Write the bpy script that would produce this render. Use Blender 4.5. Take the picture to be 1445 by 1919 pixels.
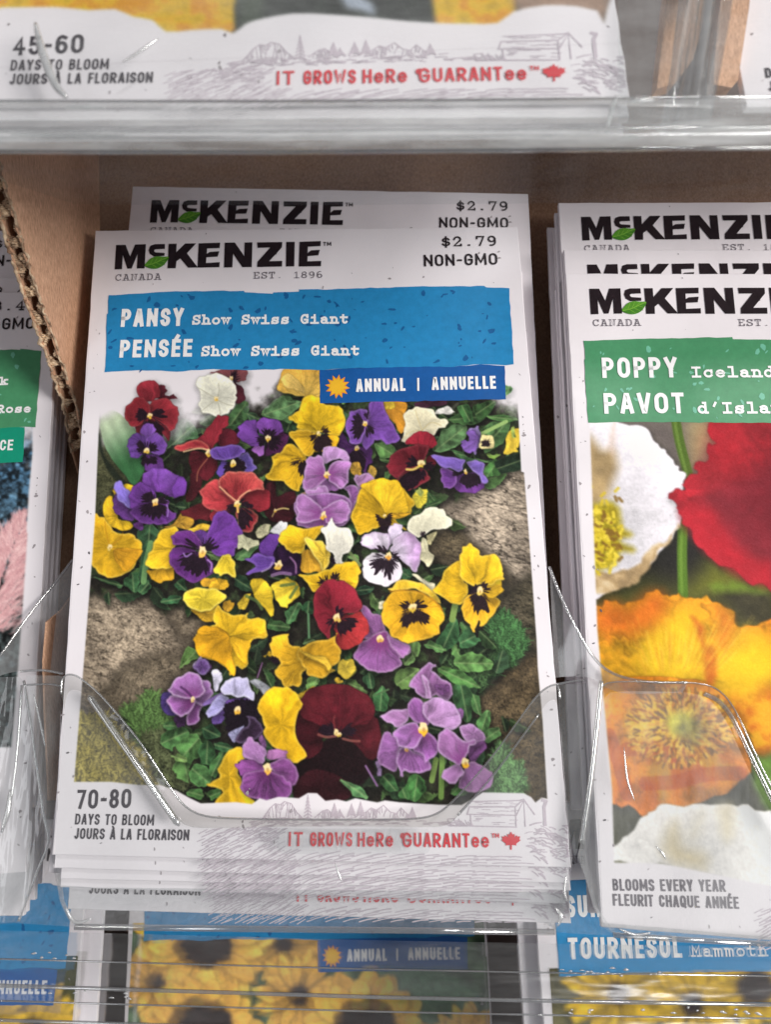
import bpy, math, random
import numpy as np
from mathutils import Vector, Matrix
from mathutils.geometry import tessellate_polygon

for o in list(bpy.data.objects):
    bpy.data.objects.remove(o, do_unlink=True)
scene = bpy.context.scene
COL = scene.collection
R_ = math.radians

# ------------------------------------------------------------------ camera, world, lamps, exposure
S = 0.01                       # scene units per millimetre (1 unit = 100 mm)
F, CX, CY = 1450.0, 722.5, 959.5   # focal length and principal point of the phone picture (1445 x 1919)
PITCH = R_(15)
CAM = np.array([0.0, 0.0, 2.4])
EX = np.array([1.0, 0, 0]); EY = np.array([0, -math.sin(PITCH), -math.cos(PITCH)]); EZ = np.array([0, math.cos(PITCH), -math.sin(PITCH)])
B = np.stack([EX, EY, EZ], 1)  # columns: right, down, forward of the view

def W(q):                      # millimetres (right, down, forward) -> world
    return CAM + S * (B @ np.asarray(q, float))

cam_d = bpy.data.cameras.new('camera'); cam = bpy.data.objects.new('camera', cam_d); COL.objects.link(cam)
cam_d.sensor_fit = 'VERTICAL'; cam_d.sensor_height = 24.0; cam_d.lens = F / 1919 * 24.0
cam_d.clip_start = 0.02; cam_d.clip_end = 200
cam.matrix_world = Matrix(((EX[0], -EY[0], -EZ[0], CAM[0]), (EX[1], -EY[1], -EZ[1], CAM[1]), (EX[2], -EY[2], -EZ[2], CAM[2]), (0, 0, 0, 1)))
cam_d.dof.use_dof = True; cam_d.dof.focus_distance = 138 * S; cam_d.dof.aperture_fstop = 1.4
scene.camera = cam

world = bpy.data.worlds.new('World'); scene.world = world; world.use_nodes = True
wn = world.node_tree.nodes; wl = world.node_tree.links
wbg = wn['Background']; wbg.inputs[0].default_value = (0.95, 0.95, 1.0, 1); wbg.inputs[1].default_value = 0.17

def area_lamp(name, q, target, sx, sy, watts, color):
    d = bpy.data.lights.new(name, 'AREA'); d.shape = 'RECTANGLE'; d.size = sx * S; d.size_y = sy * S; d.energy = watts; d.color = color
    o = bpy.data.objects.new(name, d); COL.objects.link(o)
    p = Vector(W(q)); t = Vector(W(target)); o.location = p
    o.rotation_euler = (t - p).to_track_quat('-Z', 'Y').to_euler()
    return o
area_lamp('store_front_light', (560, -48, -360), (0, 10, 140), 280, 240, 560, (1.0, 0.965, 0.925))
area_lamp('left_fill_lamp', (-480, 20, -420), (0, 0, 140), 200, 420, 48, (0.95, 0.97, 1.0))  # weak fill lamp added on the left, not an actual window
area_lamp('glint_lamp', (300, -480, -420), (0, 0, 140), 200, 30, 120, (1.0, 0.98, 0.96))  # small high lamp added only to raise glints on the plastic

vs = scene.view_settings; vs.view_transform = 'Standard'; vs.look = 'None'; vs.exposure = 0.22; vs.gamma = 1.0; vs.use_curve_mapping = False
cy = scene.cycles
cy.transparent_max_bounces = 48; cy.max_bounces = 10; cy.glossy_bounces = 5; cy.transmission_bounces = 10
cy.use_denoising = True; cy.sample_clamp_indirect = 4.0; cy.caustics_reflective = False; cy.caustics_refractive = True

# ------------------------------------------------------------------ materials
INK_E = 0.85                   # how bright a sheet of white stock reads under these lamps
def lin(c):
    c = np.asarray(c, float) / 255.0
    return np.where(c <= 0.04045, c / 12.92, ((c + 0.055) / 1.055) ** 2.4)
def ink(c):
    return tuple(np.minimum(lin(c) / INK_E, 0.9)) + (1.0,)

def new_mat(name):
    m = bpy.data.materials.new(name); m.use_nodes = True
    return m, m.node_tree.nodes, m.node_tree.links, m.node_tree.nodes['Principled BSDF']

def paper_bump(n, l, b, scale=9.0, dist=0.004, strength=0.25, fine=True):
    tc = n.new('ShaderNodeTexCoord')
    n0 = n.new('ShaderNodeTexNoise'); n0.inputs['Scale'].default_value = 2.2; n0.inputs['Detail'].default_value = 1.5
    l.new(tc.outputs['Object'], n0.inputs['Vector'])
    b0 = n.new('ShaderNodeBump'); b0.inputs['Strength'].default_value = 1.0; b0.inputs['Distance'].default_value = 0.05     # the paper swells over the seeds
    l.new(n0.outputs['Fac'], b0.inputs['Height'])
    no = n.new('ShaderNodeTexNoise'); no.inputs['Scale'].default_value = scale; no.inputs['Detail'].default_value = 2
    l.new(tc.outputs['Object'], no.inputs['Vector'])
    bp = n.new('ShaderNodeBump'); bp.inputs['Strength'].default_value = strength; bp.inputs['Distance'].default_value = dist
    l.new(no.outputs['Fac'], bp.inputs['Height']); l.new(b0.outputs['Normal'], bp.inputs['Normal'])
    if fine:
        n2 = n.new('ShaderNodeTexNoise'); n2.inputs['Scale'].default_value = 140; n2.inputs['Detail'].default_value = 4
        l.new(tc.outputs['Object'], n2.inputs['Vector'])
        b2 = n.new('ShaderNodeBump'); b2.inputs['Strength'].default_value = 0.12; b2.inputs['Distance'].default_value = 0.0012
        l.new(n2.outputs['Fac'], b2.inputs['Height']); l.new(bp.outputs['Normal'], b2.inputs['Normal'])
        bp = b2
    l.new(bp.outputs['Normal'], b.inputs['Normal'])

def print_mat(name, rgb, mottled=0.06, rough=0.42):
    m, n, l, b = new_mat(name)
    c = ink(rgb)
    tc = n.new('ShaderNodeTexCoord')
    no = n.new('ShaderNodeTexNoise'); no.inputs['Scale'].default_value = 60; no.inputs['Detail'].default_value = 5; no.inputs['Roughness'].default_value = 0.75
    l.new(tc.outputs['Object'], no.inputs['Vector'])
    mr = n.new('ShaderNodeMapRange'); mr.inputs[1].default_value = 0.3; mr.inputs[2].default_value = 0.7; mr.inputs[3].default_value = 1 - mottled; mr.inputs[4].default_value = 1 + mottled
    l.new(no.outputs['Fac'], mr.inputs[0])
    mx = n.new('ShaderNodeVectorMath'); mx.operation = 'SCALE'; mx.inputs[0].default_value = c[:3]
    l.new(mr.outputs[0], mx.inputs['Scale']); l.new(mx.outputs[0], b.inputs['Base Color'])
    b.inputs['Roughness'].default_value = rough * .85; b.inputs['Specular IOR Level'].default_value = 0.35
    paper_bump(n, l, b)
    return m

def picture_mat(name):
    m, n, l, b = new_mat(name)
    a = n.new('ShaderNodeAttribute'); a.attribute_name = 'Col'; l.new(a.outputs['Color'], b.inputs['Base Color'])
    b.inputs['Roughness'].default_value = 0.50; b.inputs['Specular IOR Level'].default_value = 0.12
    paper_bump(n, l, b)
    return m

PAPER = print_mat('recycled_white_paper', (219, 214, 218), 0.012, 0.5)
EDGE = print_mat('grey_paper_edge', (178, 172, 172), 0.05, 0.7)
BLACK = print_mat('black_ink', (30, 21, 26), 0.25)
GREY = print_mat('grey_ink', (96, 90, 98), 0.12)
DGREY = print_mat('dark_grey_ink', (52, 46, 54), 0.15)
FLECK = print_mat('paper_fleck', (150, 143, 146), 0.25)
FLECKD = print_mat('dark_paper_fleck', (84, 80, 84), 0.25)
LINE = print_mat('engraving_ink', (188, 177, 186), 0.12)
LEAFM = print_mat('leaf_green_ink', (80, 138, 40), 0.2)
LEAFV = print_mat('leaf_vein_ink', (128, 178, 66), 0.1)
LEAFD = print_mat('leaf_dark_ink', (44, 92, 32), 0.1)
REDI = print_mat('red_ink', (203, 52, 62), 0.08)
BLUEB = print_mat('blue_banner_ink', (34, 124, 176), 0.10)
BLUET = print_mat('dark_blue_ink', (20, 82, 148), 0.10)
BLUEF = print_mat('blue_fleck_ink', (20, 86, 140), 0.1)
GREENB = print_mat('green_banner_ink', (68, 134, 94), 0.10)
GREENF = print_mat('pale_fleck_ink', (104, 172, 146), 0.1)
TEALT = print_mat('teal_tab_ink', (14, 136, 108), 0.08)
WHITEI = print_mat('white_lettering_ink', (226, 226, 230), 0.02)
SUNI = print_mat('sun_yellow_ink', (240, 176, 44), 0.06)
SUNO = print_mat('sun_orange_ink', (232, 142, 40), 0.06)
PIC = picture_mat('printed_picture_ink')

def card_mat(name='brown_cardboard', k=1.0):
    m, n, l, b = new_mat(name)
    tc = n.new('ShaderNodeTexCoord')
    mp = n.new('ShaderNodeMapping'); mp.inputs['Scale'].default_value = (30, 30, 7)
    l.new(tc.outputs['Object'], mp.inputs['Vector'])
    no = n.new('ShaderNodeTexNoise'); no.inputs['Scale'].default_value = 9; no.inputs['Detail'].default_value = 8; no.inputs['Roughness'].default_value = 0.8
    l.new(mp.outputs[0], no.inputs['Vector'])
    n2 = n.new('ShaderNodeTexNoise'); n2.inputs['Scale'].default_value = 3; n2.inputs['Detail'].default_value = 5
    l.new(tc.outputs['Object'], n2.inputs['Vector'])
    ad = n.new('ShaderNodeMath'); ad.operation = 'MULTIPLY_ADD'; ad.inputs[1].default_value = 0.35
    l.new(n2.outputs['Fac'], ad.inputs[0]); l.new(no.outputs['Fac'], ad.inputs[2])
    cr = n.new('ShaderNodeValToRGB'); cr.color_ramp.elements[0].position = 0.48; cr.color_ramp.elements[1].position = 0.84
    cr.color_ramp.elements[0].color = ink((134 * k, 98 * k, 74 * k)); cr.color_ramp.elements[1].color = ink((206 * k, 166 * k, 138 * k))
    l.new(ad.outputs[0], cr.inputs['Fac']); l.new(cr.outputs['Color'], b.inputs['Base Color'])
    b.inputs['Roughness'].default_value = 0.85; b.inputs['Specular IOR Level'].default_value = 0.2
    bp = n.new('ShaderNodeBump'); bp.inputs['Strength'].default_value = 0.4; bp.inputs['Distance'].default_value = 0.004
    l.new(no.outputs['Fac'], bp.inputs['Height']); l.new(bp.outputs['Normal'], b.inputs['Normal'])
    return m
CARD = card_mat(k=1.1)
SHADED_CARD = card_mat('shaded_brown_cardboard', .76)  # same cardboard darkened in colour to stand in for shade at the back
def torn_mat():
    m, n, l, b = new_mat('torn_cardboard_edge')
    tc = n.new('ShaderNodeTexCoord')
    no = n.new('ShaderNodeTexNoise'); no.inputs['Scale'].default_value = 60; no.inputs['Detail'].default_value = 6
    l.new(tc.outputs['Object'], no.inputs['Vector'])
    cr = n.new('ShaderNodeValToRGB'); cr.color_ramp.elements[0].position = 0.35; cr.color_ramp.elements[1].position = 0.68
    cr.color_ramp.elements[0].color = ink((120, 92, 72)); cr.color_ramp.elements[1].color = ink((214, 190, 160))
    l.new(no.outputs['Fac'], cr.inputs['Fac']); l.new(cr.outputs['Color'], b.inputs['Base Color']); b.inputs['Roughness'].default_value = 0.9
    bp = n.new('ShaderNodeBump'); bp.inputs['Strength'].default_value = 0.7; bp.inputs['Distance'].default_value = 0.006
    l.new(no.outputs['Fac'], bp.inputs['Height']); l.new(bp.outputs['Normal'], b.inputs['Normal'])
    return m
TORN = torn_mat()

def plastic_mat(name, haze=0.06, gloss=0.10, gmax=0.6, rough=0.07, tint=(0.95, 0.965, 0.965), wave=0.5, wscale=4.0, refr=0.0, stretch=(1, 1, 1), frost=.02):
    """thin clear sheet: see-through, a mirror coat that grows at grazing angles, a little scuffed haze"""
    m, n, l, b = new_mat(name)
    n.remove(b); out = n['Material Output']
    tr = n.new('ShaderNodeBsdfTransparent'); tr.inputs[0].default_value = tint + (1,)
    gl = n.new('ShaderNodeBsdfGlossy'); gl.inputs['Roughness'].default_value = rough
    df = n.new('ShaderNodeBsdfDiffuse'); df.inputs[0].default_value = (0.75, 0.77, 0.78, 1)
    tc = n.new('ShaderNodeTexCoord'); mp = n.new('ShaderNodeMapping'); mp.inputs['Scale'].default_value = stretch
    l.new(tc.outputs['Object'], mp.inputs['Vector'])
    no = n.new('ShaderNodeTexNoise'); no.inputs['Scale'].default_value = wscale; no.inputs['Detail'].default_value = 3
    l.new(mp.outputs[0], no.inputs['Vector'])
    bp = n.new('ShaderNodeBump'); bp.inputs['Strength'].default_value = wave; bp.inputs['Distance'].default_value = 0.02
    l.new(no.outputs['Fac'], bp.inputs['Height'])
    lw = n.new('ShaderNodeLayerWeight'); lw.inputs['Blend'].default_value = 0.5     # Facing is the same on both sides of a sheet
    l.new(bp.outputs['Normal'], gl.inputs['Normal']); l.new(bp.outputs['Normal'], lw.inputs['Normal'])
    pw = n.new('ShaderNodeMath'); pw.operation = 'POWER'; pw.inputs[1].default_value = 4.5; l.new(lw.outputs['Facing'], pw.inputs[0])
    mf = n.new('ShaderNodeMath'); mf.operation = 'MULTIPLY_ADD'; mf.inputs[1].default_value = gmax - gloss; mf.inputs[2].default_value = gloss; mf.use_clamp = True
    l.new(pw.outputs[0], mf.inputs[0])
    n3 = n.new('ShaderNodeTexNoise'); n3.inputs['Scale'].default_value = 7; n3.inputs['Detail'].default_value = 6; n3.inputs['Roughness'].default_value = 0.7
    l.new(mp.outputs[0], n3.inputs['Vector'])
    mr = n.new('ShaderNodeMapRange'); mr.inputs[1].default_value = 0.35; mr.inputs[2].default_value = 0.75; mr.inputs[3].default_value = haze * 0.4; mr.inputs[4].default_value = haze * 1.8
    l.new(n3.outputs['Fac'], mr.inputs[0])
    base = tr.outputs[0]
    if refr:
        rf = n.new('ShaderNodeBsdfRefraction'); rf.inputs['IOR'].default_value = 1.14; rf.inputs['Roughness'].default_value = frost
        l.new(bp.outputs['Normal'], rf.inputs['Normal'])
        m0 = n.new('ShaderNodeMixShader'); m0.inputs[0].default_value = refr
        l.new(tr.outputs[0], m0.inputs[1]); l.new(rf.outputs[0], m0.inputs[2]); base = m0.outputs[0]
    m1 = n.new('ShaderNodeMixShader'); l.new(mr.outputs[0], m1.inputs[0]); l.new(base, m1.inputs[1]); l.new(df.outputs[0], m1.inputs[2])
    m2 = n.new('ShaderNodeMixShader'); l.new(mf.outputs[0], m2.inputs[0]); l.new(m1.outputs[0], m2.inputs[1]); l.new(gl.outputs[0], m2.inputs[2])
    l.new(m2.outputs[0], out.inputs['Surface'])
    return m
CLEAR = plastic_mat('clear_plastic', 0.06, 0.06, rough=0.05)
CLEARW = plastic_mat('wavy_clear_plastic', 0.09, 0.08, rough=0.06, wave=0.9, wscale=6, stretch=(3, 1, .5))
FOLD = plastic_mat('folded_plastic', 0.10, 0.40, .8, rough=0.13, tint=(0.93, 0.94, 0.94), wave=0.0)
GLINT_CREASE = plastic_mat('glint_whitened_plastic', 0.42, 0.34, .8, rough=0.22, tint=(0.96, 0.96, 0.96), wave=0.3)  # white mixed in so creases look lit: a highlight put into the colour
RIM = plastic_mat('plastic_rim', 0.06, 0.08, rough=0.08, tint=(0.78, 0.78, 0.76), wave=0.6, wscale=8)
HAZY = plastic_mat('scuffed_plastic', 0.15, 0.05, rough=0.14, wave=0.25, stretch=(2, 1, 0.4))

# ------------------------------------------------------------------ object helpers
def tag(o, label=None, cat=None, group=None, kind=None):
    if label: o['label'] = label
    if cat: o['category'] = cat
    if group: o['group'] = group
    if kind: o['kind'] = kind
    return o
def mesh_obj(name, verts, faces, mat, parent=None, smooth=False):
    me = bpy.data.meshes.new(name)
    me.from_pydata([tuple(v) for v in verts], [], faces); me.materials.append(mat)
    if smooth:
        me.polygons.foreach_set('use_smooth', [True] * len(me.polygons))
    me.update()
    o = bpy.data.objects.new(name, me); COL.objects.link(o)
    if parent: o.parent = parent
    return o
def world_obj(name, q, faces, mat, parent=None, smooth=False, origin=None):
    """mesh from view-frame millimetres; origin (view frame) becomes the object's origin"""
    c = W(origin if origin is not None else np.mean(np.asarray(q, float), 0)) if parent is None else np.zeros(3)
    v = [W(p) - c for p in q]
    if parent is not None:
        pl = np.array(parent.location); v = [p - pl for p in v]
    o = mesh_obj(name, v, faces, mat, parent, smooth)
    if parent is None: o.location = c
    return o
def empty(name, q):
    o = bpy.data.objects.new(name, None); COL.objects.link(o); o.location = W(q); o.empty_display_size = 0.05
    return o
def dup_tree(root):
    r = root.copy(); COL.objects.link(r)
    for ch in list(root.children):
        c = ch.copy(); COL.objects.link(c); c.parent = r
        for g in list(ch.children):
            d = g.copy(); COL.objects.link(d); d.parent = c
    return r

def sweep(path, rad, n=8, caps=True):
    """tube along a polyline (view-frame mm)"""
    P_ = [np.asarray(p, float) for p in path]; V = []; Fc = []
    up = np.array([0.3, 0.2, 1.0])
    for i, p in enumerate(P_):
        t = P_[min(i + 1, len(P_) - 1)] - P_[max(i - 1, 0)]; t /= np.linalg.norm(t) + 1e-9
        a = np.cross(t, up); a /= np.linalg.norm(a) + 1e-9; b = np.cross(t, a)
        r = rad[i] if hasattr(rad, '__len__') else rad
        for k in range(n):
            th = 2 * math.pi * k / n
            V.append(p + r * (math.cos(th) * a + math.sin(th) * b))
    for i in range(len(P_) - 1):
        for k in range(n):
            Fc.append((i * n + k, i * n + (k + 1) % n, (i + 1) * n + (k + 1) % n, (i + 1) * n + k))
    if caps:
        Fc.append(tuple(range(n))[::-1]); Fc.append(tuple(range((len(P_) - 1) * n, len(P_) * n)))
    return V, Fc
def spline(pts, sub=6, closed=False):
    P_ = np.asarray(pts, float); n = len(P_); out = []
    rng = range(n if closed else n - 1)
    for i in rng:
        if closed:
            a, b, c, d = P_[(i - 1) % n], P_[i], P_[(i + 1) % n], P_[(i + 2) % n]
        else:
            a, b, c, d = P_[max(i - 1, 0)], P_[i], P_[i + 1], P_[min(i + 2, n - 1)]
        for k in range(sub):
            t = k / sub
            out.append(0.5 * (2 * b + (c - a) * t + (2 * a - 5 * b + 4 * c - d) * t * t + (3 * b - a - 3 * c + d) * t ** 3))
    if not closed: out.append(P_[-1])
    return np.array(out)

# ------------------------------------------------------------------ packet frames
def rot(a, b, c):
    Rx = np.array([[1, 0, 0], [0, math.cos(a), -math.sin(a)], [0, math.sin(a), math.cos(a)]])
    Ry = np.array([[math.cos(b), 0, math.sin(b)], [0, 1, 0], [-math.sin(b), 0, math.cos(b)]])
    Rz = np.array([[math.cos(c), -math.sin(c), 0], [math.sin(c), math.cos(c), 0], [0, 0, 1]])
    return Rz @ Ry @ Rx
class Frame:
    """a packet's plane: x right, y down from the top edge, z into the stack (mm)"""
    def __init__(s, a, b, c, tx, ty, tz):
        s.R = rot(a, b, c); s.t = np.array([tx, ty, tz], float)
    def trace(s, pts, dz=0.0):
        p = np.atleast_2d(np.asarray(pts, float)); n = s.R[:, 2]; t = s.t + n * dz
        d = np.stack([(p[:, 0] - CX) / F, (p[:, 1] - CY) / F, np.ones(len(p))], 1)
        k = (n @ t) / (d @ n)
        return (d * k[:, None] - t) @ s.R
    def out(s, q):
        return np.atleast_2d(np.asarray(q, float)) @ s.R.T + s.t
    def view(s, pts, dz=0.0):          # traced picture points -> view-frame mm on the plane dz behind the packet front
        q = s.trace(pts, dz); q[:, 2] = dz
        return s.out(q)
    def moved(s, dx=0, dy=0, dz=0, roll=0):
        f = Frame(0, 0, 0, 0, 0, 0); f.R = s.R @ rot(0, 0, roll); f.t = s.t + s.R @ np.array([dx, dy, dz], float)
        return f
    def matrix(s):                     # object matrix with the origin at the middle of the bottom edge
        M = B @ s.R; loc = W(s.t + s.R @ np.array([0, HP, 0.0]))
        return Matrix([[*M[0], loc[0]], [*M[1], loc[1]], [*M[2], loc[2]], [0, 0, 0, 1]])
HP = 114.3
MAIN = Frame(-0.2447, 0.0063, -0.0209, -14.6472, -55.6139, 151.3186)
QUAD = MAIN.trace([(178, 432), (970, 425), (1071, 1626), (97, 1602)])[:, :2]   # the paper's outline, mm
def base(v):                                                                     # local mm -> mesh coordinates
    v = np.atleast_2d(np.asarray(v, float)); v = v if v.shape[1] == 3 else np.hstack([v, np.zeros((len(v), 1))])
    return (v - np.array([0, HP, 0])) * S

class Sheet:
    """collects flat print shapes; each layer and each stroke gets its own height so nothing is coplanar"""
    def __init__(s, layer): s.v = []; s.f = []; s.layer = layer; s.k = 0
    def z(s):
        s.k += 1
        return -0.03 * s.layer - 0.0025 * (s.k % 9)
    def poly(s, pts):
        z = s.z(); pts = [tuple(p[:2]) for p in pts]
        o = len(s.v); s.v += [(p[0], p[1], z) for p in pts]
        for t in tessellate_polygon([[Vector((p[0], p[1], 0)) for p in pts]]):
            a, b_, c = [Vector(pts[i]) for i in t]
            if (b_ - a).cross(c - a) > 0: t = (t[0], t[2], t[1])   # face the viewer (-z)
            s.f.append(tuple(i + o for i in t))
    def ribbon(s, pts, w, closed=False):
        P_ = np.asarray(pts, float)[:, :2]
        keep = [0]
        for i in range(1, len(P_)):
            if np.linalg.norm(P_[i] - P_[keep[-1]]) > 1e-4: keep.append(i)
        P_ = P_[keep]
        if closed and np.linalg.norm(P_[0] - P_[-1]) < 1e-3: P_ = P_[:-1]
        n = len(P_)
        if n < 2: return
        z = s.z(); L = []; Rr = []
        for i in range(n):
            d0 = P_[i] - P_[i - 1] if (i > 0 or closed) else None
            d1 = P_[(i + 1) % n] - P_[i] if (i < n - 1 or closed) else None
            if d0 is None: d0 = d1
            if d1 is None: d1 = d0
            d0 = d0 / (np.linalg.norm(d0) + 1e-9); d1 = d1 / (np.linalg.norm(d1) + 1e-9)
            n0 = np.array([-d0[1], d0[0]]); n1 = np.array([-d1[1], d1[0]])
            m = n0 + n1; q = np.linalg.norm(m)
            m = n0 if q < 0.2 else m / q
            ln = min(1.0 / max(m @ n0, 0.3), 1.42)
            e = np.zeros(2)
            if not closed and i == 0: e = -d1 * w * 0.5
            if not closed and i == n - 1: e = d0 * w * 0.5
            L.append(P_[i] + m * ln * w / 2 + e); Rr.append(P_[i] - m * ln * w / 2 + e)
        o = len(s.v)
        for a, b_ in zip(L, Rr): s.v += [(a[0], a[1], z), (b_[0], b_[1], z)]
        for i in range(n if closed else n - 1):
            j = (i + 1) % n
            s.f.append((o + 2 * i, o + 2 * i + 1, o + 2 * j + 1, o + 2 * j))
    def build(s, name, mat, parent=None):
        return mesh_obj(name, base(s.v), s.f, mat, parent)
# ------------------------------------------------------------------ lettering drawn as strokes
def E(cx, cy_, rx, ry, a0, a1, n=12):
    return [(cx + rx * math.cos(R_(a0 + (a1 - a0) * i / n)), cy_ + ry * math.sin(R_(a0 + (a1 - a0) * i / n))) for i in range(n + 1)]
OO = ('c', E(.5, .7, .5, .3, 0, 180) + E(.5, .3, .5, .3, 180, 360))
SS = E(.5, .745, .5, .255, 12, 215) + E(.5, .255, .5, .255, 35, -168)
PP = [(0, 0), (0, 1), (.45, 1)] + E(.5, .73, .5, .27, 90, -90) + [(0, .46)]
CAPS = {  # condensed hand-cut capitals: width, strokes in a unit box
 'A': (.46, [[(0, 0), (.42, 1), (.58, 1), (1, 0)], [(.2, .27), (.8, .27)]]),
 'B': (.44, [[(0, .54), (.45, .54)] + E(.5, .77, .42, .23, -90, 90) + [(0, 1), (0, 0), (.45, 0)] + E(.5, .27, .5, .27, -90, 90)]),
 'C': (.42, [E(.5, .7, .5, .3, 8, 180) + E(.5, .3, .5, .3, 180, 352)]),
 'D': (.46, [('c', [(0, 0), (0, 1), (.35, 1)] + E(.4, .62, .6, .38, 90, 0) + E(.4, .38, .6, .38, 0, -90))]),
 'E': (.38, [[(1, 1), (0, 1), (0, 0), (1, 0)], [(.05, .52), (.9, .52)]]),
 'F': (.36, [[(1, 1), (0, 1), (0, 0)], [(.05, .5), (.88, .5)]]),
 'G': (.45, [E(.5, .7, .5, .3, 8, 180) + E(.5, .3, .5, .3, 180, 360) + [(1, .48), (.55, .48)]]),
 'H': (.46, [[(0, 0), (0, 1)], [(1, 0), (1, 1)], [(.05, .5), (.95, .5)]]),
 'I': (.12, [[(.5, 0), (.5, 1)]]),
 'J': (.36, [[(1, 1), (1, .28)] + E(.5, .28, .5, .28, 0, -155)]),
 'K': (.46, [[(0, 0), (0, 1)], [(.95, 1), (.1, .42)], [(.3, .55), (1, 0)]]),
 'L': (.36, [[(0, 1), (0, 0), (1, 0)]]),
 'M': (.62, [[(0, 0), (.04, 1)], [(1, 0), (.96, 1)], [(.07, .93), (.5, .2), (.93, .93)]]),
 'N': (.48, [[(0, 0), (0, 1)], [(1, 0), (1, 1)], [(.05, .9), (.95, .1)]]),
 'O': (.46, [OO]), '0': (.46, [OO]),
 'P': (.43, [PP]),
 'Q': (.46, [OO, [(.6, .26), (1.02, -.05)]]),
 'R': (.46, [PP, [(.45, .44), (1, 0)]]),
 'S': (.43, [SS]),
 'T': (.42, [[(0, 1), (1, 1)], [(.5, .97), (.5, 0)]]),
 'U': (.46, [[(0, 1), (0, .28)] + E(.5, .28, .5, .28, 180, 360) + [(1, 1)]]),
 'V': (.46, [[(0, 1), (.42, 0), (.58, 0), (1, 1)]]),
 'W': (.66, [[(0, 1), (.22, 0), (.5, .75), (.78, 0), (1, 1)]]),
 'Y': (.46, [[(0, 1), (.5, .42)], [(1, 1), (.5, .42), (.5, 0)]]),
 '4': (.46, [[(.72, 0), (.72, 1), (0, .3), (1, .3)]]),
 '5': (.44, [[(.95, 1), (.1, 1), (.05, .56), (.4, .62)] + E(.5, .31, .5, .31, 80, -160)]),
 '6': (.45, [[(.9, .92)] + E(.5, .6, .5, .4, 70, 180) + E(.5, .3, .5, .3, 180, 360) + E(.5, .3, .5, .3, 0, 170)]),
 '7': (.42, [[(0, 1), (1, 1), (.35, 0)]]),
 '8': (.45, [('c', E(.5, .76, .44, .24, -90, 270)), ('c', E(.5, .26, .5, .26, 90, 450))]),
 '-': (.3, [[(.1, .45), (.9, .45)]]), '|': (.1, [[(.5, 0), (.5, 1)]]),
 'e': (.46, [[(.02, .36), (.98, .36)] + E(.5, .36, .5, .36, 0, 318)]),
 ' ': (.26, []),
}
CAPS['É'] = (.38, CAPS['E'][1] + [[(.42, 1.16), (.72, 1.34)]])
CAPS['À'] = (.46, CAPS['A'][1] + [[(.3, 1.30), (.55, 1.15)]])
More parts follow.
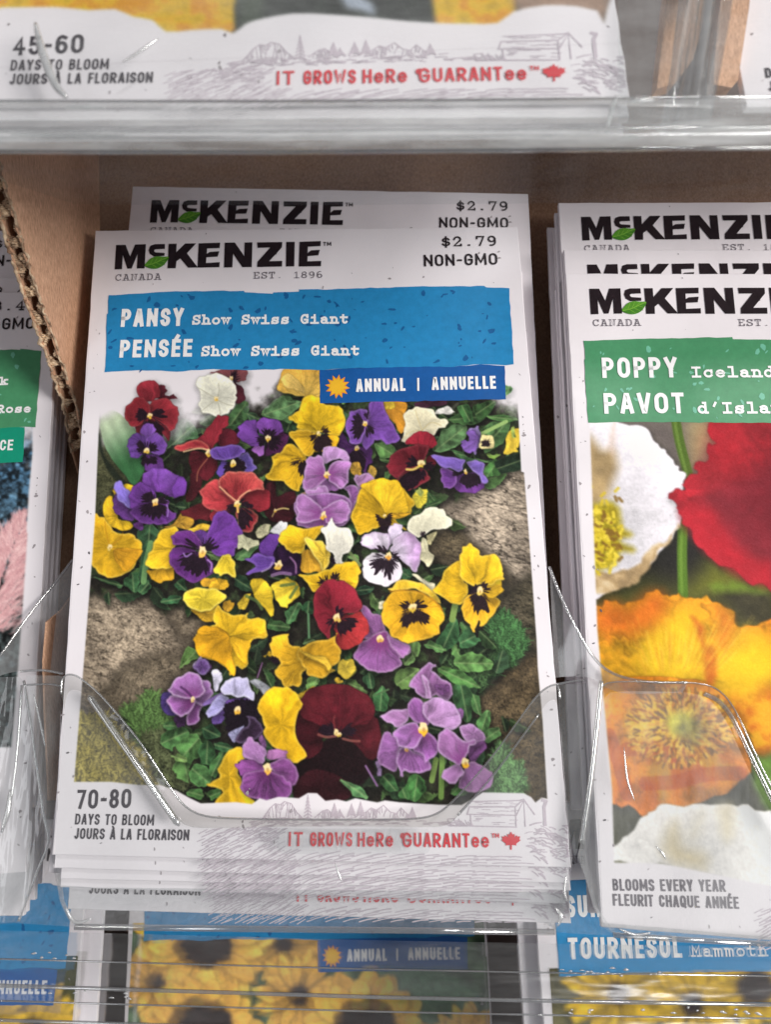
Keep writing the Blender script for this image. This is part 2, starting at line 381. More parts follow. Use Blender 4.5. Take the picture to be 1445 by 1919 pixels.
# the swash G of the guarantee line
CAPS['§'] = (.72, [E(.62, .62, .36, .38, 25, 180) + E(.62, .36, .36, .40, 180, 360) + [(.98, .46), (.62, .46)], E(.16, .82, .16, .16, -60, 250) + [(.3, .95), (.6, 1.02)]])
def M_(y, *xs): return [(x, y) for x in xs]
def bowl(cx, cy_, rx, ry): return ('c', E(cx, cy_, rx, ry, 0, 360, 20))
TYPE = {  # typewriter face, one cell wide
 'h': [M_(1.05, .02, .2) + [(.2, 0)], [(.2, .42)] + E(.5, .42, .3, .27, 170, 0) + [(.8, 0)], M_(0, .02, .4), M_(0, .62, 1)],
 'n': [M_(.68, .02, .2) + [(.2, 0)], [(.2, .42)] + E(.5, .42, .3, .27, 170, 0) + [(.8, 0)], M_(0, .02, .4), M_(0, .62, 1)],
 'o': [bowl(.5, .34, .4, .34)],
 'w': [[(.1, .68), (.28, 0), (.5, .56), (.72, 0), (.9, .68)], M_(.68, -.04, .28), M_(.68, .72, 1.04)],
 'i': [M_(.68, .14, .52) + [(.52, 0)], M_(0, .08, .95), [(.5, .93), (.5, .97)]],
 's': [E(.5, .51, .33, .165, 15, 215) + E(.5, .17, .36, .17, 35, -165), [(.84, .5), (.84, .68)], [(.13, .02), (.13, .2)]],
 'a': [[(.16, .57)] + E(.47, .46, .29, .22, 130, 0) + [(.76, .02), (.98, .0)], bowl(.44, .2, .32, .2)],
 't': [[(.36, .95), (.36, .22)] + E(.6, .22, .24, .21, 180, 330), M_(.68, .06, .84)],
 'c': [E(.5, .34, .4, .34, 35, 325), [(.84, .44), (.84, .68)]],
 'e': [[(.1, .36), (.9, .36)] + E(.5, .34, .4, .34, 3, 318)],
 'l': [M_(1.05, .14, .52) + [(.52, 0)], M_(0, .08, .95)],
 'd': [bowl(.44, .34, .36, .34), M_(1.05, .58, .8) + [(.8, 0), (1, 0)]],
 'k': [M_(1.05, .02, .22) + [(.22, 0)], M_(0, .02, .42), [(.82, .68), (.24, .28)], [(.44, .4), (.86, 0)], M_(.68, .62, 1), M_(0, .66, 1.02)],
 "'": [[(.6, 1.05), (.42, .72)]],
 '.': [[(.46, .04), (.54, .04)]],
 '$': [E(.5, .66, .34, .2, 15, 215) + E(.5, .27, .38, .21, 35, -165), [(.5, 1.05), (.5, -.12)]],
 'S': [E(.5, .75, .36, .24, 15, 215) + E(.5, .25, .4, .25, 35, -165), [(.88, .74), (.88, 1)], [(.1, 0), (.1, .28)]],
 'G': [E(.5, .5, .42, .5, 40, 330) + [(.86, .42), (.52, .42)], [(.86, .42), (.86, .1)], [(.84, .74), (.84, 1)]],
 'I': [M_(1, .12, .88), M_(0, .12, .88), [(.5, 1), (.5, 0)]],
 'R': [[(.22, 0), (.22, 1), (.5, 1)] + E(.54, .75, .3, .25, 90, -90) + [(.22, .5)], [(.5, .48), (.85, 0), (1.02, 0)], M_(0, .04, .44), M_(1, .04, .3)],
 'C': [E(.52, .5, .44, .5, 40, 320), [(.86, .7), (.86, 1)]],
 'A': [[(.14, 0), (.45, 1), (.56, 1), (.86, 0)], M_(.33, .26, .75), M_(0, -.04, .34), M_(0, .66, 1.04), M_(1, .25, .5)],
 'N': [[(.18, 0), (.18, 1), (.82, 0), (.82, 1)], M_(0, .02, .38), M_(1, .02, .25), M_(1, .62, 1)],
 'D': [('c', [(.2, 0), (.2, 1), (.42, 1)] + E(.44, .6, .46, .4, 90, 0) + E(.44, .4, .46, .4, 0, -90)), M_(0, .04, .3), M_(1, .04, .3)],
 'E': [[(.22, 0), (.22, 1)], [(.04, 1), (.88, 1), (.88, .76)], [(.04, 0), (.9, 0), (.9, .26)], M_(.52, .22, .62)],
 'T': [[(.08, .74), (.08, 1), (.92, 1), (.92, .74)], [(.5, 1), (.5, 0)], M_(0, .26, .74)],
 '1': [[(.24, .84), (.52, 1), (.52, 0)], M_(0, .14, .9)],
 '2': [[(.14, .74)] + E(.5, .72, .34, .28, 165, -20) + [(.12, 0), (.9, 0), (.9, .14)]],
 '3': [[(.16, .9)] + E(.46, .76, .34, .24, 130, -80) + E(.46, .28, .4, .28, 85, -150)],
 '4': [[(.68, 0), (.68, 1), (.08, .3), (.95, .3)], M_(0, .5, .9)],
 '6': [E(.56, .6, .42, .42, 75, 180) + E(.52, .3, .36, .3, 180, 540)],
 '7': [[(.1, .78), (.1, 1), (.88, 1), (.42, 0)]],
 '8': [bowl(.5, .76, .32, .24), bowl(.5, .26, .38, .26)],
 '9': [E(.44, .4, .42, .42, -105, 0) + E(.48, .7, .36, .3, 0, 360)],
 'M': [[(.12, 0), (.12, 1), (.5, .35), (.88, 1), (.88, 0)], M_(0, 0, .3), M_(0, .7, 1)],
 'm': [M_(.68, .0, .12) + [(.12, 0)], [(.12, .45)] + E(.31, .48, .19, .2, 170, 0) + [(.5, 0)], [(.5, .45)] + E(.69, .48, .19, .2, 170, 0) + [(.88, 0)]],
 ' ': [], ':': [],
}
def text(sh, st, fr, p0, p1, cap_px, face='C', sw=.16, wobble=0.0):
    """write st from traced baseline point p0 to p1 (picture px); cap_px is the capital height in px"""
    a, b_ = fr.trace([p0, p1])[:, :2]; d = b_ - a; L = np.linalg.norm(d); d /= L; up = np.array([d[1], -d[0]])
    cap = cap_px * L / math.dist(p0, p1)
    rnd = random.Random(st)
    adv = []; x = 0
    for ch in st:
        w = CAPS[ch][0] if face == 'C' else .80
        adv.append((x, w)); x += w + (.125 if face == 'C' else .24)
    x -= (.125 if face == 'C' else .24)
    k = L / x                        # mm per unit along the line
    swm = sw * cap
    for ch, (x0, w) in zip(st, adv):
        for stroke in (CAPS[ch][1] if face == 'C' else TYPE[ch]):
            cl = False
            if isinstance(stroke, tuple): cl, stroke = True, stroke[1]
            q = []
            for (u, v) in stroke:
                if face == 'C':
                    X = x0 * k + swm / 2 + u * max(w * k - swm, 0); Y = swm / 2 + v * (cap - swm)
                else:
                    X = (x0 + u * w) * k; Y = swm / 2 + v * (cap - swm)
                q.append(a + d * X + up * Y)
            sh.ribbon(q, swm, cl)

# ------------------------------------------------------------------ a small painter for the printed pictures
RNG = np.random.default_rng(7)
_LAT = RNG.random((256, 256))
def vnoise(x, y):
    xi = np.floor(x).astype(int); yi = np.floor(y).astype(int); fx = x - xi; fy = y - yi
    fx = fx * fx * (3 - 2 * fx); fy = fy * fy * (3 - 2 * fy)
    g = lambda a, b_: _LAT[a % 256, b_ % 256]
    return (g(xi, yi) * (1 - fx) + g(xi + 1, yi) * fx) * (1 - fy) + (g(xi, yi + 1) * (1 - fx) + g(xi + 1, yi + 1) * fx) * fy
def fbm(x, y, scale, oct=4, seed=0, gain=.5):
    t = 0; a = 1; s = 0
    for i in range(oct):
        t = t + a * vnoise(x * scale + seed * 17.3 + i * 31.7, y * scale + seed * 9.1 + i * 11.9); s += a; a *= gain; scale *= 2.03
    return t / s
def sstep(a, b_, x):
    t = np.clip((x - a) / (b_ - a), 0, 1); return t * t * (3 - 2 * t)
def C3(c): return np.asarray(c, float)

CROPS = {'a': (150, 680, 3.6125), 'b': (470, 680, 4.817), 'c': (700, 680, 4.817), 'd': (150, 950, 4.129), 'e': (430, 950, 4.129),
         'f': (660, 950, 4.129), 'g': (130, 1230, 3.211), 'h': (480, 1230, 2.58), 'p': (0, 0, 1.0),
         'q': (1045, 780, 3.6125), 'r': (1045, 1100, 3.6125), 's': (1045, 1450, 3.6125), 'l': (0, 850, 3.84), 't': (0, 0, 2.0)}
class Canvas:
    def __init__(s, fr, x0, y0, x1, y1, d, bg=(219, 214, 218)):
        s.fr = fr; s.d = d; s.nx = int((x1 - x0) / d) + 1; s.ny = int((y1 - y0) / d) + 1
        s.xs = x0 + np.arange(s.nx) * d; s.ys = y0 + np.arange(s.ny) * d
        s.a = np.empty((s.ny, s.nx, 3)); s.a[:] = bg; s.soft = 0.8; s.press = .65
        s.seed = 0
    def tr(s, crop, pts):
        ox, oy, k = CROPS[crop]; p = np.asarray(pts, float)
        return s.fr.trace(np.stack([ox + p[:, 0] / k, oy + p[:, 1] / k], 1))[:, :2]
    def win(s, P_, pad):
        i0 = max(int((P_[:, 0].min() - pad - s.xs[0]) / s.d), 0); i1 = min(int((P_[:, 0].max() + pad - s.xs[0]) / s.d) + 2, s.nx)
        j0 = max(int((P_[:, 1].min() - pad - s.ys[0]) / s.d), 0); j1 = min(int((P_[:, 1].max() + pad - s.ys[0]) / s.d) + 2, s.ny)
        if i1 <= i0 or j1 <= j0: return None
        X, Y = np.meshgrid(s.xs[i0:i1], s.ys[j0:j1])
        return (slice(j0, j1), slice(i0, i1)), X, Y
    def sdf(s, P_, X, Y):
        ins = np.zeros(X.shape, bool); dd = np.full(X.shape, 1e9)
        n = len(P_)
        for i in range(n):
            ax, ay = P_[i]; bx, by = P_[(i + 1) % n]
            ex, ey = bx - ax, by - ay
            t = np.clip(((X - ax) * ex + (Y - ay) * ey) / (ex * ex + ey * ey + 1e-12), 0, 1)
            dd = np.minimum(dd, (X - ax - t * ex) ** 2 + (Y - ay - t * ey) ** 2)
            if ay != by:
                ins ^= ((ay > Y) != (by > Y)) & (X < ex * (Y - ay) / (by - ay) + ax)
        return np.where(ins, 1, -1) * np.sqrt(dd)
    def put(s, sl, m, col):
        s.a[sl] = s.a[sl] * (1 - m[..., None]) + col * m[..., None]
    def outline(s, crop, pts, sub=4, ruffle=.12):
        P_ = s.tr(crop, pts); P_ = spline(P_, sub, True) if sub > 1 else P_
        if ruffle:
            s.seed += 1; n = len(P_); k = np.arange(n)
            r = RNG.normal(0, 1, n); r = (r + np.roll(r, 1)) / 1.4
            t = np.roll(P_, -1, 0) - np.roll(P_, 1, 0); t /= np.linalg.norm(t, axis=1)[:, None] + 1e-9
            P_ = P_ + np.stack([t[:, 1], -t[:, 0]], 1) * (r * ruffle)[:, None]
        return P_
    def shade(s, P_, amt=.5, blur=1.2, off=(.25, .55)):
        Q = P_ + np.array(off); w = s.win(Q, blur)
        if w is None: return
        sl, X, Y = w; m = sstep(-blur, blur * .6, s.sdf(Q, X, Y)) * amt
        s.a[sl] *= (1 - m[..., None])
    def fill(s, crop, pts, col, sub=4, ruffle=.12, soft=None, alpha=1.0, tex=.10, tscale=.9, col2=None):
        P_ = s.outline(crop, pts, sub, ruffle); w = s.win(P_, 1.5 if soft is None else soft * 2)
        if w is None: return
        sl, X, Y = w; q = s.sdf(P_, X, Y); sf = s.d * s.soft if soft is None else soft
        m = sstep(-sf, sf, q) * alpha; s.seed += 1
        f = fbm(X, Y, tscale, 4, s.seed)
        c = C3(col) * (1 + (f[..., None] - .5) * 2 * tex)
        if col2 is not None:
            g = sstep(.35, .65, f)[..., None]; c = c * (1 - g) + C3(col2) * g
        s.put(sl, m, c)
    def petal(s, crop, pts, col, cen=None, rim=None, vein=.25, dark=None, sh=.34, ruffle=.14, tip=None, tex=.16):
        """one petal: cast print shadow, base tone, fine radial veins, a pale rim"""
        P_ = s.outline(crop, pts, 4, ruffle)
        if sh: s.shade(P_, sh)
        w = s.win(P_, .6)
        if w is None: return
        sl, X, Y = w; q = s.sdf(P_, X, Y); m = sstep(-s.d * s.soft, s.d * s.soft, q)
        col = C3(col); s.seed += 1; sd = s.seed
        c0 = s.tr(crop, [cen])[0] if cen is not None else P_.mean(0)
        dx = X - c0[0]; dy = Y - c0[1]; r = np.sqrt(dx * dx + dy * dy); th = np.arctan2(dy, dx)
        rm = np.sqrt(((P_ - c0) ** 2).sum(1)).max()
        t = np.clip(r / rm, 0, 1)
        low = fbm(X, Y, .38, 3, sd); hi = fbm(X, Y, 3.2, 3, sd + 3)
        wob = fbm(X, Y, .6, 2, sd + 5) * .35
        v = vnoise((th + wob) * 17 + sd, r * .25 + sd); v2 = vnoise((th + wob) * 42 + sd, r * .35)
        vv = (sstep(.50, .95, v) * .8 + sstep(.55, .95, v2) * .6) * (1 - .55 * t)
        lum = 1 + (low - .5) * 2 * tex * 1.5 + (hi - .5) * .16 - vein * vv
        fold = vnoise((th + wob * 2) * 3.3 + sd * 1.7, np.full_like(th, sd * 3.1))
        lum = lum + (fold - .5) * tex * 2.2
        lum = lum * (.84 + .22 * sstep(0, 1, t))
        c = col * lum[..., None]
        if tip is not None:
            g = sstep(.35, 1.0, t + (low - .5) * .5)[..., None]; c = c * (1 - g) + C3(tip) * lum[..., None] * g
        if dark is not None:
            g = (1 - sstep(.1, .55, t + (v - .5) * .3))[..., None]; c = c * (1 - g) + C3(dark) * g
        if rim is not None:
            g = ((1 - sstep(.05, .55, q)) * (.55 + .5 * hi))[..., None] * .75; c = c * (1 - g) + C3(rim) * g
        g = ((1 - sstep(.0, .22, q)) * .25)[..., None]; c = c * (1 - g)
        s.put(sl, m, np.clip(c, 0, 250))
    def blotch(s, crop, pts, cen=None, col=(24, 12, 22), feather=.55, sub=4):
        P_ = s.outline(crop, pts, sub, .05); w = s.win(P_, 1.6)
        if w is None: return
        sl, X, Y = w; q = s.sdf(P_, X, Y); s.seed += 1
        c0 = s.tr(crop, [cen])[0] if cen is not None else P_.mean(0)
        th = np.arctan2(Y - c0[1], X - c0[0])
        ray = vnoise(th * 13 + s.seed, np.full_like(th, s.seed * 1.3)) - .42
        q = q + ray * feather * 2
        m = sstep(-s.d * .8, s.d * 1.4, q) * .96
        s.put(sl, m, C3(col) * (1 + (fbm(X, Y, 2.5, 3, s.seed)[..., None] - .5) * .7))
    def eye(s, crop, p, r=.75, col=(228, 180, 50)):
        c = s.tr(crop, [p])[0]; th = np.linspace(0, 2 * math.pi, 12, endpoint=False)
        k = r * (1 + RNG.normal(0, .18, 12))
        P_ = c + np.stack([np.cos(th) * k * .8, np.sin(th) * k], 1); w = s.win(P_, .5)
        if w is None: return
        sl, X, Y = w; q = s.sdf(P_, X, Y); m = sstep(-s.d, s.d, q)
        g = sstep(-.2, .6, (Y - c[1]) / r)[..., None]
        s.put(sl, m, C3((240, 214, 150)) * (1 - g) + C3(col) * g)
        Q = P_ * .35 + (c + np.array([.1, .15])) * .65; q = s.sdf(Q, X, Y); s.put(sl, sstep(-s.d, s.d, q) * .45, C3((150, 90, 30)))
    def line(s, crop, pts, w, col, alpha=1.0, spl=True):
        P_ = s.tr(crop, pts); P_ = spline(P_, 5) if spl else P_
        ww = s.win(P_, w + .3)
        if ww is None: return
        sl, X, Y = ww; dd = np.full(X.shape, 1e9)
        for i in range(len(P_) - 1):
            a, b_ = P_[i], P_[i + 1]; e = b_ - a
            t = np.clip(((X - a[0]) * e[0] + (Y - a[1]) * e[1]) / (e @ e + 1e-12), 0, 1)
            dd = np.minimum(dd, (X - a[0] - t * e[0]) ** 2 + (Y - a[1] - t * e[1]) ** 2)
        s.put(sl, sstep(w / 2 + s.d * .6, w / 2 - s.d * .6, np.sqrt(dd)) * alpha, C3(col))
    def leaf_mm(s, c, ang, L, wd, col, lobes=3, sh=.45):
        n = 26; t = np.linspace(0, 1, n); prof = np.sin(math.pi * t ** .8) ** .8 * (1 + .16 * np.sin(t * math.pi * 2 * lobes))
        u = np.concatenate([t, t[::-1][1:-1]]) * L; v = np.concatenate([prof, -prof[::-1][1:-1]]) * wd / 2
        v = v + .12 * L * np.sin(u / L * 3) + RNG.normal(0, .09, len(u))
        P_ = np.stack([c[0] + u * math.cos(ang) - v * math.sin(ang), c[1] + u * math.sin(ang) + v * math.cos(ang)], 1)
        s.leaf_poly(P_, col, ang, c, sh)
    def leaf_poly(s, P_, col, ang, c, sh=.45):
        if sh: s.shade(P_, sh, .9, (.15, .4))
        w = s.win(P_, .5)
        if w is None: return
        sl, X, Y = w; q = s.sdf(P_, X, Y); m = sstep(-s.d * s.soft, s.d * s.soft, q); s.seed += 1
        dx = X - c[0]; dy = Y - c[1]; u = dx * math.cos(ang) + dy * math.sin(ang); v = -dx * math.sin(ang) + dy * math.cos(ang)
        side = vnoise((u - abs(v) * .8) * 1.7 + s.seed, np.sign(v) * 3 + s.seed)
        lum = .72 + 1.0 * (fbm(X, Y, .8, 4, s.seed) - .38) + (side - .5) * .42 + np.where(v > 0, .08, -.10)
        cc = C3(col) * lum[..., None]
        mid = np.exp(-(v / .13) ** 2)[..., None] * .45; cc = cc * (1 - mid) + C3((150, 172, 110)) * mid
        rimm = ((1 - sstep(0, .3, q)) * .3)[..., None]; cc = cc * (1 - rimm) + C3(col) * 1.5 * rimm
        s.put(sl, m, np.clip(cc, 0, 240))
    def leaf(s, crop, pts, col, ang=None, sh=.45):
        P_ = s.outline(crop, pts, 5, .13); c = P_.mean(0)
        if ang is None:
            u = np.linalg.svd(P_ - c)[2][0]; ang = math.atan2(u[1], u[0])
        s.leaf_poly(P_, col, ang, c, sh)
    def build(s, name, parent, z=-.03):
        X, Y = np.meshgrid(s.xs, s.ys); n = s.nx * s.ny
        k = s.press                                      # offset print: a little ink spread, weak blacks, fine grain
        p = np.pad(s.a, ((1, 1), (1, 1), (0, 0)), 'edge')
        sm = (p[:-2, 1:-1] + p[2:, 1:-1] + p[1:-1, :-2] + p[1:-1, 2:]) / 4
        s.a = s.a * (1 - k) + sm * k
        g = s.a.mean(2, keepdims=True); w = (s.a.min(2, keepdims=True) < 200); s.a = np.where(w, g + (s.a - g) * .90, s.a); s.a = np.where(w, s.a * .95 + 9 + RNG.normal(0, 3.2, s.a.shape[:2])[..., None], s.a)
        v = base(np.stack([X.ravel(), Y.ravel(), np.full(n, z)], 1)).astype(np.float32)
        idx = np.arange(n).reshape(s.ny, s.nx)
        fq = np.stack([idx[:-1, :-1], idx[1:, :-1], idx[1:, 1:], idx[:-1, 1:]], -1).reshape(-1, 4).astype(np.int32)
        # wound to look towards the viewer (-z); only what lies on the paper is kept
        ins = s.sdf(QUAD, X, Y).ravel() > .25
        fq = fq[ins[fq].all(1)]; used = np.unique(fq); mp = np.full(n, -1, np.int32); mp[used] = np.arange(len(used)); fq = mp[fq]; v = v[used]; n = len(used)
        me = bpy.data.meshes.new(name); me.vertices.add(n); me.vertices.foreach_set('co', v.ravel())
        me.loops.add(fq.size); me.loops.foreach_set('vertex_index', fq.ravel())
        me.polygons.add(len(fq)); me.polygons.foreach_set('loop_start', np.arange(0, fq.size, 4, dtype=np.int32))
        try: me.polygons.foreach_set('loop_total', np.full(len(fq), 4, dtype=np.int32))
        except Exception: pass
        me.update(calc_edges=True)
        at = me.color_attributes.new('Col', 'FLOAT_COLOR', 'POINT')
        c = np.ones((n, 4), np.float32); c[:, :3] = np.minimum(lin(np.clip(s.a.reshape(-1, 3)[used], 0, 255)) / INK_E, .9)
        at.data.foreach_set('color', c.ravel())
        me.materials.append(PIC)
        o = bpy.data.objects.new(name, me); COL.objects.link(o)
        if parent: o.parent = parent
        return o
# ------------------------------------------------------------------ the pansy picture
RED, MAR, PUR, PURB = (134, 32, 44), (72, 18, 28), (98, 50, 140), (110, 78, 170)
YEL, ORA, WHT, LIL = (236, 184, 22), (222, 150, 18), (228, 225, 205), (160, 102, 166)
LRIM, MAGE = (204, 172, 214), (132, 62, 132)

def paint_pansies():
    c = Canvas(MAIN, -42.5, 23.5, 42.5, 109.5, .115)
    X, Y = np.meshgrid(c.xs, c.ys)
    # --- soil, moss and rock behind
    soil = C3((30, 27, 22)) * (.4 + 1.3 * fbm(X, Y, 1.6, 5, 2)[..., None])
    g = sstep(.50, .72, fbm(X, Y, .5, 4, 5))[..., None]; soil = soil * (1 - g) + C3((44, 58, 32)) * (.4 + 1.2 * fbm(X, Y, 2.2, 4, 6)[..., None]) * g
    bg = np.zeros_like(c.a); bg[:] = soil
    c.a[:] = bg
    def rock(crop, pts, col, lo, seed, sc=1.1, lum=1.0, ang=0.0, soft=.8, stretch=1.0):
        P_ = c.outline(crop, pts, 5, .25); w = c.win(P_, soft * 2); sl, x, y = w; q = c.sdf(P_, x, y)
        ca, sa = math.cos(ang), math.sin(ang); u = (x * ca + y * sa) / stretch; v = -x * sa + y * ca
        wx = fbm(u, v, .9, 3, seed + 9) * 2.4
        f = fbm(u + wx, v + wx * .6, sc, 5, seed, .62); fine = fbm(u, v, 4.2, 3, seed + 1)
        ridge = 1 - np.abs(fbm(u + wx, v, sc * 1.3, 4, seed + 2, .6) - .5) * 6.0
        k = .22 + 1.15 * f + .95 * (fine - .5) + .5 * (fbm(u, v, 9.0, 2, seed + 4) - .5) - .5 * sstep(.66, .98, ridge)
        dome = np.clip(q / 9.0, 0, 1); gy = (y - P_[:, 1].min()) / max(np.ptp(P_[:, 1]), 1)
        k *= (sstep(-.2, 3.0, q) * .35 + .72) * (1.20 - .55 * gy) * (.62 + .50 * dome)
        c.shade(P_, .45, 1.6, (.1, .5))
        cc = C3(lo) + (C3(col) - C3(lo)) * np.clip(k, 0, 1.3)[..., None] * lum
        c.put(sl, sstep(-soft, soft, q), np.clip(cc, 0, 235))
    # moss and grit along the left border
    rock('a', [(120, 430), (170, 520), (260, 700), (340, 830), (240, 1010), (160, 1040), (60, 1050), (60, 400)], (104, 104, 68), (26, 28, 16), 11, 1.6)
    # right-hand rock
    rock('f', [(700, -120), (800, -40), (1000, -300), (1400, -330), (1500, 500), (1500, 1460), (1300, 1460), (1180, 1000), (1000, 700), (860, 560), (640, 300)], (178, 160, 138), (50, 43, 36), 21, .42, 1.0, .35, stretch=2.4)
    rock('f', [(980, 560), (1160, 640), (1500, 500), (1500, 1200), (1340, 1180), (1150, 1050), (1000, 800)], (96, 86, 66), (24, 22, 16), 24, 1.3, soft=1.6, ang=.3, stretch=2)
    rock('f', [(560, 330), (800, 140), (1000, 330), (1250, 560), (1000, 620), (820, 500)], (120, 104, 76), (40, 34, 26), 27, 1.2, soft=1.4, ang=.35, stretch=2)
    rock('f', [(1130, 1330), (1380, 1150), (1500, 1200), (1560, 2300), (1300, 2300), (1150, 1800)], (128, 104, 68), (30, 25, 18), 31, 1.0, ang=.5, stretch=1.6)
    rock('h', [(1090, 190), (1240, 120), (1380, 60), (1420, 700), (1250, 700), (1180, 480), (1090, 300)], (126, 104, 72), (34, 28, 20), 33, 1.1)
    # left-hand rock
    rock('d', [(20, 700), (130, 692), (220, 672), (350, 672), (490, 692), (590, 750), (660, 815), (790, 800), (880, 870), (970, 905), (900, 990), (870, 1080), (820, 1120), (790, 1210), (700, 1300), (640, 1370), (560, 1500), (-60, 1700), (-60, 760)], (178, 158, 132), (54, 46, 37), 41, .7, 1.0, .4, stretch=1.5)
    rock('d', [(690, 800), (800, 800), (960, 910), (890, 1010), (840, 1100), (760, 1010), (700, 900)], (164, 146, 120), (52, 44, 35), 43, 1.0)
    rock('g', [(330, 60), (560, -20), (760, 60), (600, 180), (560, 300), (420, 300), (300, 360), (180, 280), (240, 160)], (152, 134, 108), (50, 43, 34), 44, 1.0, soft=1.5)
    # moss, lower left
    def moss(crop, pts, col, col2, n, seed, ln=1.1):
        P_ = c.outline(crop, pts, 4, .4); w = c.win(P_, 1.5); sl, x, y = w; q = c.sdf(P_, x, y)
        c.put(sl, sstep(-.9, .5, q), C3(col2) * (.45 + 1.1 * fbm(x, y, 1.5, 4, seed)[..., None]))
        lo, hi = P_.min(0), P_.max(0); r = np.random.default_rng(seed); k = 0
        while k < n:
            p = lo + (hi - lo) * r.random(2)
            if c.sdf(P_, np.array([[p[0]]]), np.array([[p[1]]]))[0, 0] < 0: continue
            k += 1; a = r.normal(-1.6, .9); L = ln * (.5 + r.random()); e = p + L * np.array([math.cos(a), math.sin(a)])
            ii = int((p[0] - c.xs[0]) / c.d); jj = int((p[1] - c.ys[0]) / c.d)
            cc = C3(col) * (.45 + .95 * r.random()); m = max(2, int(L / c.d))
            for t in np.linspace(0, 1, m):
                px_, py_ = p + (e - p) * t
                i2 = int((px_ - c.xs[0]) / c.d); j2 = int((py_ - c.ys[0]) / c.d)
                if 0 <= i2 < c.nx - 1 and 0 <= j2 < c.ny - 1: c.a[j2, i2:i2 + 2] = c.a[j2, i2:i2 + 2] * .3 + cc * .7
    moss('g', [(10, 395), (120, 360), (250, 400), (330, 480), (420, 600), (500, 720), (520, 790), (10, 790)], (146, 132, 62), (66, 62, 30), 2600, 3)
    moss('g', [(320, 370), (400, 300), (480, 258), (560, 300), (610, 370), (600, 440), (560, 480), (480, 540), (430, 500), (380, 440)], (76, 108, 52), (34, 56, 28), 1700, 4)
    moss('g', [(440, 480), (620, 440), (720, 640), (720, 800), (560, 780), (500, 650)], (84, 92, 58), (22, 26, 18), 900, 5)
    moss('f', [(1020, 1010), (1120, 850), (1230, 870), (1300, 980), (1310, 1120), (1200, 1240), (1080, 1290), (1090, 1180), (1010, 1120)], (58, 104, 54), (24, 48, 26), 1700, 6)
    moss('f', [(700, 1080), (1000, 1080), (1100, 1250), (1000, 1440), (700, 1400)], (60, 92, 50), (20, 34, 20), 500, 16)
    moss('h', [(1140, 520), (1200, 470), (1290, 560), (1310, 640), (1240, 680), (1120, 680)], (92, 134, 78), (50, 82, 44), 900, 7)
    # --- random foliage between the flowers
    area = c.tr('p', [(250, 800), (420, 745), (600, 740), (760, 745), (930, 745), (960, 880), (860, 930), (800, 1050), (830, 1130), (930, 1190), (960, 1260), (960, 1330), (920, 1490), (620, 1500), (400, 1500), (330, 1400), (330, 1330), (420, 1270), (480, 1200), (400, 1130), (200, 1115), (180, 1080), (260, 1040), (230, 960), (300, 880)])
    r = np.random.default_rng(12); lo, hi = area.min(0), area.max(0); k = 0
    greens = [(52, 88, 44), (70, 108, 54), (44, 74, 44), (86, 122, 60), (38, 62, 38), (60, 98, 62)]
    while k < 430:
        p = lo + (hi - lo) * r.random(2)
        if c.sdf(area, np.array([[p[0]]]), np.array([[p[1]]]))[0, 0] < 0: continue
        k += 1; L = 2.0 + 3.6 * r.random() ** 1.5
        c.leaf_mm(p, r.random() * 6.28, L, L * (.34 + .25 * r.random()), C3(greens[k % 6]) * (.5 + .8 * r.random() * (.3 + k / 430)), int(1 + 3 * r.random()), .55)
    # dark hollows
    for cr, pts, al in [('a', [(620, 640), (760, 600), (760, 760), (660, 800), (600, 700)], .85), ('e', [(300, 1040), (330, 1000), (460, 1080), (500, 1250), (330, 1300), (180, 1270), (150, 1100)], .7),
                        ('b', [(720, 1160), (880, 1160), (880, 1290), (760, 1250)], .9), ('c', [(240, 1060), (560, 900), (720, 1120), (660, 1290), (400, 1130)], .8), ('g', [(930, 520), (1060, 480), (1040, 560), (950, 600)], .8),
                        ('h', [(180, 520), (590, 500), (570, 690), (200, 690)], .85), ('h', [(560, 180), (760, 110), (800, 210), (600, 330)], .65), ('a', [(560, 540), (660, 520), (740, 650), (640, 760), (560, 700)], .4),
                        ('d', [(300, 540), (560, 540), (820, 600), (820, 780), (640, 760), (500, 690), (300, 660)], .55), ('e', [(60, 700), (320, 760), (260, 860), (60, 830)], .7), ('e', [(560, 830), (660, 860), (760, 1000), (560, 1060)], .6)]:
        c.fill(cr, pts, (20, 20, 16), 4, .3, .9, al * .72, .4, 2)
    # clearer leaves
    GL = (74, 112, 58)
